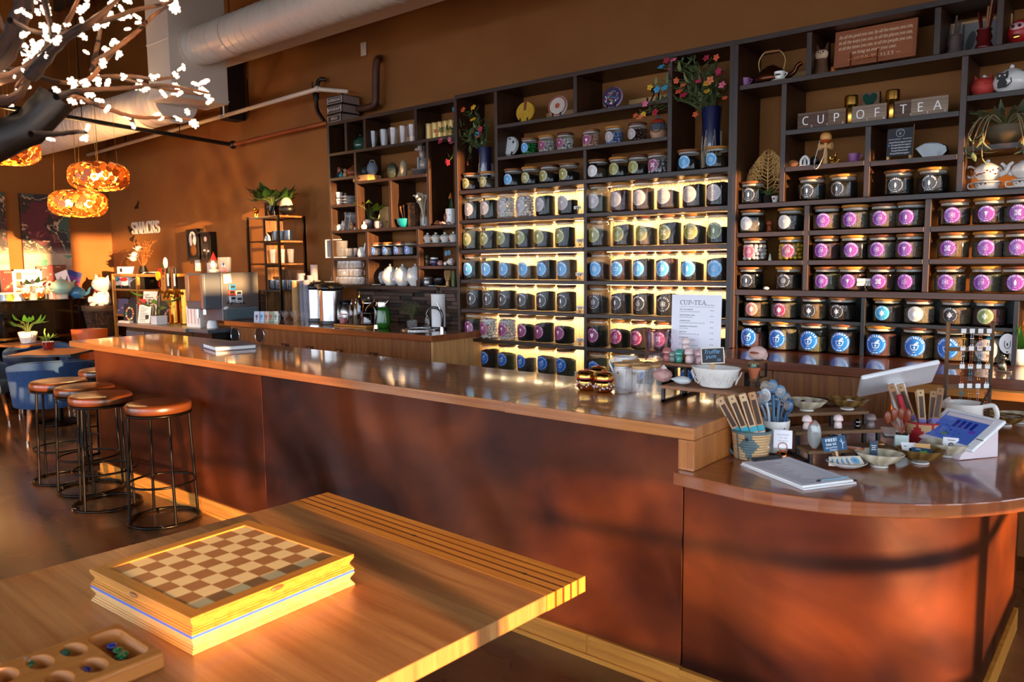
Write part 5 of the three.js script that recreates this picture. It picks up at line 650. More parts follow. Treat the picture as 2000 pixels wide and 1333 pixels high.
const g=T('dog_statue','grey glazed dog statue sitting in a boat shaped base','statue',onS(822,LY.b2,0.17),0.2),gm=mat('#9a928c',0.25,{clearcoat:0.5});P(g,'base',lathe([[0,0.001],[0.05,0.001],[0.09,0.05],[0.1,0.062],[0.09,0.062],[0,0.05]],28).scale(1,1,0.7),mat('#5f5854',0.4));P(g,'body',merge(ball(0.045,0.035,0.1,0,0.9,1.3,0.9),ball(0.034,0.02,0.185,0,0.9,1.4,0.9),ball(0.036,0.01,0.24,0,1,0.95,0.9),ball(0.02,-0.03,0.232,0,1.5,0.85,0.9),cyl(0.014,0.013,0.11,-0.01,0.05,0.02,10),cyl(0.014,0.013,0.11,-0.01,0.05,-0.02,10)),gm);P(g,'ear',merge(ball(0.02,0.03,0.235,0.034,0.7,1.6,0.4),ball(0.02,0.03,0.235,-0.034,0.7,1.6,0.4)),mat('#6a625e',0.3));P(g,'nose',ball(0.008,-0.06,0.236,0),M.black);
}
[[655,0,0.17],[663,0,0.22],[671,0,0.13],[655,1,0.17],[663,1,0.22],[671,1,0.13]].forEach(([px,k,z],i)=>{const[x,y]=onS(px,LY.c1,z);tumbler('tea_cup',`small white cup, ${['left', 'middle', 'right'][i % 3]} of the ${k ? 'upper' : 'lower'} layer on the left shelf`,[x,y+k*0.062,z],0.034,0.06,0.75,M.china,'stacked white cups');});
{const[x,y,z]=onS(682,LY.c1,0.2);for(let k=0;k<3;k++){const t=T('saucer',['lowest','middle','topmost'][k]+' of the blue patterned plates beside the white cups','plate',[x,y+k*0.028,z]);P(t,'plate',lathe([[0,0.002],[0.04,0.001],[0.075,0.02],[0.073,0.023],[0.04,0.006],[0,0.006]],28),M.china);P(t,'blue_band',torus(0.066,0.004,0.018,28),M.blue);}}
{
const y=LY.d;tumbler('tea_cup','tall white cup on the long left shelf',onS(656,y,0.2),0.033,0.09,0.7,M.china);
const f=T('figurine','small cream ceramic lamb figurine on the long left shelf','figurine',onS(664,y,0.22),0.5);P(f,'body',merge(ball(0.028,0,0.035,0,1.3,1,0.9),ball(0.017,0.03,0.062,0),ball(0.009,0.03,0.08,0.012,0.6,1.4,0.5),ball(0.009,0.03,0.08,-0.012,0.6,1.4,0.5),cyl(0.008,0.008,0.02,-0.02,0,0.012,8),cyl(0.008,0.008,0.02,0.02,0,-0.012,8)),M.china);P(f,'nose',ball(0.004,0.047,0.06,0),M.clay);
[[680,0.2],[689,0.14]].forEach(([px,z],i)=>{const t=T('glass_carafe',['glass carafe in front on the long left shelf','glass carafe behind the first on the long left shelf'][i],'carafe',onS(px,y,z));P(t,'glass_body',lathe([[0,0.002],[0.05,0.002],[0.052,0.01],[0.045,0.06],[0.03,0.12],[0.028,0.14],[0.038,0.17],[0.0365,0.17],[0.027,0.142],[0.043,0.06],[0.048,0.01]],24),M.glass);});
const h=T('bird_figurine','small yellow and red bird figurine before the carafes','figurine',onS(687,y,0.25),0.2);P(h,'body',merge(ball(0.022,0,0.03,0,1,1.2,0.9),ball(0.014,0,0.062,0)),mat('#c08a4a',0.4));P(h,'beak',at(new THREE.ConeGeometry(0.005,0.014,8).rotateZ(-1.57),0.018,0.062,0),M.red);
const gn=T('figurine','tiny red capped gnome figurine beside the divider','figurine',onS(693,y,0.26));P(gn,'body',lathe([[0,0],[0.013,0],[0.011,0.02],[0,0.026]],12),M.china);P(gn,'cap',at(new THREE.ConeGeometry(0.01,0.026,12),0,0.036,0),M.red);
const bud=T('bud_vase','small round white bud vase beside the glass planter','vase',onS(711,y,0.25));P(bud,'vase',lathe([[0,0.001],[0.024,0.001],[0.032,0.022],[0.026,0.04],[0.008,0.048],[0.01,0.062],[0.012,0.066]],20),M.china);P(bud,'knob',ball(0.007,0,0.07,0),M.goldMatte);
potted('bright green trailing plant in a ribbed glass planter','potted_plant',onS(722,y,0.18),(t)=>{P(t,'glass_pot',lathe([[0,0.002],[0.05,0.002],[0.062,0.03],[0.062,0.09],[0.059,0.09],[0.058,0.03],[0.048,0.008]],30),mat('#c9b8b0',0.08,{transmission:0.9,thickness:0}));P(t,'soil',cyl(0.05,0.056,0.06,0,0.01,0),M.soil);t.userData.top=0.08;},11,0.085,0.07,0.1,0.17,mat('#8fb02a',0.5,{transmission:0.35,thickness:0,side:THREE.DoubleSide}));
potted('spiky air plant in a small pink face planter','potted_plant',onS(739,y,0.24),(t)=>{P(t,'pot',lathe([[0,0.001],[0.03,0.001],[0.036,0.02],[0.036,0.065],[0.032,0.065],[0.03,0.05],[0,0.05]],22),mat('#cfa8a4',0.35));P(t,'side_knob',merge(ball(0.008,0.04,0.04,0),ball(0.008,-0.04,0.04,0)),mat('#cfa8a4',0.35));t.userData.top=0.06;},9,0.06,0.012,0.03,0.03,mat('#a9b67c',0.6,{side:THREE.DoubleSide}),0);
{const t=T('wood_panel','plain pale wooden block leaning in the left shelf cell','panel',onS(752,y,0.05));P(t,'panel',box(0.13,0.21,0.02,0,0.105,0,0.002,'y'),M.pale);P(t,'knot',at(turnX(cyl(0.012,0.012,0.002),Math.PI/2),0.04,0.07,0.01),M.walnut);}
{const p=onS(789,y,0.22),t=T('blue_bowl','turquoise handled bowl on the long left shelf','bowl',p);P(t,'bowl',lathe([[0,0.002],[0.035,0.002],[0.055,0.03],[0.066,0.075],[0.062,0.075],[0.05,0.03],[0,0.01]],28),M.teal);P(t,'lug',merge(box(0.02,0.01,0.03,0.072,0.068,0,0.003),box(0.02,0.01,0.03,-0.072,0.068,0,0.003)),M.teal);
[[-0.05,0.16,0.25],[-0.02,0.17,0.05],[-0.075,0.14,0.45]].forEach(([dx,h,a],i)=>{const s=T('wooden_spoon',['dark wooden spoon leaning left in the turquoise bowl','dark wooden spoon upright in the turquoise bowl','dark wooden spoon lowest in the turquoise bowl'][i],'spoon',[p[0]+0.01,p[1]+0.014,p[2]-0.01*i]);P(s,'handle',rod([0,0,0],[dx,h,0],0.004,0.006),M.walnut);P(s,'spoon_head',ball(0.014,dx,h,0,0.9,1.3,0.5,10),M.walnut);});}
{const t=T('wicker_vase','square woven wicker vase on the long left shelf','vase',onS(811,y,0.2));P(t,'basket',uvBox(at(new RoundedBoxGeometry(0.1,0.2,0.09,2,0.012),0,0.1,0),'x'),M.wicker);P(t,'rim',merge(box(0.11,0.012,0.012,0,0.2,0.044),box(0.11,0.012,0.012,0,0.2,-0.044),box(0.012,0.012,0.1,0.05,0.2,0),box(0.012,0.012,0.1,-0.05,0.2,0)),M.wicker);}
{const t=T('dried_mushrooms','bunch of pale mushroom shaped flowers in a glass bottle','flowers',onS(828,y,0.22));P(t,'bottle',lathe([[0,0.002],[0.035,0.002],[0.036,0.08],[0.025,0.1],[0.026,0.13],[0.024,0.13],[0.033,0.08],[0.033,0.006]],20),M.glass);const st=[];for(let i=0;i<13;i++){const a=i*2.4,d=0.016*Math.sqrt(i),x2=Math.cos(a)*d*1.5-0.015,z2=Math.sin(a)*d,h=0.19+0.07*Math.cos(d*14)+rr(-0.03,0.03);st.push(tube([[0,0.02,0],[x2*0.3,h*0.6,z2*0.3],[x2,h,z2]],0.005,6,6));const q=P(t,'cap',lathe([[0,0.014],[0.012,0.013],[0.022,0.002],[0.02,0],[0,0.002]],14),mat('#d8cdb8',0.5),[x2,h,z2]);q.rotation.set(rr(-0.3,0.9),0,rr(-0.6,0.6));}P(t,'stalks',merge(st),mat('#cbbca0',0.6));}
{const t=T('face_planter','white face pot with orange tipped succulent beside the middle unit','potted plant',onS(881,y,0.24));P(t,'pot',lathe([[0,0.001],[0.038,0.001],[0.046,0.02],[0.046,0.13],[0.042,0.13],[0.04,0.1],[0,0.1]],24),M.china);P(t,'eye',merge(ball(0.005,-0.012,0.08,0.045,1,1,0.5,8),ball(0.005,0.02,0.08,0.041,1,1,0.5,8)),M.black);for(let i=0;i<7;i++){const o=P(t,'leaf',leafGeo(0.13,0.03,0.05),M.leafDark,[0.02*Math.cos(i*0.9),0.1,0.02*Math.sin(i*0.9)]);o.rotation.set(0.25,i*0.9,0,'YXZ');}P(t,'orange_tip',at(new THREE.ConeGeometry(0.02,0.05,10),0,0.24,0),M.orange);}
{const t=T('squid_figurine','brown and pink curled clay creature before the white face pot','figurine',onS(872,y,0.27));const l=[];for(let i=0;i<6;i++){const a=i*1.05;l.push(tube([[0,0.03,0],[Math.cos(a)*0.03,0.016,Math.sin(a)*0.03],[Math.cos(a)*0.05,0.008,Math.sin(a)*0.05],[Math.cos(a+0.5)*0.055,0.02,Math.sin(a+0.5)*0.055]],0.007,6,10));}P(t,'tentacles',merge(l),M.pink);P(t,'head',ball(0.026,0,0.06,0,0.9,1.6,0.9),M.clay);}
{const t=T('clay_shell','small brown spiral clay shell on the long left shelf','ornament',onS(855,y,0.24));P(t,'spiral',tube(Array.from({length:20},(_,i)=>{const a=i*0.6,r=0.028*(1-i/22);return[Math.cos(a)*r,0.014+i*0.0012,Math.sin(a)*r];}),0.011,8,60),mat('#9a5a24',0.45));P(t,'tip',ball(0.006,0,0.042,0),M.copperTrim);}
}
{
const y=LY.e1,X=(px,z)=>xAt(px,y+0.05,z);
{const t=T('white_tray','white framed box edge at the left end of the glass shelf','box',[X(667,0.2),y+0.0005,0.19]);P(t,'frame',merge(box(0.24,0.008,0.008,0,0.17,0.1),box(0.008,0.17,0.008,-0.12,0.085,0.1),box(0.24,0.008,0.2,0,0.004,0),box(0.008,0.17,0.2,-0.12,0.085,0)),M.paper);P(t,'print',box(0.001,0.12,0.12,-0.1255,0.09,0),M.pink);}
let k=0;for(const[px,z]of[[653,0.24],[663,0.24],[673,0.24],[658,0.14],[668,0.14],[682,0.24],[690,0.16],[698,0.24]])for(let j=0;j<(px<676?2:1);j++)tumbler('water_glass',`clear tumbler, ${j ? 'upper' : 'lower'} of stack ${nth[k >> 1]} on the glass shelf`,[X(px,z),y+0.009+j*0.072,z],0.034,0.078,0.8,M.glass,'clear tumblers on the left shelf',k++);
{const t=T('milk_jug','small white porcelain jug right of the tumblers','jug',onS(707,y,0.24));P(t,'body',lathe([[0,0.001],[0.038,0.001],[0.046,0.03],[0.035,0.075],[0.022,0.095],[0.02,0.095],[0.033,0.07],[0,0.01]],22),M.china);P(t,'spout',rod([0.035,0.06,0],[0.05,0.13,0],0.012,0.006),M.china);}
const yb=LY.f,mugs=[];for(const[lay,n]of[[0,7],[1,6],[2,5]])for(let i=0;i<n;i++)mugs.push([653+i*8.6+lay*4+(lay===2?5:0),lay]);
const g0=mug('glass_mug','clear glass mug, first from left in the bottom layer on the lowest left shelf','mug',[0,0,0],M.glass,0.036,0.075,0.6,'stacked glass mugs');mugs.forEach(([px,lay],i)=>{const z=0.24,p=[xAt(px,yb+0.05,z),yb+0.001+lay*0.0755,z];const lab=`clear glass mug, ${nth[mugs.slice(0, i).filter((m) => m[1] === lay).length]} from left in the ${['bottom', 'middle', 'top'][lay]} layer on the lowest left shelf`;i?copy(g0,p,2.4+(i%3)*0.2,lab):(g0.position.set(...p),g0.rotation.y=2.6);});
[[742,0.13,0.9],[763,0.2,1],[787,0.2,1],[812,0.2,1]].forEach(([px,z,s],i)=>{const t=teapot(['white porcelain teapot at the back, leftmost in the lower cell','white porcelain teapot, second from left in the lower cell','white porcelain teapot, third from left in the lower cell','white porcelain teapot, rightmost beside the divider'][i],onS(px,yb,z),M.china,0.08*s,0.18*s,-0.25,'white teapots');});
{const t=T('saucer','small blue plate under the leftmost white teapot','plate',onS(735,yb,0.25));P(t,'plate',lathe([[0,0.001],[0.03,0.001],[0.045,0.008],[0.043,0.01],[0,0.004]],22),mat('#7a93b0',0.3));P(t,'rim',torus(0.044,0.002,0.009,22),M.china);}
[835,851.5,869,886].forEach((px,i)=>{const t=T('lidded_cup',nth[i]+' white lidded tea cup from left with a red flower','tea cup',onS(px,LY.r1,0.2),0,'white lidded tea cups');P(t,'saucer',lathe([[0,0.001],[0.03,0.001],[0.05,0.012],[0.048,0.014],[0,0.005]],24),M.china);P(t,'cup',lathe([[0,0.006],[0.022,0.006],[0.026,0.012],[0.046,0.06],[0.044,0.06],[0,0.012]],24),M.china);const l=P(t,'lid',lathe([[0.044,0.06],[0.03,0.076],[0,0.082]],24),M.china);P(l,'knob',lathe([[0,0.08],[0.008,0.082],[0.014,0.095],[0,0.094]],14),M.china);P(t,'flower',merge(ball(0.01,-0.028,0.045,0.028,1,1.3,0.6,8),ball(0.007,-0.02,0.032,0.028,1,1,0.6,8)),M.orange);});
{const y2=LY.r2;const s=T('skull_bottle','brass figure bottle with green stopper on the small shelf','bottle',onS(832,y2,0.2));P(s,'body',merge(ball(0.03,0,0.075,0,1,0.95,1),lathe([[0,0.001],[0.032,0.001],[0.028,0.03],[0.034,0.05],[0.02,0.06],[0,0.06]],18)),mat('#8a7a5c',0.35,{metalness:0.6}));P(s,'stopper',ball(0.01,0,0.112,0),M.green);P(s,'eye',merge(ball(0.007,-0.01,0.078,0.026),ball(0.007,0.012,0.078,0.026)),M.black);
const j=T('purple_jar','squat dark purple jar with white lid on the small shelf','jar',onS(848,y2,0.2));P(j,'jar',lathe([[0,0.001],[0.03,0.001],[0.042,0.025],[0.038,0.05],[0.03,0.058],[0,0.058]],22),mat('#4c4468',0.2,{clearcoat:0.7}));P(j,'lid',cyl(0.034,0.034,0.012,0,0.058,0),M.china);
globalThis.rockFn('pink crystal cluster on the small shelf',860,mat('#c08a80',0.3),0.03,0.024,'crystal',y2,0.22,1);globalThis.rockFn('tiny white crystal cluster on the small shelf',869.5,M.china,0.016,0.02,'crystal',y2,0.24,0);globalThis.rockFn('white carved quartz block beside the middle unit',880,M.quartz,0.04,0.035,'crystal',y2,0.22,0);
const b=T('butterfly_ornament','small blue and black butterfly ornament above the quartz block','ornament',onS(874,y2+0.085,0.2));P(b,'wing',merge(ball(0.02,-0.018,0.02,0,1,1.2,0.2,10),ball(0.02,0.018,0.024,0,1,1.2,0.2,10)),mat('#5a86a8',0.4));P(b,'body',rod([0,-0.085,0],[0,0.04,0],0.0025),M.black);}
{const yf=LY.f;for(const[px,r,h,l]of[[835,0.042,0.085,'brushed steel canister on the lowest left shelf'],[846,0.036,0.09,'dark canister behind the steel one']]){const t=T('canister',l,'canister',onS(px,yf,r>0.04?0.22:0.13));P(t,'tin',lathe([[0,0.001],[r,0.001],[r,h*0.8],[0,h*0.8]],24),r>0.04?M.brushed:M.iron);P(t,'lid',lathe([[r+0.001,h*0.78],[r+0.001,h],[0,h]],24),r>0.04?M.brushed:M.iron);}
const t=T('tea_bowl','dark speckled tea bowl on the lowest left shelf','bowl',onS(859,yf,0.2));P(t,'bowl',lathe([[0,0.001],[0.03,0.001],[0.05,0.03],[0.052,0.07],[0.048,0.07],[0.045,0.03],[0,0.012]],26),mat('#38343a',0.3,{map:speckTex}));P(t,'foot',torus(0.03,0.004,0.004,20),M.black);
const w=T('bamboo_whisk','bamboo tea whisk standing upright on the lowest left shelf','whisk',onS(874,yf,0.24));P(w,'handle',cyl(0.014,0.013,0.05,0,0.0005,0,16),M.pale);const l=[];for(let i=0;i<20;i++){const a=i/20*6.283,c=Math.cos(a),s=Math.sin(a);l.push(tube([[c*0.012,0.05,s*0.012],[c*0.02,0.075,s*0.02],[c*0.026,0.11,s*0.026],[c*0.02,0.135,s*0.02]],0.0022,4,8));}P(w,'tines',merge(l),M.pale);P(w,'thread',torus(0.0145,0.002,0.05,18),M.black);
const b=T('bamboo_holder','green bamboo piece at the right end of the lowest shelf','holder',onS(886,yf,0.2));P(b,'tube',cyl(0.02,0.02,0.13,0,0,0,16),mat('#5f6a34',0.5));P(b,'node',torus(0.0205,0.002,0.06,16),M.stem);
const d=T('tea_scoop','pale wooden scoop lying on the lowest left shelf','scoop',onS(864,yf,0.27));P(d,'scoop',box(0.11,0.008,0.016,0,0.005,0,0.003),M.pale);P(d,'tip',ball(0.011,-0.055,0.006,0,1.2,0.5,1,10),M.pale);const e=T('small_dish','pale blue dish before the steel canister','dish',onS(845,yf,0.265));P(e,'dish',lathe([[0,0.001],[0.03,0.001],[0.04,0.008],[0.038,0.01],[0,0.004]],20),mat('#9ab0c4',0.3));P(e,'rim',torus(0.039,0.0015,0.009,20),M.china);
const c2=T('wooden_cube','small open wooden cube at the divider on the lowest shelf','box',onS(821,yf,0.25));P(c2,'frame',merge(box(0.05,0.006,0.05,0,0.003,0),box(0.05,0.006,0.05,0,0.05,0),box(0.006,0.042,0.05,0.022,0.026,0),box(0.006,0.042,0.05,-0.022,0.026,0)),M.walnut);P(c2,'back',box(0.04,0.042,0.003,0,0.026,-0.02),M.black);}
}
// ---------- stacked stone splashback and the left counter's wares ----------
{
const t=new THREE.Group();t.name='stone_splashback';t.userData.kind='structure';scene.add(t);const ms=['#3a2a22','#4e382c','#60473a','#2c211c','#74584a'].map((c)=>mat(c,0.7,{bumpMap:bumpTex,bumpScale:0.006}));
P(t,'backing',box2(-6.06,-4.4,BC+0.001,LY.f-0.032,0.001,0.006),M.black);
const y1=LY.f-0.034,n=9,rh=(y1-BC-0.002)/n;
for(let r=0;r<n;r++){let x=-6.055;while(x<-4.42){const w=Math.min(rr(0.09,0.3),-4.405-x),d=rr(0.012,0.034);if(w>0.02)P(t,'stone_tile',box2(x+0.001,x+w-0.001,BC+0.002+r*rh+0.001,BC+0.002+(r+1)*rh-0.001,0.007,0.007+d,0.002),ms[Math.floor(rnd()*5)]);x+=w;}}
}
{
const y=BC,on=(px,py)=>{const q=py_(px,py,y);return[q.x,y+0.0006,Math.max(0.14,q.z)];};
const zf=0.46,xa=pz(486,500,zf).x,xb=pz(546,500,zf).x,zb=0.16,yT=pz(546,420,zf).y,r=T('iron_rack','black iron rack with wooden shelves holding navy mugs','rack',[0,0,0]),ys=[yT,pz(546,470,zf).y,pz(546,515,zf).y,pz(546,568,zf).y];
for(const[x,z]of[[xa,zf],[xb,zf],[xa,zb],[xb,zb]])P(r,'post',box2(x-0.011,x+0.011,y+0.001,yT,z-0.011,z+0.011),M.iron);
for(const z of[zf,zb])for(const yy of[yT-0.01,...ys.slice(1)])P(r,'rail',box2(xa+0.011,xb-0.011,yy-0.012,yy+0.002,z-0.006,z+0.006),M.iron);
const x3=xa+(xb-xa)*0.36;ys.forEach((yy,i)=>P(r,'shelf_board',box2(i===0?xa:x3,xb-0.012,yy-0.016,yy+0.001,zb+0.012,zf-0.012),i?M.rustic:M.walnut));P(r,'partition',box2(x3-0.016,x3,y+0.04,yT-0.02,zb+0.012,zf-0.06,0,'y'),M.rustic);
P(r,'back_board',box2(x3,xb-0.012,y+0.02,ys[3]+0.2,zb+0.012,zb+0.024,0,'y'),M.rustic);
for(const k of[0,1]){const d=P(r,'drawer',box2(xa+0.014,x3-0.018,ys[3]-0.11-k*0.115,ys[3]-0.005-k*0.115,zb+0.02,zf-0.013,0.002),mat('#5a4a3c',0.7,{map:W.pale}));P(d,'finger_notch',at(turnX(cyl(0.025,0.025,0.003),Math.PI/2).scale(1,0.6,1),(xa+x3)/2,ys[3]-0.012-k*0.115,zf-0.012),M.black);}
const shelfX=(k)=>x3+0.06+k*0.1;
[0,1,2].forEach((k)=>mug('navy_mug',nth[k]+' navy enamel mug from left on the upper rack shelf','mug',[shelfX(k)+0.07,ys[1]+0.0015,0.34],M.navy,0.044,0.1,2.8,'navy mugs on the iron rack'));[0,1,2,3].forEach((k)=>mug('navy_mug',nth[k]+' navy enamel mug from left on the lower rack shelf','mug',[shelfX(k)-0.015,ys[3]+0.0015,0.34],M.navy,0.044,0.1,2.8,'navy mugs on the iron rack'));
{const t=T('white_bell','small white ceramic bell beside the upper navy mugs','bell',[x3+0.035,ys[1]+0.0015,0.38]);P(t,'bell',lathe([[0.034,0.001],[0.036,0.01],[0.024,0.05],[0.012,0.062],[0,0.064]],20),M.china);P(t,'knob',ball(0.007,0,0.068,0),M.china);}
[0,1,2,3,4].forEach((k)=>tumbler('tall_glass',nth[k]+' tall glass from left on the middle rack shelf',[x3+0.05+k*0.078,ys[2]+0.0015,0.34+(k%2)*0.05],0.034,0.14,0.7,M.glass,'tall glasses on the iron rack'));
potted('dark leafy plant in a black glazed pot on the iron rack','potted_plant',[xa+0.26,yT+0.001,0.32],roundPot(M.blackGloss,0.07,0.11),60,0.09,0.08,0.19,0.15,mat('#36601f',0.5,{transmission:0.25,thickness:0,side:THREE.DoubleSide}));
{const t=T('geode_stone','cream and black rough stone on top of the iron rack','stone',[xb-0.06,yT+0.001,0.32]),g=new THREE.DodecahedronGeometry(0.075,1);P(t,'stone',at(g.scale(1,1.25,0.8),0,0.09,0),mat('#d8c4a4',0.8,{bumpMap:bumpTex,bumpScale:0.01}));P(t,'rind',at(new THREE.DodecahedronGeometry(0.088,1).scale(1.05,0.7,0.9),0.005,0.062,-0.006),M.black);}
{const t=T('brass_bird','small brass bird figure at the left edge of the iron rack','figurine',[xa+0.12,yT+0.001,0.43],2.9);P(t,'body',merge(ball(0.032,0,0.055,0,1.5,0.8,0.8),ball(0.018,0.045,0.08,0),rod([-0.03,0.055,0],[-0.11,0.075,0],0.014,0.004)),M.brass);P(t,'foot',merge(rod([0,0.03,0.01],[0,0.002,0.012],0.003),rod([0,0.03,-0.01],[0,0.002,-0.012],0.003),cyl(0.025,0.025,0.003,0,0,0)),M.brass);}
{const t=T('dark_box','small dark box behind the plant on the iron rack','box',[xa+0.1,yT+0.001,0.24]);P(t,'box',box(0.12,0.17,0.08,0,0.085,0,0.004),M.soil);P(t,'lid',box(0.125,0.02,0.085,0,0.165,0,0.003),M.black);}
['#cfc8d8','#b9cfe8','#d8b8a0','#9aa07a','#e0dccc'].forEach((c,i)=>{const q=py_(502+i*9.2,629,y);const t=T('greeting_card',nth[i]+' small greeting card from left before the rack drawers','card',[q.x,y+0.0006,q.z],0.35,'greeting cards on the left counter');sheet(t,'card',0.062,0.1,0.004,printed(48,72,(g,w,h)=>{g.fillStyle=c;g.fillRect(0,0,w,h);g.fillStyle=['#5a5060','#4a86b8','#a86a58','#c0503a','#8a8a80'][i];g.beginPath();g.arc(24,34,11,0,7);g.fill();g.fillRect(20,44,8,16);}),M.paper,[0,0.05,0],[-0.12,0,0]);P(t,'stand',box(0.05,0.012,0.03,0,0.006,-0.012),M.paper);});
const stack=(label,px,py,z,r0,h,m,n,mat2)=>{const p=[pz(px,600,z).x,y+0.001,z],t=T('cup_stack',label,'cup stack',p);const l=[];for(let i=0;i<n;i++)l.push(at(lathe([[r0*0.78,0],[r0,h/n*2.2],[r0*1.05,h/n*2.2+0.003],[r0*1.0,h/n*2.2+0.005],[r0*0.74,0.002]],20),0,i*h/n,0));const o=P(t,'cups',merge(l),m);o.userData.kind='stuff';P(t,'top_rim',torus(r0*1.03,0.003,h+h/n*1.3,20),mat2||m);};
const clearCup=mat('#e2dfe8',0.12,{transmission:0.75,thickness:0});
stack('stack of brown paper cups on the left counter',579,0,0.45,0.038,0.36,M.cardboard,18,M.paper);stack('stack of clear plastic cups right of the paper cups',591,0,0.4,0.037,0.42,clearCup,16);stack('second stack of clear plastic cups from left',601,0,0.46,0.036,0.36,clearCup,15);stack('third stack of clear plastic cups from left',609,0,0.38,0.036,0.4,clearCup,15);stack('tallest clear cup stack beside the steel urn',616,0,0.32,0.036,0.5,clearCup,18);
[[553,628],[562,631],[571,627],[580,631],[588,628],[597,631],[566,622],[576,619],[604,628],[558,620],[583,621],[592,623]].forEach(([px,py],i)=>{const q=on(px,py-3),t=T('stem_glass',nth[i]+' small clear glass of the cluster before the cup stacks','glass',[q[0],q[1],q[2]+(i%2)*0.03],0,'small glasses before the cup stacks');P(t,'glass_body',lathe([[0,0.002],[0.026,0.001],[0.026,0.003],[0.005,0.008],[0.005,0.03],[0.028,0.05],[0.034,0.09],[0.033,0.09],[0.026,0.052],[0,0.036]],18),M.glass);});
mug('white_cup','white cup beside the iron rack on the left counter','cup',on(547,618),M.china,0.04,0.07,3);
[[620,640,'steel airpot urn behind, left of the front one'],[647,640,'steel airpot urn with black lid, front one']].forEach(([px,py,l],i)=>{const z=i?0.5:0.36,t=T('airpot_urn',l,'urn',[pz(px,600,z).x,y+0.001,z],-0.25);P(t,'body',lathe([[0,0.0],[0.11,0.0],[0.112,0.03],[0.108,0.035],[0.108,0.3],[0.1,0.315],[0,0.315]],36),M.steel);P(t,'base',lathe([[0.113,0],[0.116,0.003],[0.114,0.03],[0.11,0.032]],36),M.black);const ld=P(t,'lid',lathe([[0.112,0.312],[0.12,0.325],[0.112,0.35],[0.07,0.375],[0,0.38]],36),M.black);P(ld,'beak',at(new RoundedBoxGeometry(0.18,0.04,0.09,2,0.015),0.12,0.335,0.02),M.black);P(ld,'pump',box(0.1,0.012,0.06,-0.02,0.384,0,0.004),M.grayPlastic);P(t,'gauge',box(0.012,0.22,0.006,-0.02,0.16,0.107),M.plastic);});
{const t=T('chrome_carafe','steel coffee carafe with black handle beside the urns','carafe',on(679,633));P(t,'body',lathe([[0,0.001],[0.055,0.001],[0.066,0.05],[0.066,0.12],[0.045,0.17],[0.04,0.18],[0,0.18]],30),M.steel);P(t,'lid',lathe([[0.042,0.18],[0.045,0.19],[0.035,0.215],[0,0.218]],24),M.black);P(t,'handle',tube([[-0.045,0.18,0],[-0.085,0.17,0],[-0.09,0.09,0],[-0.064,0.05,0]],0.009,8),M.black);}
{const q=on(688,637);const t=T('cutting_board','wooden cutting board under the bottles on the left counter','board',[q[0]+0.06,y+0.0006,q[2]],0);P(t,'board',box(0.44,0.016,0.16,0,0.008,0,0.004),M.pine);P(t,'foot',merge(...[[-1,-1],[1,1],[-1,1],[1,-1]].map(([a,b])=>box(0.02,0.001,0.02,a*0.18,0.0005,b*0.06))),M.black);
const yb=y+0.017;const b=(label,dx,r0,h,m,cap)=>{const s=T('glass_bottle',label,'bottle',[q[0]+dx,yb,q[2]]);P(s,'bottle',lathe([[0,0.001],[r0,0.001],[r0,h*0.55],[r0*0.45,h*0.75],[r0*0.4,h*0.88],[0,h*0.88]],20),m);P(s,'pourer',merge(cyl(r0*0.36,r0*0.3,h*0.06,0,h*0.88,0,12),rod([0,h*0.93,0],[0.008,h*1.08,0],0.004)),cap);};
b('oil bottle with steel pourer on the cutting board',0.0,0.028,0.2,mat('#3a2c24',0.05,{clearcoat:1}),M.steel);b('taller dark bottle with gold pourer on the cutting board',0.11,0.03,0.27,mat('#1a1614',0.05,{clearcoat:1}),M.gold);b('third bottle at the back of the cutting board',0.06,0.026,0.21,mat('#6a5a4a',0.05,{clearcoat:1}),M.steel);
const j=T('syrup_jar','short red syrup jar on the cutting board','jar',[q[0]-0.12,yb,q[2]]);P(j,'jar',lathe([[0,0.001],[0.034,0.001],[0.034,0.075],[0.032,0.075],[0.03,0.006]],20),M.glass);P(j,'syrup',cyl(0.03,0.03,0.045,0,0.004,0),M.red);P(j,'lid',cyl(0.035,0.035,0.01,0,0.076,0),M.pink);}
{const t=T('electric_kettle','black and steel electric kettle on its base','kettle',on(722,638),0.3);P(t,'base',lathe([[0,0],[0.082,0],[0.08,0.018],[0,0.02]],28),M.black);P(t,'body',lathe([[0,0.021],[0.075,0.021],[0.076,0.04],[0.06,0.2],[0,0.2]],32),mat('#0d0c0e',0.06,{clearcoat:1}));P(t,'collar',lathe([[0.0602,0.2],[0.062,0.205],[0.058,0.235],[0,0.24]],28),M.steel);P(t,'handle',tube([[0.06,0.22,0],[0.12,0.2,0],[0.125,0.1,0],[0.08,0.06,0]],0.012,8),M.black);P(t,'knob',ball(0.012,0,0.248,0),M.steel);P(t,'band',merge(torus(0.0765,0.003,0.03,32),torus(0.069,0.002,0.12,32)),M.steel);}
{const t=T('green_thermos','bright green thermal jug with steel collar','jug',on(748,641));P(t,'body',lathe([[0,0.001],[0.065,0.001],[0.07,0.05],[0.062,0.15],[0.05,0.18],[0,0.18]],30),mat('#1f5f1a',0.25,{clearcoat:0.5}));P(t,'collar',lathe([[0.0505,0.18],[0.052,0.22],[0.045,0.225],[0,0.225]],26),M.steel);P(t,'spout',rod([0.045,0.2,0],[0.085,0.235,0],0.016,0.007),M.steel);P(t,'handle',tube([[-0.05,0.19,0],[-0.09,0.18,0],[-0.095,0.1,0],[-0.066,0.06,0]],0.009,8),M.steel);}
{const t=T('black_faucet','black curved tap with chrome base beside the green jug','tap',on(735,642));P(t,'pipe',tube([[0,0,0],[0,0.15,0],[-0.03,0.19,0],[-0.09,0.18,0],[-0.12,0.14,0]],0.014,8),M.blackGloss);P(t,'base',cyl(0.024,0.02,0.03,0,0,0),M.chrome);}
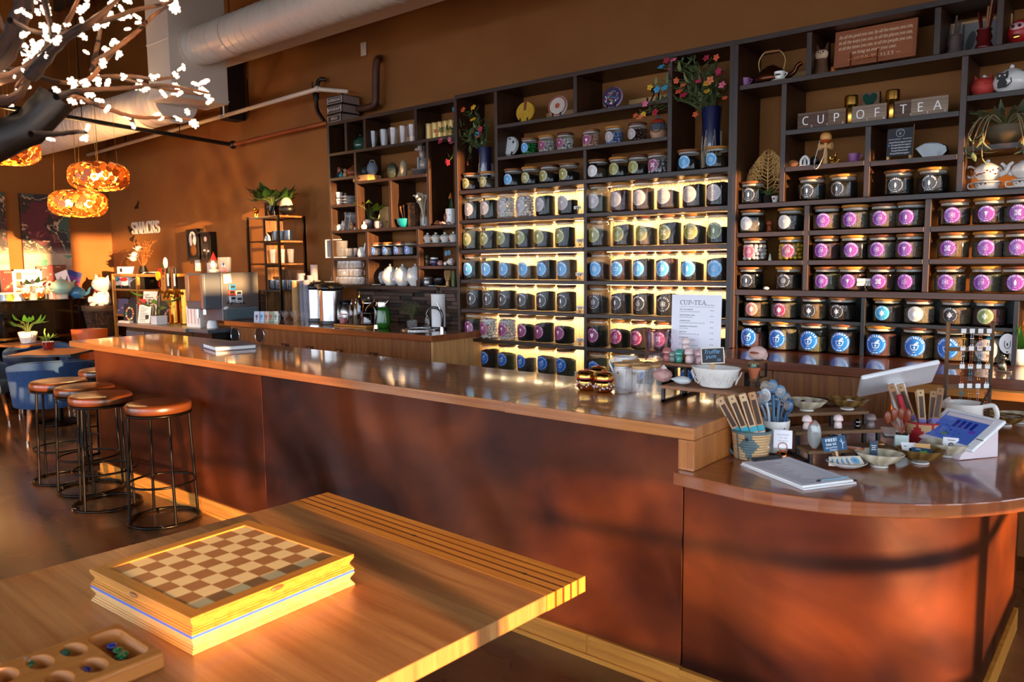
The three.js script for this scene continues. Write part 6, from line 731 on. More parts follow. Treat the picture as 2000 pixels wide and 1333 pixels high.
{const t=T('air_plant','wiry dry grass plant in a glass on the left counter','plant',on(805,640)),l=[];for(let i=0;i<60;i++){const a=rr(0,6.28),d=rr(0.03,0.1),h=rr(0.1,0.24);l.push(tube([[0,0.05,0],[Math.cos(a)*d*0.5,0.05+h*0.7,Math.sin(a)*d*0.5],[Math.cos(a)*d*1.2,0.05+h*0.6,Math.sin(a)*d*1.2]],0.0018,4,7));}P(t,'blades',merge(l),mat('#5f6238',0.7)).userData.kind='stuff';P(t,'pot',lathe([[0,0.001],[0.04,0.001],[0.05,0.06],[0.046,0.06],[0.036,0.006]],20),M.glass);}
{const t=T('paper_towel','white paper towel roll on a black stand','paper towel',on(857,643));P(t,'roll',merge(cyl(0.058,0.058,0.27,0,0.02,0,32)),M.paper);P(t,'stand',merge(cyl(0.075,0.072,0.014,0,0,0,28),cyl(0.008,0.008,0.31,0,0.01,0),ball(0.016,0,0.33,0)),M.black);}
{const[x,,z]=on(872,645),t=T('chrome_faucet','tall black and chrome gooseneck tap at the counter end','tap',[x,y+0.0006,z+0.05]);P(t,'pipe',tube([[0,0,0],[0,0.13,0],[-0.03,0.18,0.02],[-0.08,0.18,0.06],[-0.1,0.13,0.08]],0.012,8),M.blackGloss);P(t,'lever',merge(rod([0,0.14,0],[-0.03,0.23,0.03],0.006),cyl(0.02,0.02,0.03,0,0,0)),M.chrome);const s=T('bar_sink','round steel sink basin set in the left counter','sink',[x-0.2,y+0.0006,0.5]);P(s,'basin_rim',torus(0.15,0.008,0.004,40),M.chrome);P(s,'basin',lathe([[0.148,0.004],[0.1,0.002],[0,0.001]],40),M.steel);}
{const q=on(835,641),t=T('soap_pump','small clear soap pump on a white dish','soap pump',q);P(t,'dish',lathe([[0,0.001],[0.04,0.001],[0.05,0.01],[0,0.008]],22),M.china);P(t,'bottle',lathe([[0,0.01],[0.025,0.01],[0.022,0.09],[0.01,0.1]],18),M.glass);P(t,'pump',merge(cyl(0.006,0.006,0.03,0,0.1,0),rod([0,0.128,0],[0.03,0.126,0],0.005)),M.steel);}
{const q=py_(95,683,0.7585),t=potted('small green succulent in a red glazed pot on the bistro table','potted_plant',[q.x,0.7585,q.z],roundPot(mat('#7a1016',0.1,{clearcoat:1}),0.062,0.08),12,0.07,0.022,0.05,0.06,mat('#5f8a3a',0.5,{side:THREE.DoubleSide}),0);P(t,'pebbles',merge(Array.from({length:20},(_,i)=>ball(0.01,Math.cos(i*2.4)*0.011*Math.sqrt(i),0.083,Math.sin(i*2.4)*0.011*Math.sqrt(i),1,0.8,1,6))),M.china).userData.kind='stuff';P(t,'tall_stalk',tube([[0,0.08,0],[-0.05,0.12,0],[-0.055,0.18,0.01],[-0.03,0.22,0.01]],0.007,7),mat('#7aa04a',0.5));
const b=T('bistro_table','second small brown table behind the blue armchairs holding a white pot','table',[-10.05,0,1.62],0.3);P(b,'tabletop',box(0.5,0.025,0.5,0,0.745,0,0.003),M.walnut);P(b,'post',cyl(0.03,0.03,0.71,0,0.02,0),M.iron);P(b,'foot',cyl(0.2,0.06,0.03),M.iron);
potted('leafy plant in a white handled pot behind the armchairs','potted_plant',[-10.0,0.7585,1.62],(t2)=>{roundPot(M.china,0.1,0.13)(t2);P(t2,'handle',tube([[0.09,0.11,0],[0.14,0.12,0],[0.15,0.08,0],[0.075,0.03,0]],0.008,7),M.china);},14,0.11,0.06,0.15,0.14);}
const m=T('menu_binder','closed grey menu binder lying on the bar top','menu',[0,0,0]),A=py_(388,681,BT),B=py_(497,681,BT),C2=py_(415,690,BT),D2=py_(470,671,BT);m.position.set((A.x+B.x)/2,BT+0.0006,(C2.z+D2.z)/2);m.rotation.y=-0.25;
P(m,'cover',merge(box(0.34,0.004,0.28,0,0.002,0,0.001),box(0.34,0.004,0.28,0,0.03,0,0.001),box(0.004,0.03,0.28,-0.17,0.016,0)),mat('#77717f',0.6));P(m,'pages',box(0.31,0.02,0.26,0,0.015,0),M.paper);P(m,'spine',box(0.01,0.026,0.282,-0.176,0.016,0,0.003),M.black);
}
// ---------- top shelves: tea cakes, flowers, letters ----------
const cleat=(t,x0,x1,y,h=0.09)=>P(t,'cleat',box2(x0+0.05,x1-0.018,y+0.001,y+h,0.002,0.02,0.002),M.pale);
cleat(uC,CX.a+0.2,CX.t,CA,0.1);cleat(uC,CX.t+0.2,CX.u,CA,0.1);cleat(uR,XR0+0.2,RX.a,RY.r1,0.1);cleat(uR,XR0+0.2,RX.b,RY.A+0.0,0.42);cleat(uL,LX.p2+0.2,LX.p3,LY.a,0.1);cleat(uL,LX.q1+0.2,LX.q2,LY.b2,0.09);cleat(uR,RX.e-0.12,RX.e,RY.r2,0.1);cleat(uC,CX.a+0.3,CX.u,CB,0.03);
const cakeStand=(label,px,y,R,face,m,hole)=>{
const[x,,z]=onS(px,y,0.2),t=T('tea_cake',label,'tea cake',[x,y+0.0005,z],0.12);
if(hole){const s=new THREE.Shape();s.absarc(0,0,R,0,6.2832);const h=new THREE.Path();h.moveTo(-0.014,-0.014);h.lineTo(-0.014,0.014);h.lineTo(0.014,0.014);h.lineTo(0.014,-0.014);h.closePath();s.holes.push(h);P(t,'cake',new THREE.ExtrudeGeometry(s,{depth:0.016,bevelSize:0.004,bevelThickness:0.004,bevelSegments:2,curveSegments:40}),m,[0,R+0.012,0],[-0.2,0,0]);}
else{P(t,'cake',turnX(lathe([[0,-0.012],[R*0.8,-0.012],[R,0],[R*0.97,0.01],[R*0.85,0.014],[0,0.0145]],40),Math.PI/2),m,[0,R+0.012,0],[-0.2,0,0]);const g=new THREE.CircleGeometry(R*0.92,40);P(t,'wrapper',g,face,[0,R+0.012+0.0035,0.0185],[-0.2,0,0]);}
P(t,'easel',merge(...[-0.4,0.4].map((k)=>merge(tube([[k*R,0.045,0.03],[k*R,0.012,0.034],[k*R,0.006,0.01],[k*R,0.004,-0.05]],0.006,6),rod([k*R,0.006,0.0],[k*R*0.4,R*1.2,-0.055],0.005)))),M.black);
};
const disc=(draw)=>printed(192,192,draw,0.7),ringText=(c,s,r,col,f=12)=>{c.fillStyle=col;c.font=`${f}px sans-serif`;c.textAlign='center';[...s].forEach((ch,i)=>{c.save();c.translate(96,96);c.rotate(i/s.length*6.283);c.fillText(ch,0,-r);c.restore();});};
cakeStand('yellow wrapped tea cake with brown panel on a black stand',1027,CA,0.08,disc((c)=>{c.fillStyle='#c99a22';c.fillRect(0,0,192,192);c.fillStyle='#7a3a22';c.fillRect(82,0,32,86);c.fillStyle='#d8b06a';c.font='20px serif';['普','洱','茶'].forEach((s,i)=>c.fillText(s,88,26+i*25));c.strokeStyle='#9a5a1a';c.lineWidth=3;c.strokeRect(30,120,60,30);c.beginPath();c.arc(150,90,18,0,7);c.stroke();}),M.yellow);
cakeStand('white tea cake with red ring lettering on a black stand',1091,CA,0.08,disc((c)=>{c.fillStyle='#cfc4b8';c.fillRect(0,0,192,192);c.strokeStyle='#a03a2c';c.lineWidth=12;c.beginPath();c.arc(96,96,88,0,7);c.stroke();c.fillStyle='#b0502c';c.fillRect(76,74,40,40);c.beginPath();c.arc(96,94,26,0,7);c.fill();ringText(c,'中國土產畜產進出口公司',56,'#5a4a40',15);c.fillStyle='#b02a22';c.font='bold 18px serif';c.fillText('七子饼茶',96,150);}),M.china);
cakeStand('purple tea cake with colourful bird print on a stand',1197,CA,0.078,disc((c)=>{c.fillStyle='#3a2448';c.fillRect(0,0,192,192);const k=['#2aa0c8','#d8487a','#e0d8e8','#3aa86a','#d8a83a','#8a3a8a'];for(let i=0;i<40;i++){c.fillStyle=c.strokeStyle=k[i%6];c.lineWidth=5;c.beginPath();const x=30+hash(i,1)*130,y=40+hash(i,2)*120;c.ellipse(x,y,4+hash(i,3)*12,3+hash(i,4)*5,i,0,7);c.fill();}c.strokeStyle='#7ac8d8';c.beginPath();c.arc(110,70,30,3,5.5);c.stroke();}),M.lav);
cakeStand('dark pressed tea cake with square hole on a stand',1277,CA,0.082,null,mat('#2e2620',0.8,{map:speckTex}),true);
cakeStand('white tea cake with black brush writing beside the candy jars',997,CB,0.078,disc((c)=>{c.fillStyle='#dcdcdc';c.fillRect(0,0,192,192);c.strokeStyle='#2a5a4a';c.lineWidth=5;c.beginPath();c.arc(96,96,93,0,7);c.stroke();c.fillStyle='#1a1a1a';c.font='bold 40px serif';['月','光','白'].forEach((s,i)=>c.fillText(s,84,70+i*42));c.beginPath();c.ellipse(96,24,18,8,0,0,7);c.fillStyle='#1f4a3a';c.fill();c.fillStyle='#333';c.fillRect(140,30,5,60);c.fillRect(130,50,28,22);c.font='14px sans-serif';c.fillText('雲南',40,120);}),M.china);
{const t=T('figure_canister','round clay canister with grey face and red cap beside the right vase','canister',onS(1286,CB,0.2),0.2);P(t,'body',lathe([[0,0.001],[0.035,0.001],[0.04,0.006],[0.056,0.045],[0.056,0.066],[0,0.066]],26),mat('#c8987a',0.4));P(t,'band',lathe([[0.056,0.066],[0.055,0.095],[0.046,0.115],[0,0.115]],26),M.grayPlastic);P(t,'cap',lathe([[0.047,0.114],[0.04,0.13],[0.02,0.142],[0,0.145]],22),mat('#c2371f',0.35));P(t,'knob',ball(0.01,0,0.155,0),M.teal);P(t,'outline',merge(tube([[-0.026,0.098,0.045],[-0.03,0.07,0.049],[-0.012,0.05,0.056],[0.014,0.05,0.056],[0.03,0.07,0.049],[0.026,0.098,0.045]],0.003,5),new THREE.TorusGeometry(0.011,0.002,5,16).translate(0,0.082,0.055)),M.black);P(t,'side_handle',tube([[0.055,0.05,0],[0.075,0.055,0],[0.078,0.075,0],[0.055,0.08,0]],0.005,6),M.clay);}
function bouquet(label,px,H0,spread,n,drop,s0){
seed=s0;const z=0.17,p=onS(px,CY[1],z),t=T('flower_vase',label,'flowers',p),R=0.062;
P(t,'vase',lathe([[0,0.001],[R*0.8,0.001],[R,0.03],[R*0.95,H0*0.7],[R*1.05,H0],[R*0.96,H0],[R*0.85,H0*0.7]],30),mat('#16204c',0.15,{clearcoat:0.8}));
const reeds=[];for(let i=0;i<46;i++){const a=i/46*6.283,h=H0*(0.25+0.4*hash(i,5));reeds.push(tube([[Math.cos(a)*R*1.0,0.02,Math.sin(a)*R*1.0],[Math.cos(a+0.06)*R*1.01,h*0.6,Math.sin(a+0.06)*R*1.01],[Math.cos(a+rr(-0.2,0.2))*R*1.0,h,Math.sin(a+0.1)*R]],0.0022,4,5));}P(t,'reed_relief',merge(reeds),mat('#c9b088',0.5)).userData.kind='stuff';
const stems=[],g=leafGeo(0.075,0.026,0.35),g2=leafGeo(0.05,0.02,0.3),fl=merge(...Array.from({length:5},(_,i)=>at(ball(0.0075,0,0,0,1,0.4,1.3,8),0,0,0.0105).rotateY(i*1.2566)),ball(0.004,0,0.003,0,1,1,1,6)),lm=[mat('#5c6a44',0.7,{side:THREE.DoubleSide}),mat('#7b8554',0.7,{side:THREE.DoubleSide}),mat('#46552f',0.7,{side:THREE.DoubleSide})],fm=['#3a9ac8','#d85a34','#c8365a','#a82038','#e0b028','#d86a86','#d87a4a'].map((c)=>mat(c,0.6));
for(let i=0;i<n;i++){
const out=i%9===8&&drop,a=rr(2.0,6.9),d=spread*rr(0.3,1)*(out?1.15:1),up=out?rr(-0.12,0.02):rr(0.05,0.3)*(1.25-d/spread*0.5),e=[Math.cos(a)*d-spread*0.3,H0+up,Math.max(-0.08,Math.sin(a)*d*0.35+0.16)],m=[e[0]*0.45,H0+Math.max(0.06,up*0.8),e[2]*0.45];
const c=new THREE.CatmullRomCurve3([V(0,H0-0.06,0),V(...m),V(...e)]);stems.push(new THREE.TubeGeometry(c,9,0.0018,4));
for(let j=0;j<5;j++){const q=c.getPointAt(0.3+j*0.15),o=P(t,'leaf',j%2?g:g2,lm[(i+j)%3],q);o.rotation.set(rr(0.5,2.0),rr(0,6.28),rr(-0.4,0.4),'YXZ');}
if(i%2===0||out){const o=P(t,'blossom',fl,fm[Math.floor(hash(i,s0)*7)],e);o.rotation.set(rr(0.6,1.7),rr(-0.8,0.8),0);o.scale.setScalar(rr(1.0,1.5));}
}
P(t,'stems',merge(stems),M.stem);
}
bouquet('blue vase of grey green stems and small bright flowers, left',949,0.34,0.34,34,true,11);bouquet('blue vase of lush stems and small bright flowers, right',1389,0.4,0.32,54,true,21);
function cupSaucer(label,p,m,r=0.034){const t=T('cup_and_saucer',label,'tea cup',p);P(t,'saucer',lathe([[0,0.001],[r,0.001],[r*1.5,0.008],[r*1.45,0.01],[0,0.005]],24),m);P(t,'cup',lathe([[0,0.006],[r*0.65,0.006],[r*0.75,0.012],[r,r*1.7],[r*0.94,r*1.7],[0,0.014]],24),m);P(t,'handle',tube([[r*0.9,r*1.4,0],[r*1.4,r*1.3,0],[r*0.8,r*0.6,0]],0.003,6),m);return t;}
cupSaucer('pink cup on saucer beside the copper kettle',onS(1455,RY.r1,0.24),M.purple);cupSaucer('pink cup on saucer below the letter tiles',onS(1668,RY.k,0.22),M.purple,0.032);
{const t=T('copper_kettle','dark copper kettle with tall wire handle on the top shelf','kettle',onS(1507,RY.r1,0.2),0.1),m=mat('#6a3a22',0.28,{metalness:0.85});P(t,'body',lathe([[0,0.001],[0.085,0.001],[0.1,0.025],[0.1,0.05],[0.06,0.095],[0.035,0.1],[0,0.1]],34),m);const l=P(t,'lid',lathe([[0.045,0.099],[0.03,0.112],[0,0.114]],22),m);P(l,'knob',ball(0.008,0,0.12,0),m);P(t,'spout',tube([[0.09,0.04,0],[0.13,0.06,0],[0.15,0.095,0],[0.175,0.108,0]],0.013,9),m);P(t,'handle_wire',tube([[-0.07,0.085,0],[-0.078,0.15,0],[-0.04,0.2,0],[0.04,0.2,0],[0.078,0.15,0],[0.07,0.085,0]],0.0035,6,30),M.goldMatte);P(t,'grip',rod([-0.045,0.2,0],[0.045,0.2,0],0.008),M.walnut);}
{const t=cupSaucer('small white cup lettered wish before the copper kettle',onS(1523,RY.r1,0.27),M.china,0.033);P(t,'lettering',box(0.03,0.01,0.001,0,0.036,0.0305),M.black);}
{const t=T('fox_figurine','tan and orange fox figurine with pointed ears beside the quote plaque','figurine',onS(1605,RY.r1,0.24),0.1),m=mat('#a8683a',0.7,{map:speckTex});P(t,'body',lathe([[0,0.001],[0.04,0.001],[0.042,0.02],[0.03,0.07],[0.03,0.1],[0.036,0.12],[0.03,0.145],[0,0.15]],20),m);P(t,'face',ball(0.034,0,0.118,0.014,1.1,0.9,0.7),mat('#c9a888',0.7));P(t,'ear',merge(new THREE.ConeGeometry(0.013,0.05,10).rotateZ(0.25).translate(-0.026,0.165,0),new THREE.ConeGeometry(0.013,0.05,10).rotateZ(-0.25).translate(0.026,0.165,0)),m);P(t,'eye',merge(ball(0.0045,-0.013,0.128,0.036,1,1,1,8),ball(0.0045,0.013,0.128,0.036,1,1,1,8),ball(0.004,0,0.12,0.039,1,1,1,8)),M.black);P(t,'tail',tube([[0.03,0.01,-0.02],[0.06,0.02,0],[0.065,0.04,0.01]],0.013,8),M.orange);}
{const a=pz(1630,83,0.25),b=pz(1792,44,0.25),w=b.x-a.x,q=pz(1711,85,0.25),t=T('quote_plaque','brown wooden plaque with a carved quotation in pale italic letters','plaque',[(a.x+b.x)/2,q.y,0.24],0);const h=0.205;P(t,'board',box(w,h,0.018,0,0,0,0.002),mat('#8a4a24',0.5));
sheet(t,'carved_text',w*0.97,h*0.94,0.001,printed(768,320,(c,W0,H0)=>{c.fillStyle='#94512a';c.fillRect(0,0,W0,H0);c.strokeStyle='#6a3214';c.lineWidth=3;c.strokeRect(14,14,W0-28,H0-28);c.fillStyle='#f0dcc0';c.textAlign='center';c.font='italic 38px serif';['Do all the good you can, by all the means you can,','in all the ways you can, in all the places you can,','at all the times you can, to all the people you can,','as long as ever you can.'].forEach((s,i)=>c.fillText(s,W0/2,66+i*52,W0-60));c.font='40px serif';c.fillText('—  J O H N   W E S L E Y  —',W0/2,282);}),M.walnut,[0,0,0.0098]);t.rotation.x=-0.12;
const e=T('brass_easel','thin brass easel holding the quotation plaque','easel',[t.position.x-0.04,RY.r1+0.0005,0.24]);const f=[];for(const k of[-0.07,0.07])f.push(tube([[k,0.09,0.05],[k,0.075,0.052],[k,0.0,0.055]],0.004,6),rod([k,0.003,0.055],[k,0.003,-0.05],0.004),rod([k,0.003,-0.05],[k*0.6,0.29,-0.03],0.003));f.push(rod([-0.07,0.055,0.053],[0.07,0.055,0.053],0.0035));P(e,'frame',merge(f),M.copperTrim);P(e,'foot',merge(ball(0.005,-0.07,0.004,0.055),ball(0.005,0.07,0.004,0.055)),M.brass);}
{const pot=(label,px,m,sticks,z)=>{const p=onS(px,RY.r1,z),t=T('brush_pot',label,'pot',p);P(t,'pot',lathe([[0,0.001],[0.038,0.001],[0.042,0.015],[0.03,0.04],[0.038,0.06],[0.03,0.085],[0.034,0.1],[0.03,0.1],[0,0.02]],26),m);P(t,'rim',torus(0.032,0.004,0.1,24),m);sticks.forEach(([dx,dz,h],i)=>P(t,'stick',rod([dx*0.2,0.03,dz*0.2],[dx,h,dz],0.0045,0.006),i%2?M.walnut:m));};
pot('grey wooden brush pot with tea tools on the top shelf',1864,mat('#4a3a34',0.5),[[0.005,0,0.2],[-0.015,0.01,0.16],[0.02,-0.01,0.17]],0.24);pot('red lacquer brush pot with tea tools on the top shelf',1922,mat('#5c1416',0.15,{clearcoat:0.9}),[[-0.03,0,0.19],[0.03,0.01,0.24],[0.04,-0.01,0.22],[0.015,0.01,0.21],[-0.02,-0.01,0.17]],0.26);
const p=onS(1900,RY.r1,0.1),t=T('ink_painting','framed ink painting of a figure with brush writing behind the pots','picture',[p[0],p[1],p[2]]);sheet(t,'print',0.32,0.17,0.004,printed(192,110,(c,w,h)=>{c.fillStyle='#8f8a88';c.fillRect(0,0,w,h);c.fillStyle='#4a4644';c.beginPath();c.ellipse(90,62,12,34,0.2,0,7);c.fill();c.fillRect(66,0,5,h);c.font='18px serif';['茶','禪','味'].forEach((s,i)=>c.fillText(s,112,36+i*26));for(let i=0;i<5;i++)c.fillRect(160,16+i*16,4,10);}),M.black,[0,0.1,0.008],[-0.08,0,0]);P(t,'frame',merge(box(0.34,0.014,0.014,0,0.007,0),box(0.34,0.014,0.014,0,0.193,-0.014),box(0.014,0.19,0.014,0.165,0.1,-0.007),box(0.014,0.19,0.014,-0.165,0.1,-0.007)),M.pale);}
{const t=T('daruma_doll','round red doll with white face at the top right','doll',onS(1993,RY.r1,0.24),-0.2);P(t,'body',ball(0.06,0,0.062,0,1,1.05,1,24),M.red);P(t,'face',ball(0.04,0,0.078,0.03,1,0.75,0.8),M.pink);P(t,'eye',merge(ball(0.008,-0.014,0.084,0.06),ball(0.008,0.014,0.084,0.06)),M.black);P(t,'gold_mark',ball(0.012,0,0.035,0.056,1.5,1,0.4),M.gold);const s=T('figurine','small brown robed figurine left of the red doll','figurine',onS(1976,RY.r1,0.24));P(s,'body',lathe([[0,0.001],[0.022,0.001],[0.018,0.03],[0,0.045]],14),M.wicker);P(s,'head',ball(0.012,0,0.052,0),M.clay);}
{const tile=(ch,n,px,tone)=>{const[x,y,z]=onS(px,RY.r2,0.285),w=0.093,t=T('letter_tile',`wooden tile with white letter ${ch}${{ C: ', first of the row', U: '', P: ' and small number three', O: ' beside the first gold canister', F: ' and small number four', T: ' right of the second gold canister', E: '', A: ', last of the row' }[ch]}`,'letter tile',[x,y,z],0.03,'letter tiles spelling cup of tea');const g=new THREE.BoxGeometry(w,0.092,0.014);const m=mat(['#8a6a4c','#6a4628','#a08468'][tone],0.6,{map:W.pale}),f=mat('#ffffff',0.6,{map:canvasTex(128,128,(c)=>{c.fillStyle=['#6f543c','#4f321c','#8a735e'][tone];c.fillRect(0,0,128,128);for(let i=0;i<26;i++){c.fillStyle=`rgba(${i % 2 ? '40,20,8' : '230,210,180'},0.12)`;c.fillRect(0,hash(i,tone)*128,128,2+hash(i,3)*4);}c.fillStyle='#f4f0ee';c.textAlign='center';c.font='92px sans-serif';c.fillText(ch,60,96);c.font='26px sans-serif';c.fillText(n,110,118);})});P(t,'tile',at(g,0,0.0465,0),[m,m,m,m,f,m]);P(t,'foot',box(0.06,0.003,0.03,0,0.0015,-0.018),m);};
[['C',3,1574.5,1],['U',1,1604.5,1],['P',3,1635,0],['O',1,1682,2],['F',4,1714,2],['T',1,1766,1],['E',1,1799,2],['A',1,1833,2]].forEach((a)=>tile(...a));
for(const[px,l]of[[1662,'tall gold canister between the tiles P and O'],[1743,'tall gold canister between the tiles F and T']]){const t=T('tea_canister',l,'canister',onS(px,RY.r2,0.24));P(t,'tin',lathe([[0,0.001],[0.036,0.001],[0.036,0.115],[0,0.115]],26),M.gold);P(t,'lid',lathe([[0.0365,0.112],[0.0365,0.155],[0.034,0.158],[0.034,0.163],[0,0.163]],26),M.gold);}
const p=onS(1700,RY.r2,0.2),t=T('heart_block','square wooden block with a green string heart behind the tiles','ornament',[p[0],p[1],p[2]]);P(t,'block',box(0.1,0.175,0.04,0,0.0875,0,0.003),M.grey);P(t,'heart',shape([[0,-0.034],[0.034,0.004],[0.034,0.024],[0.018,0.034],[0,0.022],[-0.018,0.034],[-0.034,0.024],[-0.034,0.004]],0.006,0.001,true),mat('#134a3a',0.9,{bumpMap:fineBump,bumpScale:0.004}),[0,0.132,0.02]);}
{
const y=RY.k;globalThis.rockFn('amber brown crystal at the left of the small shelf',1549,mat('#a86a3a',0.4),0.036,0.026,'crystal',y,0.24,1);
const s=T('shrine_figurine','white arched shrine figurine on the small shelf','figurine',onS(1572,y,0.24));P(s,'arch',tube([[-0.022,0.002,0],[-0.022,0.04,0],[0,0.062,0],[0.022,0.04,0],[0.022,0.002,0]],0.008,8,24),M.china);P(s,'base',box(0.06,0.012,0.035,0,0.006,0,0.003),M.china);P(s,'saint',merge(cyl(0.01,0.007,0.03,0,0.01,0),ball(0.007,0,0.044,0)),M.china);P(s,'back',box(0.04,0.045,0.004,0,0.03,-0.01),M.black);
const b=T('dark_crystal','dark faceted crystal block behind the toy string','crystal',onS(1591,y,0.2));P(b,'crystal',at(new THREE.DodecahedronGeometry(0.032,0).scale(1,1.0,0.7),0,0.031,0),mat('#2c2a2e',0.1,{clearcoat:0.8}));P(b,'facet',at(new THREE.OctahedronGeometry(0.018),0.022,0.02,0.012),M.iron);
const k=T('wooden_ball_toy','wooden cup and ball toy with orange ball and string','toy',onS(1612,y,0.26));P(k,'handle',lathe([[0,0.001],[0.011,0.001],[0.014,0.02],[0.009,0.03],[0.012,0.06],[0.008,0.09],[0.01,0.12],[0.006,0.135]],18),M.pale);P(k,'cups',merge(at(turnZ(lathe([[0.006,-0.022],[0.01,0],[0.022,0.03],[0.02,0.032],[0,0.02]],18),Math.PI/2),-0.006,0.105,0),at(turnZ(lathe([[0.006,-0.022],[0.01,0],[0.022,0.03],[0.02,0.032],[0,0.02]],18),-Math.PI/2),0.006,0.105,0)),M.pale);const bl=P(k,'ball',ball(0.032,0,0.155,0,1,1,1,24),mat('#d89a52',0.3));P(bl,'ball_base',at(new THREE.SphereGeometry(0.0322,24,8,0,6.283,2.0,1.14),0,0.155,0),mat('#b04a16',0.3));P(k,'string',tube([[-0.03,0.14,0.01],[-0.04,0.08,0.02],[-0.045,0.02,0.045],[-0.03,-0.025,0.085],[-0.012,-0.02,0.085],[0,0.04,0.04],[0,0.09,0.012]],0.0018,5,40),M.paper);
const d=T('brass_deity','small seated brass figure beside the ball toy','figurine',onS(1632,y,0.25));P(d,'body',merge(lathe([[0,0.001],[0.024,0.001],[0.022,0.01],[0.014,0.014],[0.012,0.03],[0.009,0.04],[0,0.044]],16),ball(0.009,0,0.052,0),ball(0.004,0,0.064,0),tube([[0.01,0.036,0],[0.024,0.028,0.01],[0.016,0.016,0.014]],0.004,6),tube([[-0.01,0.036,0],[-0.024,0.03,0.01],[-0.026,0.044,0.012]],0.004,6),ball(0.01,0.014,0.012,0.01,1.4,0.6,0.9),ball(0.01,-0.014,0.012,0.01,1.4,0.6,0.9)),M.gold);P(d,'plinth',cyl(0.026,0.024,0.004,0,0,0),M.brass);
const n=T('info_board','black board with white lettering on two wooden feet','sign',onS(1757,RY.k2,0.24));sheet(n,'panel',0.13,0.15,0.005,printed(200,230,(c,w,h)=>{c.fillStyle='#26262a';c.fillRect(0,0,w,h);c.fillStyle=c.strokeStyle='#d8d8dc';c.lineWidth=2.5;c.beginPath();c.arc(100,40,32,0,7);c.stroke();c.textAlign='center';c.font='11px sans-serif';c.fillText('CUP OF TEA',100,24);c.font='bold 24px serif';c.fillText('U',100,54);c.font='italic 17px serif';c.fillText('Good intent · Good tea',100,96);c.font='italic bold 18px sans-serif';['cupofteaoregon.com','@cupofteaoregon','@cupofteaoregon','#cupofteatime','#cupofteaoregon'].forEach((s,i)=>c.fillText(s,i===1||i===2?108:100,122+i*23,176));c.fillStyle='#4a7ac8';c.beginPath();c.arc(16,140,9,0,7);c.fill();}),M.black,[0,0.1,0],[-0.08,0,0]);P(n,'stake',rod([0.064,0.004,0],[0.066,0.2,-0.012],0.003),M.walnut);P(n,'foot',merge(box(0.012,0.024,0.03,-0.056,0.012,0),box(0.012,0.024,0.03,0.056,0.012,0)),M.pale);
const f=T('crystal_fan','clear glass fan shaped crystal on the small shelf','ornament',onS(1820,RY.k2,0.2));P(f,'crystal',shape([[-0.035,0.001],[0.05,0.001],[0.075,0.03],[0.07,0.055],[0.03,0.075],[-0.03,0.078],[-0.075,0.055]],0.03,0.004),mat('#6a7678',0.08,{transmission:0.85,thickness:0,bumpMap:bumpTex,bumpScale:0.01}),[0,0.004,-0.015]);P(f,'rim',tube([[-0.077,0.055,0.02],[-0.03,0.083,0.02],[0.03,0.08,0.02],[0.074,0.057,0.02]],0.0025,5),M.glass);}
{
const p=onS(1499,RY.A,0.19),t=T('filigree_tree','golden cut out tree ornament standing behind a black labelled jar','ornament',p,0.12),l=[],H0=0.335;
const grow=(x,y,a,len,r,lev)=>{const x2=x+Math.sin(a)*len,y2=y+Math.cos(a)*len,env=0.135*Math.sin(Math.PI*Math.min(1,Math.max(0.02,(1.03-y2/H0)*0.78+0.02)));if(Math.abs(x2)>Math.max(env,0.012)||y2>H0||y2<0.03)return;l.push(rod([x,y,0],[x2,y2,0],r,r*0.75,4));if(lev<6)for(const s of[-1,1])if(lev<3||rnd()<0.9)grow(x2,y2,a+s*rr(0.3,0.75),len*rr(0.68,0.9),r*0.74,lev+1);};
l.push(rod([0,0.003,0],[0,H0*0.94,0],0.0065,0.002,6));for(let i=0;i<12;i++)for(const s of[-1,1])grow(0,0.05+i*0.022,s*rr(0.75,1.15),0.042*(1.15-i*0.06),0.0036,0);
P(t,'tree',merge(l),mat('#d8a860',0.4,{metalness:0.3}));P(t,'base',box(0.1,0.006,0.05,0,0.003,0,0.002),M.pale);
const c=tumbler('tea_cup','tiny white cup with a brown crest before the golden tree',onS(1514,RY.A,0.28),0.022,0.04,0.65,M.china);P(c,'crest',ball(0.007,0,0.024,0.0195,1,1,0.2,8),M.clay);
potted('small mossy plant beside the golden tree','potted_plant',onS(1500,RY.A,0.25),roundPot(M.soil,0.03,0.05),16,0.05,0.01,0.04,0.03,mat('#6a7a34',0.7,{side:THREE.DoubleSide}),0);
const g=T('clay_figurine','brown clay figure with round head between the pale labelled jars','figurine',onS(1503,RY.B,0.25));P(g,'body',lathe([[0,0.001],[0.018,0.001],[0.016,0.014],[0.012,0.03],[0.016,0.04],[0,0.044]],16),M.clay);P(g,'head',ball(0.02,0,0.056,0,1,0.95,1),M.clay);P(g,'ring',merge(torus(0.0165,0.003,0.012,18),torus(0.014,0.003,0.026,18)),M.clay);
one('small_cone','tiny pale green cone between the rose and maroon jars','ornament',merge(lathe([[0,0.001],[0.009,0.001],[0.008,0.012],[0.002,0.04],[0,0.042]],14),torus(0.009,0.0015,0.002,14)),mat('#b9c8b8',0.4),onS(1504,RY.C,0.29));one('cowrie_shell','small cream shell lying on the shelf below the dark jars','shell',merge(ball(0.016,0,0.009,0,1.2,0.6,0.8,14),rod([-0.012,0.018,0],[0.012,0.018,0],0.0014)),M.china,onS(1497,RY.D,0.31));}
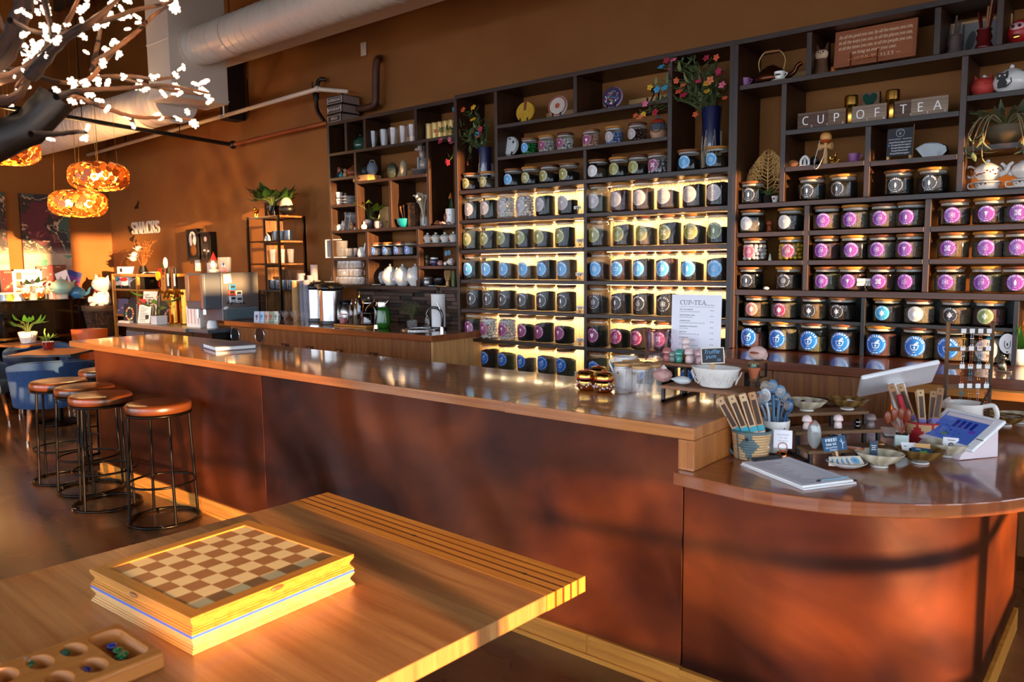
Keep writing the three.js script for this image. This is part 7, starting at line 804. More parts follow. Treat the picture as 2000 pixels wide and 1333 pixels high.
function teaForOne(label,px){const p=onS(px,RY.A,0.22),t=teapot(label,[p[0],p[1]+0.052,p[2]],M.china,0.068,0.1,px>1950?Math.PI-0.1:-0.1,'butterfly teapots');const s=cupSaucer(px>1950?'white cup and saucer under the cut off butterfly teapot':'white cup and saucer under the butterfly patterned teapot',p,M.china,0.062);s.children[1].geometry=lathe([[0,0.006],[0.036,0.006],[0.05,0.016],[0.064,0.05],[0.061,0.05],[0,0.012]],28);s.children[2].geometry=tube([[-0.056,0.045,0],[-0.085,0.042,0],[-0.082,0.02,0],[-0.05,0.02,0]],0.004,6);const l=[],b=[];for(let i=0;i<14;i++){const a=0.4+i*0.19,h=0.03+hash(i,9)*0.035;l.push(ball(0.0055,Math.cos(a)*0.066,h,Math.sin(a)*0.066,1.2,0.8,0.6,7));b.push(ball(0.005,Math.cos(a)*(0.042+0.018*hash(i,4)),0.02+hash(i,4)*0.02,Math.sin(a)*(0.046+0.018*hash(i,4)),1,0.8,0.6,7));}P(t,'butterfly_print',merge(l),M.clay);P(s,'flower_print',merge(b),M.wicker);P(s,'grey_band',torus(0.063,0.003,0.042,30),M.stone);}
teaForOne('white butterfly patterned teapot resting on its cup',1928);teaForOne('white patterned teapot cut off at the right picture edge',2004);
{const p=onS(1920,RY.c1,0.22),t=T('red_cat_pot','knobbly red cat head pot on the right shelf','ornament',p);const g=new THREE.SphereGeometry(0.058,24,18),q=g.attributes.position;for(let i=0;i<q.count;i++){const k=1+0.04*Math.sin(q.getX(i)*300)*Math.sin(q.getY(i)*300);q.setXYZ(i,q.getX(i)*k,q.getY(i)*k*0.85,q.getZ(i)*k*0.9);}g.computeVertexNormals();P(t,'head',at(g,0,0.05,0),mat('#c23a30',0.6));P(t,'ear',merge(new THREE.ConeGeometry(0.016,0.034,10).rotateZ(0.3).translate(-0.034,0.1,0),new THREE.ConeGeometry(0.016,0.034,10).rotateZ(-0.3).translate(0.034,0.1,0)),mat('#c23a30',0.6));P(t,'face',merge(ball(0.004,-0.016,0.06,0.05,1,1,0.5,6),ball(0.004,0.016,0.06,0.05,1,1,0.5,6)),M.clay);
const c=teapot('white teapot painted with a black cat on the right shelf',onS(1975,RY.c1,0.22),M.china,0.082,0.13,Math.PI-0.3);const cat=shape([[-0.02,-0.03],[0.02,-0.03],[0.022,-0.005],[0.014,0.01],[0.026,0.015],[0.028,0.034],[0.026,0.05],[0.014,0.042],[-0.014,0.042],[-0.026,0.05],[-0.028,0.034],[-0.026,0.015],[-0.014,0.01],[-0.022,-0.005]],0.003);P(c,'painted_cat',merge(cat,tube([[0.02,-0.026,0.002],[0.042,-0.01,0.002],[0.04,0.012,0.002]],0.003,5)),M.black,[0.004,0.052,-0.0835],[0,Math.PI,0]);P(c,'cat_eye',merge(ball(0.005,-0.008,0.082,-0.087,1,1,0.5,8),ball(0.005,0.016,0.082,-0.087,1,1,0.5,8)),M.china);
const v=potted('grey green trailing plant in a bowl on the right shelf','trailing_plant',onS(1962,RY.c2,0.2),(t2)=>{P(t2,'pot',lathe([[0,0.001],[0.05,0.001],[0.085,0.05],[0.09,0.1],[0.08,0.1],[0,0.07]],26),mat('#5a4a30',0.6));P(t2,'soil',cyl(0.075,0.078,0.004,0,0.092,0),M.soil);t2.userData.top=0.1;},42,0.085,0.026,0.17,0.07,mat('#4f5c44',0.75,{side:THREE.DoubleSide}),0);const st=[];for(let i=0;i<9;i++){const a=rr(-2.6,1.0),e=[Math.cos(a)*0.2-0.04,-0.04+rr(-0.05,0.06),Math.abs(Math.sin(a))*0.1+0.1];st.push(tube([[0,0.1,0],[e[0]*0.6,0.14,e[2]*0.7],[e[0],e[1]+0.06,e[2]],e],0.003,5,12));for(let j=0;j<3;j++){const o=P(v,'leaf',leafGeo(0.07,0.024,0.2),mat('#5d6a50',0.75,{side:THREE.DoubleSide}),[e[0],e[1]+j*0.025,e[2]]);o.rotation.set(rr(1.6,2.8),rr(0,6),0,'YXZ');}}P(v,'vines',merge(st),mat('#8a7a5a',0.7));}
// ---------- wares on the bar end ----------
M.darkWindow=mat('#4a3020',0.25);
const onB=(px,py,y=BT)=>{const q=py_(px,py,y);return[q.x,y+0.0006,q.z];};
[[1145,766,'gold flowered tin with red band, leftmost on the bar'],[1180,770,'gold flowered tin with red band, right front one on the bar'],[1168,757,'gold flowered tin half hidden behind the other two']].forEach(([px,py,l],i)=>{const t=T('gold_tin',l,'tin',onB(px,py-4),i,'gold flowered tins');P(t,'tin',lathe([[0,0.001],[0.032,0.001],[0.041,0.014],[0.043,0.035],[0.043,0.055],[0,0.055]],32),M.gold);P(t,'red_band',lathe([[0.0436,0.053],[0.0436,0.059]],32),M.red);P(t,'lid',lathe([[0.043,0.0595],[0.042,0.072],[0.034,0.085],[0,0.089]],32),M.gold);P(t,'knob',cyl(0.008,0.008,0.005,0,0.088,0,14),M.red);const f=[M.pink,M.china,M.lav].map(()=>[]);for(let k=0;k<30;k++){const a=k*0.75,y=0.014+hash(k,i)*0.028;f[k%3].push(ball(0.0045,Math.cos(a)*0.0425,y,Math.sin(a)*0.0425,1,1,1,6));}[M.pink,M.china,M.lav].forEach((m,k)=>P(t,'flower_print',merge(f[k]),m));});
[[1217,773],[1252,780],[1240,771],[1275,776],[1232,765]].forEach(([px,py],i)=>{const t=T('ribbed_jar',['ribbed glass jar with bamboo lid, leftmost of the five','ribbed glass jar with bamboo lid, frontmost of the five','ribbed glass jar with bamboo lid, middle of the five','ribbed glass jar with bamboo lid, rightmost beside the riser','ribbed glass jar with bamboo lid, rearmost of the five'][i],'jar',onB(px,py-5),0,'ribbed jars on the bar');const g=lathe([[0,0.003],[0.036,0.001],[0.038,0.008],[0.038,0.105],[0.034,0.112],[0.034,0.118]],48),p=g.attributes.position;for(let k=0;k<p.count;k++){const a=Math.atan2(p.getX(k),p.getZ(k)),s=1+0.03*Math.cos(a*24);p.setX(k,p.getX(k)*s);p.setZ(k,p.getZ(k)*s);}g.computeVertexNormals();P(t,'glass_body',g,M.glass);P(t,'lid',lathe([[0,0.118],[0.038,0.1185],[0.039,0.121],[0.039,0.13],[0.037,0.132],[0,0.132]],30),M.pale);P(t,'seal',lathe([[0.032,0.108],[0.0335,0.118],[0.03,0.118]],24),M.seal);});
{const p=onB(1222,757),t=T('flowered_pitcher','white pitcher with coloured dots behind the ribbed jars','pitcher',p);P(t,'body',lathe([[0,0.001],[0.045,0.001],[0.055,0.05],[0.05,0.12],[0.055,0.14],[0.05,0.14],[0,0.02]],26),M.china);P(t,'handle',tube([[-0.05,0.12,0],[-0.085,0.11,0],[-0.05,0.04,0]],0.006,6),M.china);P(t,'dots',merge(Array.from({length:18},(_,i)=>ball(0.006,Math.cos(i*1.3)*0.052,0.06+hash(i,2)*0.065,Math.sin(i*1.3)*0.052,1,1,1,6))),M.green);}
const slab=(t,name,x0,x1,z0,z1,y,th,m)=>P(t,name,box2(x0,x1,y-th,y,z0,z1,0.002),m);
{const a=py_(1270,765,BT+0.075),t=T('low_riser','low dark wooden riser on a black frame carrying the white bowl','riser',[0,0,0]),x0=-1.52,x1=-1.13,z0=2.0,z1=2.17,y=BT+0.07;slab(t,'top',x0,x1,z0,z1,y,0.014,M.walnut);for(const x of[x0+0.006,x1-0.006])P(t,'frame',merge(box2(x-0.006,x+0.006,BT+0.0005,y-0.0145,z0,z0+0.012),box2(x-0.006,x+0.006,BT+0.0005,y-0.0145,z1-0.012,z1),box2(x-0.006,x+0.006,BT+0.0005,BT+0.012,z0,z1)),M.black);
const u=T('tall_riser','taller dark riser behind carrying the crystal mushrooms','riser',[0,0,0]);const X0=-1.66,X1=-1.24,Z0=1.86,Z1=1.985,yu=BT+0.135;slab(u,'top',X0,X1,Z0,Z1,yu,0.012,M.walnut);for(const x of[X0+0.15,X1-0.006])P(u,'frame',merge(box2(x-0.006,x+0.006,BT+0.0005,yu-0.0125,Z0,Z0+0.012),box2(x-0.006,x+0.006,BT+0.0005,yu-0.0125,Z1-0.012,Z1),box2(x-0.006,x+0.006,BT+0.0005,BT+0.012,Z0,Z1)),M.black);
const w=T('side_riser','small grey wooden riser with black legs holding the cactus pot','riser',[0,0,0]);slab(w,'top',-1.235,-1.19,1.9,1.99,BT+0.17,0.014,M.grey);slab(w,'step',-1.239,-1.19,1.895,1.985,BT+0.1,0.012,M.grey);for(const[x,z]of[[-1.235,1.905],[-1.195,1.905],[-1.195,1.982],[-1.235,1.982]])P(w,'leg',box2(x-0.004,x+0.004,BT+0.0005,BT+0.1555,z-0.004,z+0.004),M.black);
globalThis.mush=(label,p,m,s=1,m2)=>{const t2=T('crystal_mushroom',label,'crystal mushroom',p);t2.scale.setScalar(s);P(t2,'stem',lathe([[0,0.001],[0.019,0.001],[0.018,0.02],[0.012,0.036],[0,0.04]],20),m2||m);P(t2,'cap',lathe([[0,0.034],[0.02,0.034],[0.024,0.042],[0.02,0.058],[0.01,0.066],[0,0.068]],22),m);};
const um=(px)=>{const z=1.94;return[xAt(px,yu+0.04,z),yu+0.0006,z];};
[[1303,'#b86a66','dusty red crystal mushroom, leftmost on the tall riser',0.9],[1314,'#7d8f88','grey green crystal mushroom beside the dusty red one',0.7],[1327,'#4f9c8c','teal crystal mushroom third from left on the tall riser',0.85],[1347,'#e0c4c0','pale pink crystal mushroom fourth from left on the tall riser',1.0],[1367,'#c49a9c','mauve crystal mushroom, rightmost on the tall riser',0.95]].forEach(([px,c,l,s])=>globalThis.mush(l,um(px),mat(c,0.2,{clearcoat:0.6}),s));{const q=um(1329);globalThis.mush('pale rose crystal mushroom standing behind the teal one',[q[0],q[1]+0.045,q[2]-0.045],M.quartz,0.85);one('small_box','small wooden cube lifting the rear rose mushroom','box',box(0.05,0.045,0.04,0,0.0222,0,0.002),M.walnut,[q[0],q[1],q[2]-0.045]);}
{const z=1.92,t2=T('glass_mug','pink tinted footed glass mug with red rim before the shelves','mug',[xAt(1281,yu+0.05,z),yu+0.0006,z],-0.35);P(t2,'glass_body',lathe([[0,0.012],[0.048,0.001],[0.05,0.01],[0.045,0.03],[0.05,0.08],[0.056,0.128],[0.053,0.128],[0.045,0.08],[0.04,0.034],[0,0.028]],36),M.tint);P(t2,'rim',torus(0.0548,0.003,0.128,36),mat('#7a2a22',0.15,{clearcoat:1}));P(t2,'handle',tube([[0.052,0.1,0],[0.085,0.115,0],[0.095,0.075,0],[0.048,0.045,0]],0.007,8,24),M.tint);}
{const q=pz(1360,712,1.83),A=pz(1315,640,1.83),B=pz(1407,640,1.83),w0=B.x-A.x,h0=pz(1360,576,1.83).y-q.y,s=T('menu_stand','white drink menu headed cup of tea on an upright stand','menu',[(A.x+B.x)/2,q.y,1.835],0.12);
sheet(s,'menu_sheet',w0*1.0,h0,0.003,printed(512,720,(c,W0,H0)=>{c.fillStyle='#e4e2ea';c.fillRect(0,0,W0,H0);c.fillStyle='#2a2830';c.font='64px serif';c.fillText('CUP',84,104);c.font='italic 26px serif';c.fillText('of',204,96);c.font='64px serif';c.fillText('TEA',232,104);c.font='15px sans-serif';c.fillText('DRINK MENU',350,110,90);c.fillRect(84,124,356,2);const it=[['HOT TEA SERVICE','House loose leaf tea by the pot','$5.00'],['TRADITIONAL CHAI','Black tea with spices','$5.50'],['LONDON FOG','Earl grey with steamed milk and vanilla','$6.00'],['DRINKING CHOCOLATE','Rich and dark','$6.00'],['ICED TEA','Ask about our flavor of the day','$4.00'],['KOMBUCHA','On tap, ask about flavors','$5.00'],['ICED MATCHA','with your choice of sweetener','$6.25']];it.forEach(([a,b,p],i)=>{const y=160+i*58;c.font='bold 17px sans-serif';c.fillText(a,84,y);c.font='15px sans-serif';c.fillText(b,84,y+20);c.fillText(p,400,y+6);});c.fillRect(84,566,356,2);[['TEA FLIGHT','Four teas of your choice','$12.00'],['HIGH TEA','Served with tea, sandwiches and sweets','$28.00']].forEach(([a,b,p],i)=>{c.font='bold 17px sans-serif';c.fillText(a,84,600+i*52);c.font='15px sans-serif';c.fillText(b,84,620+i*52);c.fillText(p,396,606+i*52);});},0.35),M.plastic,[0,h0/2,0],[-0.04,0,0]);
P(s,'stand',merge(box(w0*1.1,0.014,0.06,0,-0.008,0),rod([-w0*0.4,-0.012,0],[-w0*0.4,BT-q.y+0.001,0],0.005),rod([w0*0.4,-0.012,0],[w0*0.4,BT-q.y+0.001,0],0.005)),M.black);}
const lr=(px,z)=>[xAt(px,y+0.02,z),y+0.0006,z];
{const t2=T('rose_quartz','rough rose quartz stone on the low riser','stone',lr(1294,2.1));P(t2,'stone',at(new THREE.IcosahedronGeometry(0.04,1).scale(1.1,0.75,0.8),0,0.029,0),mat('#c09088',0.4,{flatShading:true}));P(t2,'tip',at(new THREE.OctahedronGeometry(0.016),0.005,0.058,0),M.quartz);const a2=T('agate_leaf','smooth white pointed oval agate on the low riser','stone',lr(1333,2.11));P(a2,'stone',ball(0.038,0,0.017,0,1.0,0.44,0.6,22),mat('#d0d4d4',0.2,{clearcoat:0.5}));P(a2,'tip',at(new THREE.ConeGeometry(0.012,0.03,12).rotateZ(1.57),-0.04,0.018,0),mat('#d0d4d4',0.2));}
{const p=lr(1398,2.1),t2=T('white_bowl','white oval bowl with raised leaf pattern on the low riser','bowl',p);const g=lathe([[0,0.002],[0.055,0.002],[0.062,0.008],[0.088,0.07],[0.095,0.08],[0.09,0.08],[0.082,0.07],[0.055,0.014],[0,0.012]],40).scale(1.05,1,0.75);P(t2,'bowl',g,M.china);const l=[];for(let i=0;i<22;i++){const a=i*0.285,up=0.028+(i%2)*0.02,r2=0.067+up*0.38;l.push(tube([[Math.cos(a)*r2*1.05,up-0.012,Math.sin(a)*r2*0.75],[Math.cos(a+0.1)*(r2+0.007)*1.05,up+0.004,Math.sin(a+0.1)*(r2+0.007)*0.75],[Math.cos(a+0.02)*(r2+0.012)*1.05,up+0.018,Math.sin(a+0.02)*(r2+0.012)*0.75],[Math.cos(a-0.1)*(r2+0.006)*1.05,up+0.004,Math.sin(a-0.1)*(r2+0.006)*0.75]],0.0018,4,12,true));}P(t2,'leaf_relief',merge(l),M.china);
const s=T('chalk_sign','small chalkboard sign lettered truffle yum .50 clipped in the white bowl','sign',[p[0],p[1]+0.014,p[2]+0.03],0.3);P(s,'stick',box(0.014,0.1,0.003,0,0.05,0),M.pale);sheet(s,'board',0.088,0.062,0.004,printed(176,124,(c,w,h)=>{c.fillStyle='#e8d8c0';c.fillRect(0,0,w,h);c.fillStyle='#1c2026';c.fillRect(7,7,w-14,h-14);c.fillStyle='#7ab4e0';c.font='italic 40px sans-serif';c.fillText('Truffle',22,46);c.fillText('yum',34,82);c.font='26px sans-serif';c.fillText('.50',112,106);}),M.pale,[0,0.115,0.003],[-0.1,0,0.08]);}
{const t2=T('geode','round pink and cream opened geode on the side riser','stone',[-1.215,BT+0.1706,1.945]);P(t2,'shell',at(new THREE.IcosahedronGeometry(0.036,3).scale(1.05,0.8,0.7),0,0.028,0),mat('#d0aba0',0.7,{bumpMap:bumpTex,bumpScale:0.006}));P(t2,'cavity',ball(0.014,-0.004,0.03,0.02,1.5,0.4,0.6),M.clay);const c=T('cactus_pot','succulent in a small terracotta pot beside the geode','potted plant',[-1.212,BT+0.1006,1.988]);c.scale.setScalar(0.9);P(c,'pot',lathe([[0,0.001],[0.016,0.001],[0.024,0.038],[0.027,0.038],[0.028,0.05],[0.024,0.05],[0,0.044]],22),M.terracotta);for(let i=0;i<14;i++){const o=P(c,'leaf',leafGeo(0.026,0.012,-0.1),mat('#a9c4ae',0.6,{side:THREE.DoubleSide}),[0,0.046,0]);o.rotation.set(0.35+(i%3)*0.35,i*2.4,0,'YXZ');}one('white_egg','smooth white egg shaped stone behind the cactus pot','stone',merge(ball(0.016,0,0.018,0,0.9,1.15,0.9),torus(0.008,0.002,0.002,12)),M.quartz,[-1.2,BT+0.1706,1.916]);}
}
// ---------- wares on the checkout counter ----------
const onC=(px,py)=>onB(px,py,LC);
function coil(t,r0,r1,h,n,mA,mB,pat){for(const[m,k]of[[mA,0],[mB,1]]){const l=[];for(let i=0;i<n;i++){const r=r0+(r1-r0)*i/(n-1),y=h*(i+0.5)/n;for(let s=0;s<48;s++)if(pat(i,s,n)===k)l.push(at(new THREE.TorusGeometry(r,h/n*0.52,6,3,6.2832/48).rotateX(Math.PI/2).rotateY(s/48*6.2832),0,y,0));}if(l.length)P(t,k?'dyed_coils':'plain_coils',merge(l),m);}P(t,'floor',cyl(r0,r0,0.004,0,0.001,0),mA);P(t,'rim_coil',torus(r1,h/n*0.6,h+0.002,48),mB);}
const straw=mat('#d0a878',0.8),dye=mat('#5f7274',0.8),redDye=mat('#b01f28',0.7);
function stickBox(label,p,tilt,turn,len,w,band,m,grp){const t=T('incense_box',label,'box',p,turn,grp);t.rotation.order='YXZ';t.rotation.z=tilt;P(t,'box',box(w,len,w*0.45,0,len/2,0,0.001,'y'),m);P(t,'window',box(w*0.6,len*0.42,0.0008,0,len*0.66,w*0.2255),M.darkWindow);P(t,'band',box(w*1.02,len*0.09,w*0.47,0,len*0.38,0),band);P(t,'paper_label',box(w*0.9,len*0.3,0.0008,0,len*0.17,w*0.2255),M.paper);P(t,'hang_hole',at(turnX(cyl(w*0.12,w*0.12,0.001),Math.PI/2),0,len*0.94,w*0.2255),M.black);}
{const p=onC(1467,894),t=T('coil_basket','straw coil basket with grey green triangles holding incense boxes','basket',p,0.3);coil(t,0.056,0.066,0.098,10,straw,dye,(i,s,n)=>(Math.abs((s+4)%16-8)<4.2-Math.abs(i-5)*0.75||s%16===15)?1:0);P(t,'bead',ball(0.006,-0.01,0.08,0.07),M.black);
const tones=['#c79a72','#a07048','#c8a478','#8a5a38','#d0ab80','#b8875c'];[[-0.038,0.02,0.5,0.2],[-0.03,-0.015,0.42,0.1],[-0.012,0.026,0.4,0.2],[0,-0.02,0.36,0.15],[0.012,0.024,0.32,0.2],[0.026,0,0.26,0.1]].forEach(([dx,dz,a,tn],i)=>stickBox(`${nth[i]} incense box from left with turquoise band in the grey basket`,[p[0]+dx+0.03,p[1]+0.03+i*0.0015,p[2]+dz*0.8],a,0.3+tn*0.4,0.215,0.026,mat('#3aa0b0',0.5),mat(tones[i],0.7),'incense boxes in the grey basket'));
const l=T('basket_lid','dark woven basket lid leaning against the end board','lid',[-1.168,LC+0.046,2.2],0.9);l.rotation.order='YXZ';l.rotation.x=1.2;P(l,'lid_coils',merge(Array.from({length:7},(_,i)=>torus(0.008+i*0.007,0.0042,0,36))),M.soil);P(l,'edge',torus(0.056,0.005,0,40),dye);}
{const p=onC(1512,882),t=T('utensil_crock','white speckled crock filled with blue and grey spoons','crock',p);P(t,'crock',lathe([[0,0.001],[0.045,0.001],[0.05,0.006],[0.055,0.122],[0.051,0.122],[0.047,0.01],[0,0.008]],34),M.china);P(t,'speck',merge(Array.from({length:12},(_,i)=>{const a=0.3+(i*0.53)%2.6-0.9,y=0.02+hash(i,6)*0.09;return ball(0.004,Math.sin(a)*(0.05+y*0.04),y,Math.cos(a)*(0.05+y*0.04),1,0.8,0.5,6);})),M.grayPlastic);
[[-0.045,0.02,0.19,'#7f92a6',0.5],[-0.025,0.03,0.2,'#c8cdd6',0.1],[-0.005,0.01,0.235,'#4a7aa0',-0.2],[0.015,0.0,0.215,'#6a8aa4',0.2],[0.025,-0.02,0.19,'#3f5a72',0.6],[0.062,0.02,0.175,'#2f5f8f',-0.5],[-0.035,-0.03,0.225,'#8d8378',0]].forEach(([dx,dz,h,c,a],i)=>{const s=T('measuring_spoon',['blue grey spoon leaning left in the white crock','pale grey spoon in front in the white crock','tallest blue spoon in the white crock','slate blue curved spoon behind the tallest one','dark slate spoon low behind the others in the crock','blue spoon with ringed bowl leaning right out of the crock','grey ringed spoon at the back of the crock'][i],'spoon',[p[0]+dx*0.4,p[1]+0.014,p[2]+dz*0.5],a),m=mat(c,0.35,{clearcoat:0.3});P(s,'handle',tube([[0,0,0],[dx*0.3,h*0.6,0],[dx*0.7,h*0.86,0.003]],0.0055,8,14),m);const b=P(s,'bowl',ball(0.024,dx*0.8,h,0.006,0.85,1.1,0.38,18),m);P(b,'ring',merge(new THREE.TorusGeometry(0.015,0.0016,5,24).translate(dx*0.8,h,0.0145),new THREE.TorusGeometry(0.008,0.0016,5,20).translate(dx*0.8,h,0.0155),ball(0.004,dx*0.8,h,0.0155,1,1,0.4,8)),mat('#b8a490',0.4));});
const s=T('chalk_sign','small slate sign lettered measuring spoons in the white crock','sign',[p[0]-0.022,p[1]+0.014,p[2]-0.012],0.35);P(s,'stick',box(0.008,0.15,0.002,0,0.075,0),M.pale);sheet(s,'board',0.066,0.048,0.003,printed(132,96,(c,w,h)=>{c.fillStyle='#4f6478';c.fillRect(0,0,w,h);c.fillStyle='#e8eef4';c.font='bold 25px sans-serif';c.fillText('Measuring',6,40,120);c.fillText('Spoons',10,76,110);}),M.black,[0,0.175,0.003],[-0.1,0,0]);}
{const p=onC(1528,897),t=T('price_card','white price card held by a copper ball with ring','sign',p,0.28);P(t,'weight',lathe([[0,0.001],[0.02,0.001],[0.024,0.012],[0.018,0.026],[0,0.032]],24),M.copperTrim);P(t,'ring',new THREE.TorusGeometry(0.015,0.0016,6,28).translate(0,0.045,0),M.copperTrim);sheet(t,'card',0.064,0.066,0.001,printed(128,132,(c,w,h)=>{c.fillStyle='#f0eef4';c.fillRect(0,0,w,h);c.fillStyle='#555';c.textAlign='center';c.font='13px sans-serif';['Loose Incense','1 for  $.50','3 for  $1.25','10 for  $4'].forEach((s,i)=>c.fillText(s,w/2,38+i*22));}),M.paper,[0,0.072,-0.003],[-0.05,0,0]);}
{const t=T('black_canister','short ribbed black canister behind the white crock','canister',onC(1523,848));P(t,'tin',lathe([[0,0.001],[0.044,0.001],[0.045,0.1],[0,0.1]],30),M.black);P(t,'lid',lathe([[0.046,0.1],[0.047,0.105],[0.046,0.122],[0.04,0.127],[0,0.124]],30),M.blackGloss);P(t,'ridge',merge(torus(0.0455,0.002,0.07,30),torus(0.0455,0.002,0.085,30)),M.black);}
{const nl=py_(1447,910,LC),nr=py_(1540,898,LC),fr=py_(1672,943,LC),fl=py_(1570,962,LC),c=nl.clone().add(nr).add(fr).add(fl).multiplyScalar(0.25),u=fr.clone().sub(nr).add(fl).sub(nl).normalize(),L=(fr.distanceTo(nr)+fl.distanceTo(nl))/2,w=(nl.distanceTo(nr)+fl.distanceTo(fr))/2*0.95,turn=Math.atan2(-u.z,u.x),t=T('clipboard','clipboard with printed paper menus on the checkout counter','clipboard',[c.x,LC+0.0006,c.z],turn);
P(t,'board',box(L,0.005,w,0,0.0025,0,0.001),M.plastic);for(let i=0;i<3;i++)P(t,'sheets',box(L*(0.96-i*0.005),0.002,w*0.96,-L*0.015+i*0.0015,0.0062+i*0.0022,0.001*i),M.paper);
const g=new THREE.PlaneGeometry(L*0.94,w*0.94);g.rotateX(-Math.PI/2);P(t,'printed_page',g,printed(512,360,(x,W0,H0)=>{x.fillStyle='#f1eef6';x.fillRect(0,0,W0,H0);x.save();x.translate(0,H0);x.rotate(-Math.PI/2);x.fillStyle='#3a3844';x.font='bold 18px serif';x.fillText('CUP of TEA   LOOSE LEAF',60,34);for(let i=0;i<34;i++){x.fillStyle='#8a8894';x.fillRect(26,60+i*13,60+hash(i,1)*150,3);if(i%2)x.fillRect(290,60+i*13,24,3);}x.restore();},0.7),[-L*0.015,0.0128,0.002]);
P(t,'clip',merge(box(0.014,0.008,w*0.5,-L/2+0.012,0.016,0,0.003),rod([-L/2+0.006,0.02,-w*0.25],[-L/2+0.006,0.02,w*0.25],0.004),ball(0.008,-L/2+0.01,0.018,-w*0.27),ball(0.008,-L/2+0.01,0.018,w*0.27)),M.black);const q=T('pen','clear pen with black tip lying across the clipboard foot','pen',[c.x+u.x*L*0.43,LC+0.018,c.z+u.z*L*0.43],turn);P(q,'barrel',rod([0,0,-w*0.42],[0.0,0,w*0.1],0.0035),mat('#b9d8e4',0.1,{transmission:0.6,thickness:0}));P(q,'grip',rod([0,0,w*0.1],[0,0,w*0.16],0.0042,0.003),M.black);}
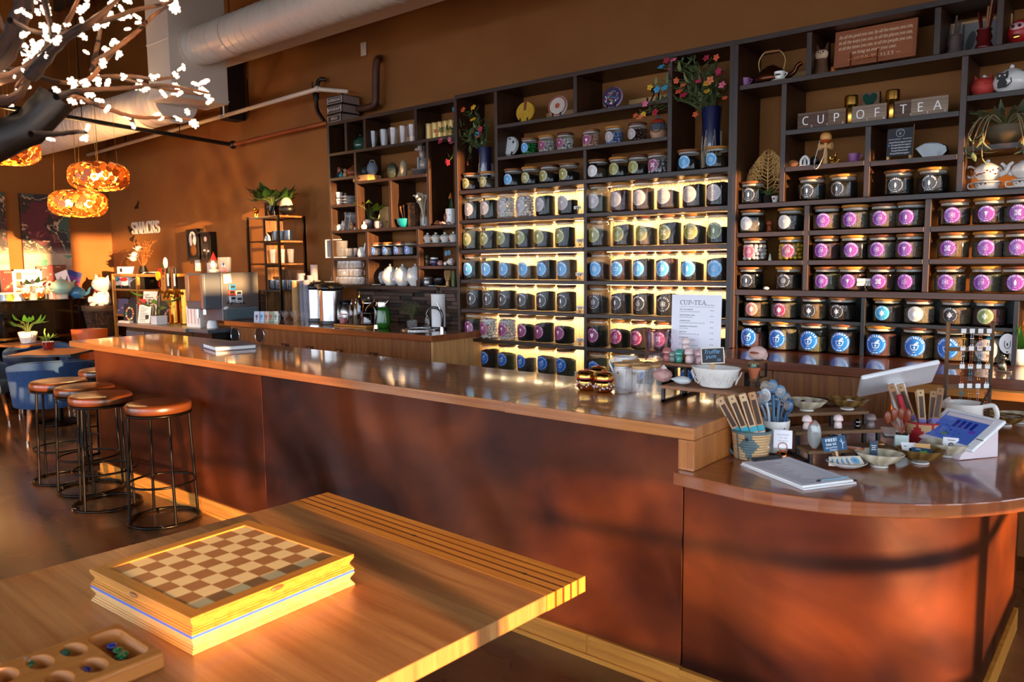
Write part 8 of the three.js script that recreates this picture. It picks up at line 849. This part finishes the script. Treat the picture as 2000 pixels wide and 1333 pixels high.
{
const O=V(-0.92,LC+0.0006,2.195),tn=0.79,U=V(Math.cos(tn),0,-Math.sin(tn)),N=V(Math.sin(tn),0,Math.cos(tn)),t=T('tiered_riser','three tiered grey wooden riser with black legs on the checkout counter','riser',O,tn),tiers=[[-0.285,-0.195,0.142],[-0.19,-0.1,0.092],[-0.095,0,0.046]],X0=0,X1=0.335;
tiers.forEach(([z0,z1,h],i)=>{P(t,'tier_board',box2(X0,X1,h-0.013,h,z0,z1,0.002),M.grey);for(const x of[X0+0.012,0.19,X1-0.012])P(t,'leg',box2(x-0.006,x+0.006,0,h-0.0135,z1-0.018,z1-0.004),M.black);P(t,'frame_bar',box2(X0,X0+0.01,0,0.01,z0,z1-0.02),M.black);});
const tr=(k,px,dz=0)=>{const[z0,z1,h]=tiers[k],p=O.clone().addScaledVector(N,(z0+z1)/2+dz).add(V(0,h+0.03,0)),q=ex[0].clone().addScaledVector(ex[2],(px-1000)/FPX);p.addScaledVector(U,-p.clone().sub(CAM).dot(q)/U.dot(q));return[p.x,LC+h+0.0008,p.z];};
globalThis.bowlFn=(label,p,m,sx,r,h,turn=0,inside)=>{const b=T('pottery_bowl',label,'bowl',p,turn);P(b,'bowl',lathe([[0,0.007],[r*0.35,0.006],[r*0.75,h*0.5],[r,h],[r*0.96,h+0.001],[r*0.7,h*0.56],[r*0.3,0.013],[0,0.012]],36).scale(sx,1,0.85),m);P(b,'foot',lathe([[0,0.006],[r*0.38,0.006],[r*0.4,0.001],[r*0.34,0.0005],[0,0.004]],24),M.china);return b;};
const swirl=(a,b)=>mat('#ffffff',0.25,{clearcoat:0.6,map:dataTex(128,128,(u,v)=>mixc(hex(a),hex(b),Math.sin(u*60+fbm(u*4,v*4,4,4,3)*8)*0.5+0.5))}),cream=swirl('#d8cfb8','#b8a988'),brown=swirl('#8a6a3a','#5e4420');globalThis.cream=cream;globalThis.brown=brown;
const pb=tr(0,1576),bb=tr(0,1655);bowlFn('cream oval bowl of tumbled stones on the top tier',pb,cream,1.15,0.066,0.042);bowlFn('brown streaked bowl with a white shell on the top tier',bb,brown,1.2,0.064,0.042);
[[-0.012,'#2a2026',0.012,'black'],[0.008,'#cfc8bc',0.015,'cream'],[0.028,'#8a5a5a',0.01,'rose'],[-0.035,'#dcdcdc',0.01,'white']].forEach(([dx,c,r,n])=>one('tumbled_stone',`${n} tumbled stone in the cream bowl on the top tier`,'stone',merge(ball(r,0,r*0.8,0,1.2,0.85,1,14),ball(r*0.3,r,r*0.6,0,1,1,1,6)),mat(c,0.15,{clearcoat:0.6}),[pb[0]+dx,pb[1]+0.018+Math.abs(dx)*0.2,pb[2]+0.004]));one('white_shell','white pointed shell in the brown bowl on the top tier','shell',merge(ball(0.014,0,0.012,0,1,0.9,1,14),at(new THREE.ConeGeometry(0.01,0.03,12).rotateZ(1.2),0.016,0.016,0)),M.china,[bb[0]+0.006,bb[1]+0.016,bb[2]]);
mush('pink crystal mushroom at the left of the middle tier',tr(1,1576),M.quartz,0.78);mush('pink crystal mushroom in the centre of the middle tier',tr(1,1637),M.quartz,0.76);mush('small black crystal mushroom on the middle tier',tr(1,1675,0.02),mat('#0c0b10',0.08,{clearcoat:1}),0.56);mush('marbled pink crystal mushroom right of the black one',tr(1,1701,0.02),mat('#d8b8b4',0.2,{map:speckTex}),0.82);
{const s=T('polished_stone','tall polished red and grey stone standing on the lowest tier','stone',tr(2,1590,0.02)),g=ball(0.026,0,0.052,0,0.95,2.0,0.6,26),m=mat('#ffffff',0.15,{clearcoat:1,map:dataTex(64,64,(u,v)=>fbm(u*3,v*3,3,3,4)>0.5?hex('#8a8c88'):hex('#b06a5a'))});P(s,'stone',g,m);P(s,'foot',cyl(0.009,0.006,0.003,0,0,0,12),M.clay);const o=T('stone_sphere','black mottled stone sphere on the lowest tier','sphere',tr(2,1630,0.02));P(o,'sphere',ball(0.024,0,0.027,0,1,1,1,26),mat('#5a5a68',0.1,{clearcoat:1,map:speckTex}));P(o,'ring_stand',torus(0.012,0.003,0.003,24),M.iron);const k=T('palo_stick','flat wooden tag lettered incense lying on the lowest tier','tag',tr(2,1662,0.03),0.1);P(k,'tag',box(0.09,0.006,0.018,0,0.003,0,0.001),M.terracotta);P(k,'lettering',box(0.05,0.0005,0.006,0.01,0.0063,0.002),M.paper);const e=T('tiger_eye','oval brown tiger eye stone at the right of the lowest tier','stone',tr(2,1716,0.02));P(e,'stone',ball(0.018,0,0.011,0,1.3,0.6,0.9,20),mat('#7a4a14',0.08,{clearcoat:1}));P(e,'band',torus(0.016,0.0016,0.011,24).scale(1.3,1,0.9),M.goldMatte);}
}
{const p=onC(1653,915),t=T('card_saucer','white oval saucer with purple inside holding blue logo cards','saucer',p,0.3);P(t,'saucer',lathe([[0,0.004],[0.03,0.002],[0.05,0.012],[0.064,0.022],[0.062,0.0235],[0.045,0.014],[0,0.009]],34).scale(1.05,1,0.8),M.china);P(t,'glaze',lathe([[0,0.0095],[0.045,0.0145],[0.06,0.0236]],30).scale(1.05,1,0.8),mat('#4a3358',0.2,{clearcoat:0.6}));
for(let i=0;i<5;i++){const c=T('logo_card',nth[i]+' cream card with blue round logo fanned in the saucer','card',[p[0]-0.03+i*0.014,p[1]+0.02+i*0.002,p[2]+0.012-i*0.006],0.3+i*0.12,'cards in the saucer');c.rotation.order='YXZ';c.rotation.x=-1.0;sheet(c,'card',0.05,0.042,0.0008,printed(64,54,(g,w,h)=>{g.fillStyle='#e6dccb';g.fillRect(0,0,w,h);g.fillStyle='#5a9ac8';g.beginPath();g.arc(30,27,19,0,7);g.fill();g.strokeStyle='#cfe6f4';g.lineWidth=2;g.beginPath();g.arc(30,27,13,0,7);g.stroke();}),M.paper,[0,0,0]);P(c,'fold',box(0.05,0.0012,0.0012,0,-0.021,0),M.paper);}
const s=T('free_sign','blue hand lettered sign reading free tag us stuck in the saucer','sign',[p[0]-0.03,p[1]+0.02,p[2]-0.01],0.25);s.rotation.z=0.25;P(s,'stick',box(0.008,0.04,0.002,0,0.02,0),M.pale);sheet(s,'board',0.078,0.05,0.003,printed(156,100,(c,w,h)=>{c.fillStyle='#1f4a6c';c.fillRect(0,0,w,h);c.fillStyle=c.strokeStyle='#f2f6f8';c.font='bold 30px sans-serif';c.fillText('FREE!',22,32);c.font='bold 21px sans-serif';c.fillText('TAG US',20,58);c.font='16px sans-serif';c.fillText('@cupoftea',16,78);c.fillText('oregon',40,95);c.lineWidth=3;c.beginPath();c.moveTo(126,90);c.quadraticCurveTo(134,50,126,20);c.moveTo(130,60);c.lineTo(146,44);c.moveTo(130,46);c.lineTo(116,34);c.stroke();}),M.black,[0,0.06,0.002],[-0.3,0,0]);}
{const A=onC(1717,912),B=onC(1797,905),D=onC(1850,892);bowlFn('cream oval bowl of small pins on the checkout counter',A,cream,1.1,0.074,0.05,0.2);bowlFn('brown streaked bowl of sticker cards on the checkout counter',B,brown,1.12,0.074,0.05,0.2);bowlFn('cream bowl with a white card near the tablet',D,cream,1.1,0.07,0.05,0.2);
const card=(label,p,w,h,m,tn,lean,nm='sticker_card')=>{const c=T(nm,label,'card',p,tn);c.rotation.order='YXZ';c.rotation.x=lean;sheet(c,'card',w,h,0.001,m,M.paper,[0,h/2,0]);P(c,'edge',box(w,0.001,0.0014,0,0.0005,0),M.paper);};
card('dark blue card with a potted plant drawing in the brown bowl',[B[0]+0.008,B[1]+0.02,B[2]+0.006],0.062,0.046,printed(96,72,(c,w,h)=>{c.fillStyle='#274a66';c.fillRect(0,0,w,h);c.fillStyle='#6aa83a';for(let i=0;i<7;i++){c.beginPath();c.ellipse(56+(i-3)*6,36-(i%2)*8,9,5,i-3,0,7);c.fill();}c.fillStyle='#c08a6a';c.fillRect(48,46,18,14);c.fillStyle='#e8e8e8';c.fillRect(20,10,24,4);}),0.35,-0.9);card('white card with black round logo in the brown bowl',[B[0]-0.028,B[1]+0.018,B[2]+0.004],0.05,0.06,printed(72,86,(c,w,h)=>{c.fillStyle='#f2eef0';c.fillRect(0,0,w,h);c.fillStyle='#222';c.beginPath();c.arc(44,44,12,0,7);c.fill();c.fillRect(12,20,12,5);c.fillRect(14,66,30,6);}),0.5,-0.8);card('tan card standing at the back of the brown bowl',[B[0]+0.004,B[1]+0.02,B[2]-0.014],0.05,0.048,M.pale,0.3,-0.5);card('white rounded card with black circle logo in the cream bowl',[D[0]+0.01,D[1]+0.02,D[2]],0.05,0.052,printed(80,84,(c,w,h)=>{c.fillStyle='#f2ecee';c.fillRect(0,0,w,h);c.fillStyle='#202020';c.beginPath();c.arc(42,46,15,0,7);c.fill();c.fillStyle='#ddd';c.fillRect(34,38,16,3);c.fillRect(32,45,20,3);c.fillStyle='#777';c.fillRect(22,14,40,5);}),0.2,-0.5);
const pins=[M.yellow,M.purple,M.china,M.pink,M.wicker];for(let i=0;i<9;i++)one('enamel_pin',nth[i]+' small coloured pin in the cream bowl','pin',merge(cyl(0.006,0.006,0.002,0,0,0,10),ball(0.003,0,0.003,0,1,0.6,1,6)),pins[i%5],[A[0]-0.024+i*0.006,A[1]+0.024+(i%2)*0.003,A[2]+rr(-0.012,0.018)],[rr(-0.3,0.5),0,0],'pins in the cream bowl');const k=T('slate_tag','folded dark blue slate tag with white writing in the cream bowl','sign',[A[0]-0.022,A[1]+0.02,A[2]-0.008],0.4);P(k,'tag',box(0.026,0.066,0.004,0,0.033,0,0.001),mat('#2c4258',0.5));P(k,'writing',merge(box(0.016,0.002,0.0006,0,0.05,0.0023),box(0.012,0.002,0.0006,0,0.043,0.0023),box(0.015,0.002,0.0006,0,0.036,0.0023)),M.paper);}
{const p=onC(1760,880),t=T('mint_cup','pale mint square cup holding wooden spoons','cup',p,0.2);P(t,'cup',box(0.05,0.062,0.05,0,0.031,0,0.006),mat('#d5e6dc',0.3));P(t,'inside',box(0.042,0.001,0.042,0,0.0625,0),M.soil);[[-0.04,0.085,0.5],[-0.022,0.1,0.2],[-0.004,0.105,0],[0.016,0.104,-0.3]].forEach(([dx,h,a],i)=>{const s=T('wooden_spoon',nth[i]+' brown wooden spoon from left in the mint cup','spoon',[p[0],p[1]+0.0635,p[2]],a,'wooden spoons in the mint cup');P(s,'handle',rod([0,0,0],[dx,h*0.5,0],0.003),M.clay);P(s,'spoon_head',ball(0.018,dx*1.3,h*0.72,0,0.7,1.35,0.35,16),M.clay);});}
{const p=onC(1803,866),t=T('red_basket','red and straw coil basket with triangle pattern and incense boxes','basket',p,0.2);coil(t,0.062,0.068,0.085,13,straw,redDye,(i,s,n)=>((Math.abs((s+2)%24-12)<6.5-i*0.52)||s%12===4&&i>3)?1:0);P(t,'side_knot',ball(0.009,0.076,0.05,0.01),redDye);
const tn=['#a8744c','#c09468','#b08a5e','#c8a070','#b48c60','#98683e'];[[-0.03,0.02,0.42,0.235],[-0.02,-0.02,0.36,0.225],[-0.002,-0.03,0.16,0.19],[0.008,0.02,0.1,0.2],[0.026,-0.02,-0.02,0.19],[0.042,0.012,-0.1,0.21]].forEach(([dx,dz,a,len],i)=>stickBox(`${nth[i]} incense box from left with lilac band in the red basket`,[p[0]+dx*0.8,p[1]+0.012+i*0.001,p[2]+dz],a,0.2,len,0.025,mat('#7d6aa8',0.6),mat(tn[i],0.7),'incense boxes in the red basket'));const r=T('red_stick','thick red sealed stick leaning left in the red basket','stick',[p[0]-0.04,p[1]+0.014,p[2]+0.026],0.2);r.rotation.order='YXZ';r.rotation.z=0.26;P(r,'stick',rod([0,0,0],[0,0.17,0],0.011),redDye);P(r,'tip',ball(0.011,0,0.17,0),redDye);}
{
const t=T('tablet_register','white tablet register tilted towards the customer with blue screen','tablet',[-0.54,LC+0.0006,1.69],-0.62);const scr=printed(256,176,(c,w,h)=>{c.fillStyle='#4f74d8';c.fillRect(0,0,w,h);c.fillStyle='#1f2f9a';for(let i=0;i<4;i++)c.fillRect(90+i*32,40,20,46);for(let i=0;i<20;i++)c.fillRect(30+hash(i,1)*130,70+hash(i,2)*80,4+hash(i,3)*10,4);c.fillStyle='#4f8a4a';c.beginPath();c.ellipse(92,138,16,9,0,0,7);c.fill();c.fillStyle='#6a48d0';c.fillRect(196,86,34,20);c.fillStyle='#223a9a';c.font='14px sans-serif';c.fillText('Thanks',40,30);});
const tab=P(t,'body',at(new RoundedBoxGeometry(0.265,0.014,0.175,2,0.006),0,0,0),M.plastic,[0,0.085,0.0],[0.62,0,0]);const g=new THREE.PlaneGeometry(0.205,0.14);g.rotateX(-Math.PI/2);const sm=new THREE.MeshPhysicalMaterial({color:'#101830',map:scr.map,emissive:'#ffffff',emissiveMap:scr.map,emissiveIntensity:0.35,roughness:0.1});P(tab,'screen',g,sm,[-0.004,0.0078,0]);P(tab,'card_slot',box(0.03,0.001,0.003,0.118,0.0073,0.03),M.black);P(t,'stand',shape([[-0.07,0],[0.095,0],[0.088,0.012],[-0.05,0.125],[-0.066,0.12]],0.2,0.003),mat('#e2d2d6',0.4),[-0.1,0.003,0],[0,-Math.PI/2,0]);t.children[t.children.length-1].position.set(0.1,0.003,0.0);P(t,'cable_bolt',ball(0.005,-0.06,0.03,0.085),M.black);
const q=onC(1752,858),s=T('register_stand','large white angled register stand seen from behind','register',[q[0]-0.02,q[1],1.5],0.35);P(s,'screen_case',at(new RoundedBoxGeometry(0.3,0.02,0.2,2,0.008),0,0,0),M.plastic,[-0.01,0.225,-0.02],[-0.55,0,0.28]);P(s,'neck',shape([[-0.03,0],[0.03,0],[0.03,0.07],[-0.01,0.21],[-0.06,0.2],[-0.03,0.07]],0.07,0.004),M.plastic,[0.02,0.001,-0.035]);P(s,'port',box(0.012,0.018,0.002,0.03,0.12,0.0395),M.grayPlastic,null,[0,0,0.2]);P(s,'base',box(0.16,0.012,0.14,0.02,0.0065,0,0.004),M.plastic);}
{const p=onC(1880,845),t=T('white_pitcher','large white pitcher behind the tablet register','pitcher',p,0.1);P(t,'body',lathe([[0,0.001],[0.06,0.001],[0.072,0.04],[0.07,0.1],[0.075,0.125],[0.069,0.125],[0.064,0.1],[0,0.02]],34),M.china);P(t,'spout',at(new THREE.ConeGeometry(0.03,0.07,14).rotateZ(1.9),-0.078,0.108,0),M.china);P(t,'handle',tube([[0.07,0.115,0],[0.105,0.12,0],[0.118,0.08,0],[0.1,0.045,0],[0.07,0.035,0]],0.01,10,26),M.china);const s=T('dark_pen','dark stick pen standing out of the white pitcher','pen',[p[0]+0.02,p[1]+0.022,p[2]]);P(s,'barrel',rod([0,0,0],[0.07,0.17,0],0.004),M.black);P(s,'tip',rod([0.07,0.17,0],[0.076,0.185,0],0.003,0.001),M.iron);}
{
const z=1.22,a=pz(1846,770,z),b=pz(1924,780,z),top=pz(1846,628,z).y,t=T('earring_rack','wooden earring rack hung with jewellery and white price tags','jewellery rack',[0,0,0]),y0=LC+0.0006,P1=[a.x,z],P2=[b.x,z-0.1];
for(const[x,zz]of[P1,P2])P(t,'post',box2(x-0.008,x+0.008,y0,top,zz-0.006,zz+0.006,0.002,'y'),M.rustic);const L=Math.hypot(P2[0]-P1[0],P2[1]-P1[1]),ang=Math.atan2(-(P2[1]-P1[1]),P2[0]-P1[0]),mx=(P1[0]+P2[0])/2,mz=(P1[1]+P2[1])/2,ys=[648,682,717,755,792].map((py)=>pz(1885,py,z-0.05).y);ys.forEach((y)=>P(t,'cross_bar',box(L,0.018,0.006,0,0,0),M.rustic,[mx,Math.max(y,y0+0.03),mz],[0,ang,0]));
let n=0;ys.slice(0,4).forEach((y,r)=>{for(let i=0;i<4;i++){const u=0.34+i*0.19,x=P1[0]+(P2[0]-P1[0])*u,zz=P1[1]+(P2[1]-P1[1])*u,e=T('earring_pair',`${nth[i]} earring pair from left on the ${['top', 'second', 'third', 'lowest'][r]} bar of the rack`,'earrings',[x+Math.sin(ang)*0.006,y,zz+Math.cos(ang)*0.006],ang,'earrings on the rack');P(e,'price_tag',box(0.02,0.019,0.0012,0,0.004,0,0),M.paper);const m=[M.gold,M.chrome,M.copperTrim,M.teal][(i+r)%4];for(const s of[-0.004,0.004])P(e,'earring',merge(rod([s,-0.006,0.001],[s,-0.045-hash(n,3)*0.02,0.001],0.0008),ball(0.0035+hash(n,1)*0.002,s,-0.028,0.001,1,1,1,8),ball(0.003,s,-0.05-hash(n,3)*0.02,0.001,0.8,1.8,0.8,8)),m);n++;}});}
{const list=[[1962,832,brown,0.075,0.045,'brown streaked bowl of white shells at the right picture edge'],[1992,820,cream,0.08,0.04,'cream bowl behind the brown shell bowl'],[1918,800,brown,0.055,0.03,'small brown bowl of colourful trinkets'],[1945,792,cream,0.09,0.03,'wide cream plate of dark pods at the counter back']];list.forEach(([px,py,m,r,h,l],i)=>{const p=onC(px,py);p[2]=Math.max(p[2],0.96);p[0]=xAt(px,LC+h,p[2]);bowlFn(l,p,m,1.1,r,h,0.1*i);for(let k=0;k<(i===1?0:6);k++)one(['shell','shell','trinket','seed_pod'][i],nth[k]+[' white shell in the brown bowl at the right','',' colourful trinket in the small brown bowl',' dark pod on the wide cream plate'][i],['shell','shell','trinket','pod'][i],merge(ball(0.011,0,0.004,0,1.2,0.6,0.9,10),ball(0.004,0.01,0.003,0,1,1,1,6)),[M.china,M.china,[M.purple,M.teal,M.yellow,M.pink][k%4],M.clay][i],[p[0]+(k-2.5)*r*0.24,p[1]+h*0.62,p[2]+(k%2)*0.014-0.004],[0,k,0]);});}
{const y=BC,p=py_(1992,714,y),t=T('flower_mug','white mug of yellow orange flowers on the right counter','flowers',[p.x,y+0.0006,p.z]);P(t,'mug',lathe([[0,0.001],[0.035,0.001],[0.052,0.03],[0.05,0.085],[0.046,0.085],[0,0.02]],28),M.china);P(t,'handle',tube([[-0.05,0.075,0],[-0.085,0.075,0],[-0.088,0.035,0],[-0.048,0.025,0]],0.006,8),M.china);for(let i=0;i<14;i++){const o=P(t,'petal',leafGeo(0.07,0.018,0.15),mat('#d88a1c',0.5,{side:THREE.DoubleSide}),[-0.01+(i%5)*0.012,0.11+Math.floor(i/5)*0.03,0.01]);o.rotation.set(rr(-0.3,0.7),i*0.8,rr(-0.5,0.5),'YXZ');}for(let i=0;i<6;i++){const o=P(t,'leaf',leafGeo(0.13,0.035,0.5),M.leaf,[0,0.08,0]);o.rotation.set(0.9,i*1.2,0,'YXZ');}
const s=pz(1968,672,p.z+0.03),o=T('oval_sign','white oval sign with cup emblem on a wire beside the flowers','sign',[s.x,y+0.0006,p.z+0.03],-0.1);P(o,'sign',at(turnX(cyl(0.038,0.038,0.003,0,0,0,36),Math.PI/2).scale(1,1.35,1),0,s.y-y,0),M.plastic);P(o,'emblem',merge(tube([[-0.012,0.015,0],[-0.012,-0.012,0],[0,-0.024,0],[0.012,-0.012,0],[0.012,0.015,0]].map(([a,b,c])=>[a,b+s.y-y,c+0.004]),0.0016,5),ball(0.006,0,s.y-y-0.004,0.004,0.6,1.4,0.3,8),ball(0.005,0,s.y-y-0.042,0.004,1,0.8,0.3,8)),M.black);P(o,'wire',merge(rod([0,0.004,0],[0,s.y-y-0.05,0],0.002),cyl(0.02,0.02,0.004)),M.iron);const f=py_(1956,727,y),m=T('metal_figurine','small dark metal animal figure on the right counter','figurine',[f.x,y+0.0006,f.z],0.4);P(m,'body',merge(ball(0.02,0,0.03,0,1,1.2,0.8),ball(0.013,0.008,0.066,0),tube([[-0.02,0.02,0],[-0.03,0.01,0.02],[0.03,0.004,0.025],[0.04,0.004,0.01]],0.004,6),cyl(0.006,0.006,0.03,0.012,0,0.008),cyl(0.006,0.006,0.03,0.012,0,-0.008)),mat('#6a6a64',0.3,{metalness:0.9}));P(m,'ear',merge(ball(0.005,0.004,0.08,0.008),ball(0.005,0.004,0.08,-0.008)),M.steel);}
// ---------- games on the dining table ----------
{const A=py_(480,1013,TT+0.088),B=py_(690,1085,TT+0.088),C2=py_(375,1207,TT+0.088),D2=py_(178,1117,TT+0.088),c=A.clone().add(B).add(C2).add(D2).multiplyScalar(0.25),u=B.clone().sub(A).add(C2).sub(D2).normalize(),turn=Math.atan2(-u.z,u.x),w=(A.distanceTo(B)+C2.distanceTo(D2))/2,d=(A.distanceTo(D2)+B.distanceTo(C2))/2,t=T('chess_box','wooden chess box with checkered lid and blue strip round its middle','chess box',[c.x,TT+0.0006,c.z],turn);
const prof=(y0,y1,m,nm)=>{const l=[],n=8;for(let i=0;i<n;i++){const k=(i+0.5)/n,o=0.009*Math.cos(k*Math.PI*2)*0.5-0.004,h=(y1-y0)/n;l.push(box2(-w/2-o,w/2+o,y0+i*h,y0+(i+1)*h+0.0001,-d/2-o,d/2+o,0.001));}P(t,nm,merge(l),m);};
prof(0,0.038,M.pale,'lower_half');P(t,'blue_strip',box2(-w/2+0.001,w/2-0.001,0.0381,0.0438,-d/2+0.001,d/2-0.001),mat('#2a5fc8',0.4));prof(0.044,0.082,M.pine,'upper_half');
const f=0.036,bw=w-2*f,bd=d-2*f;for(const[x0,x1,z0,z1]of[[-w/2,w/2,-d/2,-d/2+f],[-w/2,w/2,d/2-f,d/2],[-w/2,-w/2+f,-d/2+f,d/2-f],[w/2-f,w/2,-d/2+f,d/2-f]])P(t,'frame_rail',box2(x0,x1,0.0822,0.088,z0,z1,0.0015,x1-x0>z1-z0?'x':'z'),M.pine);
const sq=box(bw/8-0.0006,0.002,bd/8-0.0006,0,0,0),mA=mat('#f2cf92',0.4),mB=mat('#a8703f',0.4);for(let i=0;i<8;i++)for(let j=0;j<8;j++)P(t,'square',sq,(i+j)%2?mB:mA,[-bw/2+bw*(i+0.5)/8,0.0838,-bd/2+bd*(j+0.5)/8]);P(t,'finger_notch',at(ball(0.012,0,0,0,1.6,0.5,0.4,12),-w*0.02,0.078,d/2+0.002),M.walnut);P(t,'finger_notch',ball(0.012,w/2+0.002,0.08,d*0.02,0.4,0.5,1.6,12),M.walnut);}
{const A=py_(237,1213,TT+0.04),B=py_(318,1275,TT+0.04),w=B.x-A.x,L=0.6,x0=A.x,z0=(A.z+B.z)/2,h=0.04,t=T('mancala_board','pale wooden mancala board cut off at the lower left corner','board game',[x0,TT+0.0006,z0],0);
const ev=new Evaluator();ev.attributes=['position','normal','uv'];let b=new Brush(uvBox(at(new RoundedBoxGeometry(w,h,L,3,0.008),w/2,h/2,L/2),'z'));const dig=[[w/2,0.052,0.38*w,0.036]];for(let i=0;i<6;i++)for(const s of[0.27,0.73])dig.push([w*s,0.125+i*0.068,w*0.17,0.026]);
for(const[x,z,rx,rz]of dig){const e=new Brush(rx>0.06?at(new RoundedBoxGeometry(rx*2,0.05,rz*2,4,0.024),x,h+0.002,z):at(new THREE.SphereGeometry(1,24,14).scale(rx,0.026,rz),x,h+0.002,z));e.updateMatrixWorld();b=ev.evaluate(b,e,SUBTRACTION);}const bg=b.geometry;bg.clearGroups?.();P(t,'board',bg,mat('#e2b680',0.45,{map:W.pale}));P(t,'felt_foot',box2(0.02,w-0.02,0,0.0004,0.02,L-0.02),M.black);
const gl={blue:'#1a3aa8',green:'#1a8a4a',lime:'#9aa82a',clear:'#a8d0d4',teal:'#2a8a8a'};const N={};const bead=(c,px,py,dy=0.022)=>{const q=py_(px,py,TT+dy+0.008);N[c]=(N[c]||0)+1;const o=T('glass_bead',`${nth[N[c] - 1]} ${c} flattened glass bead in the mancala board`,'glass bead',[q.x,TT+dy,q.z],N[c],'mancala beads');P(o,'bead',ball(0.0115,0,0.006,0,1,0.62,1,16),mat(gl[c],0.05,{clearcoat:1,transmission:0.35,thickness:0.01}));P(o,'flat',cyl(0.009,0.009,0.0008,0,0,0,16),mat(gl[c],0.2));};
bead('blue',218,1261);bead('green',230,1270);bead('green',241,1277);bead('green',234,1283,0.024);bead('green',127,1273);bead('teal',120,1277,0.024);bead('blue',166,1308);bead('blue',160,1313,0.024);bead('blue',20,1308);bead('blue',28,1303,0.024);bead('lime',42,1302);bead('lime',50,1308,0.024);bead('clear',50,1290,0.028);bead('green',57,1296);}
scene.traverse((o)=>{if(o.isMesh){o.castShadow=o.receiveShadow=true;}if(o.isLight&&o.shadow){o.castShadow=true;}});
renderer.render(scene,camera);
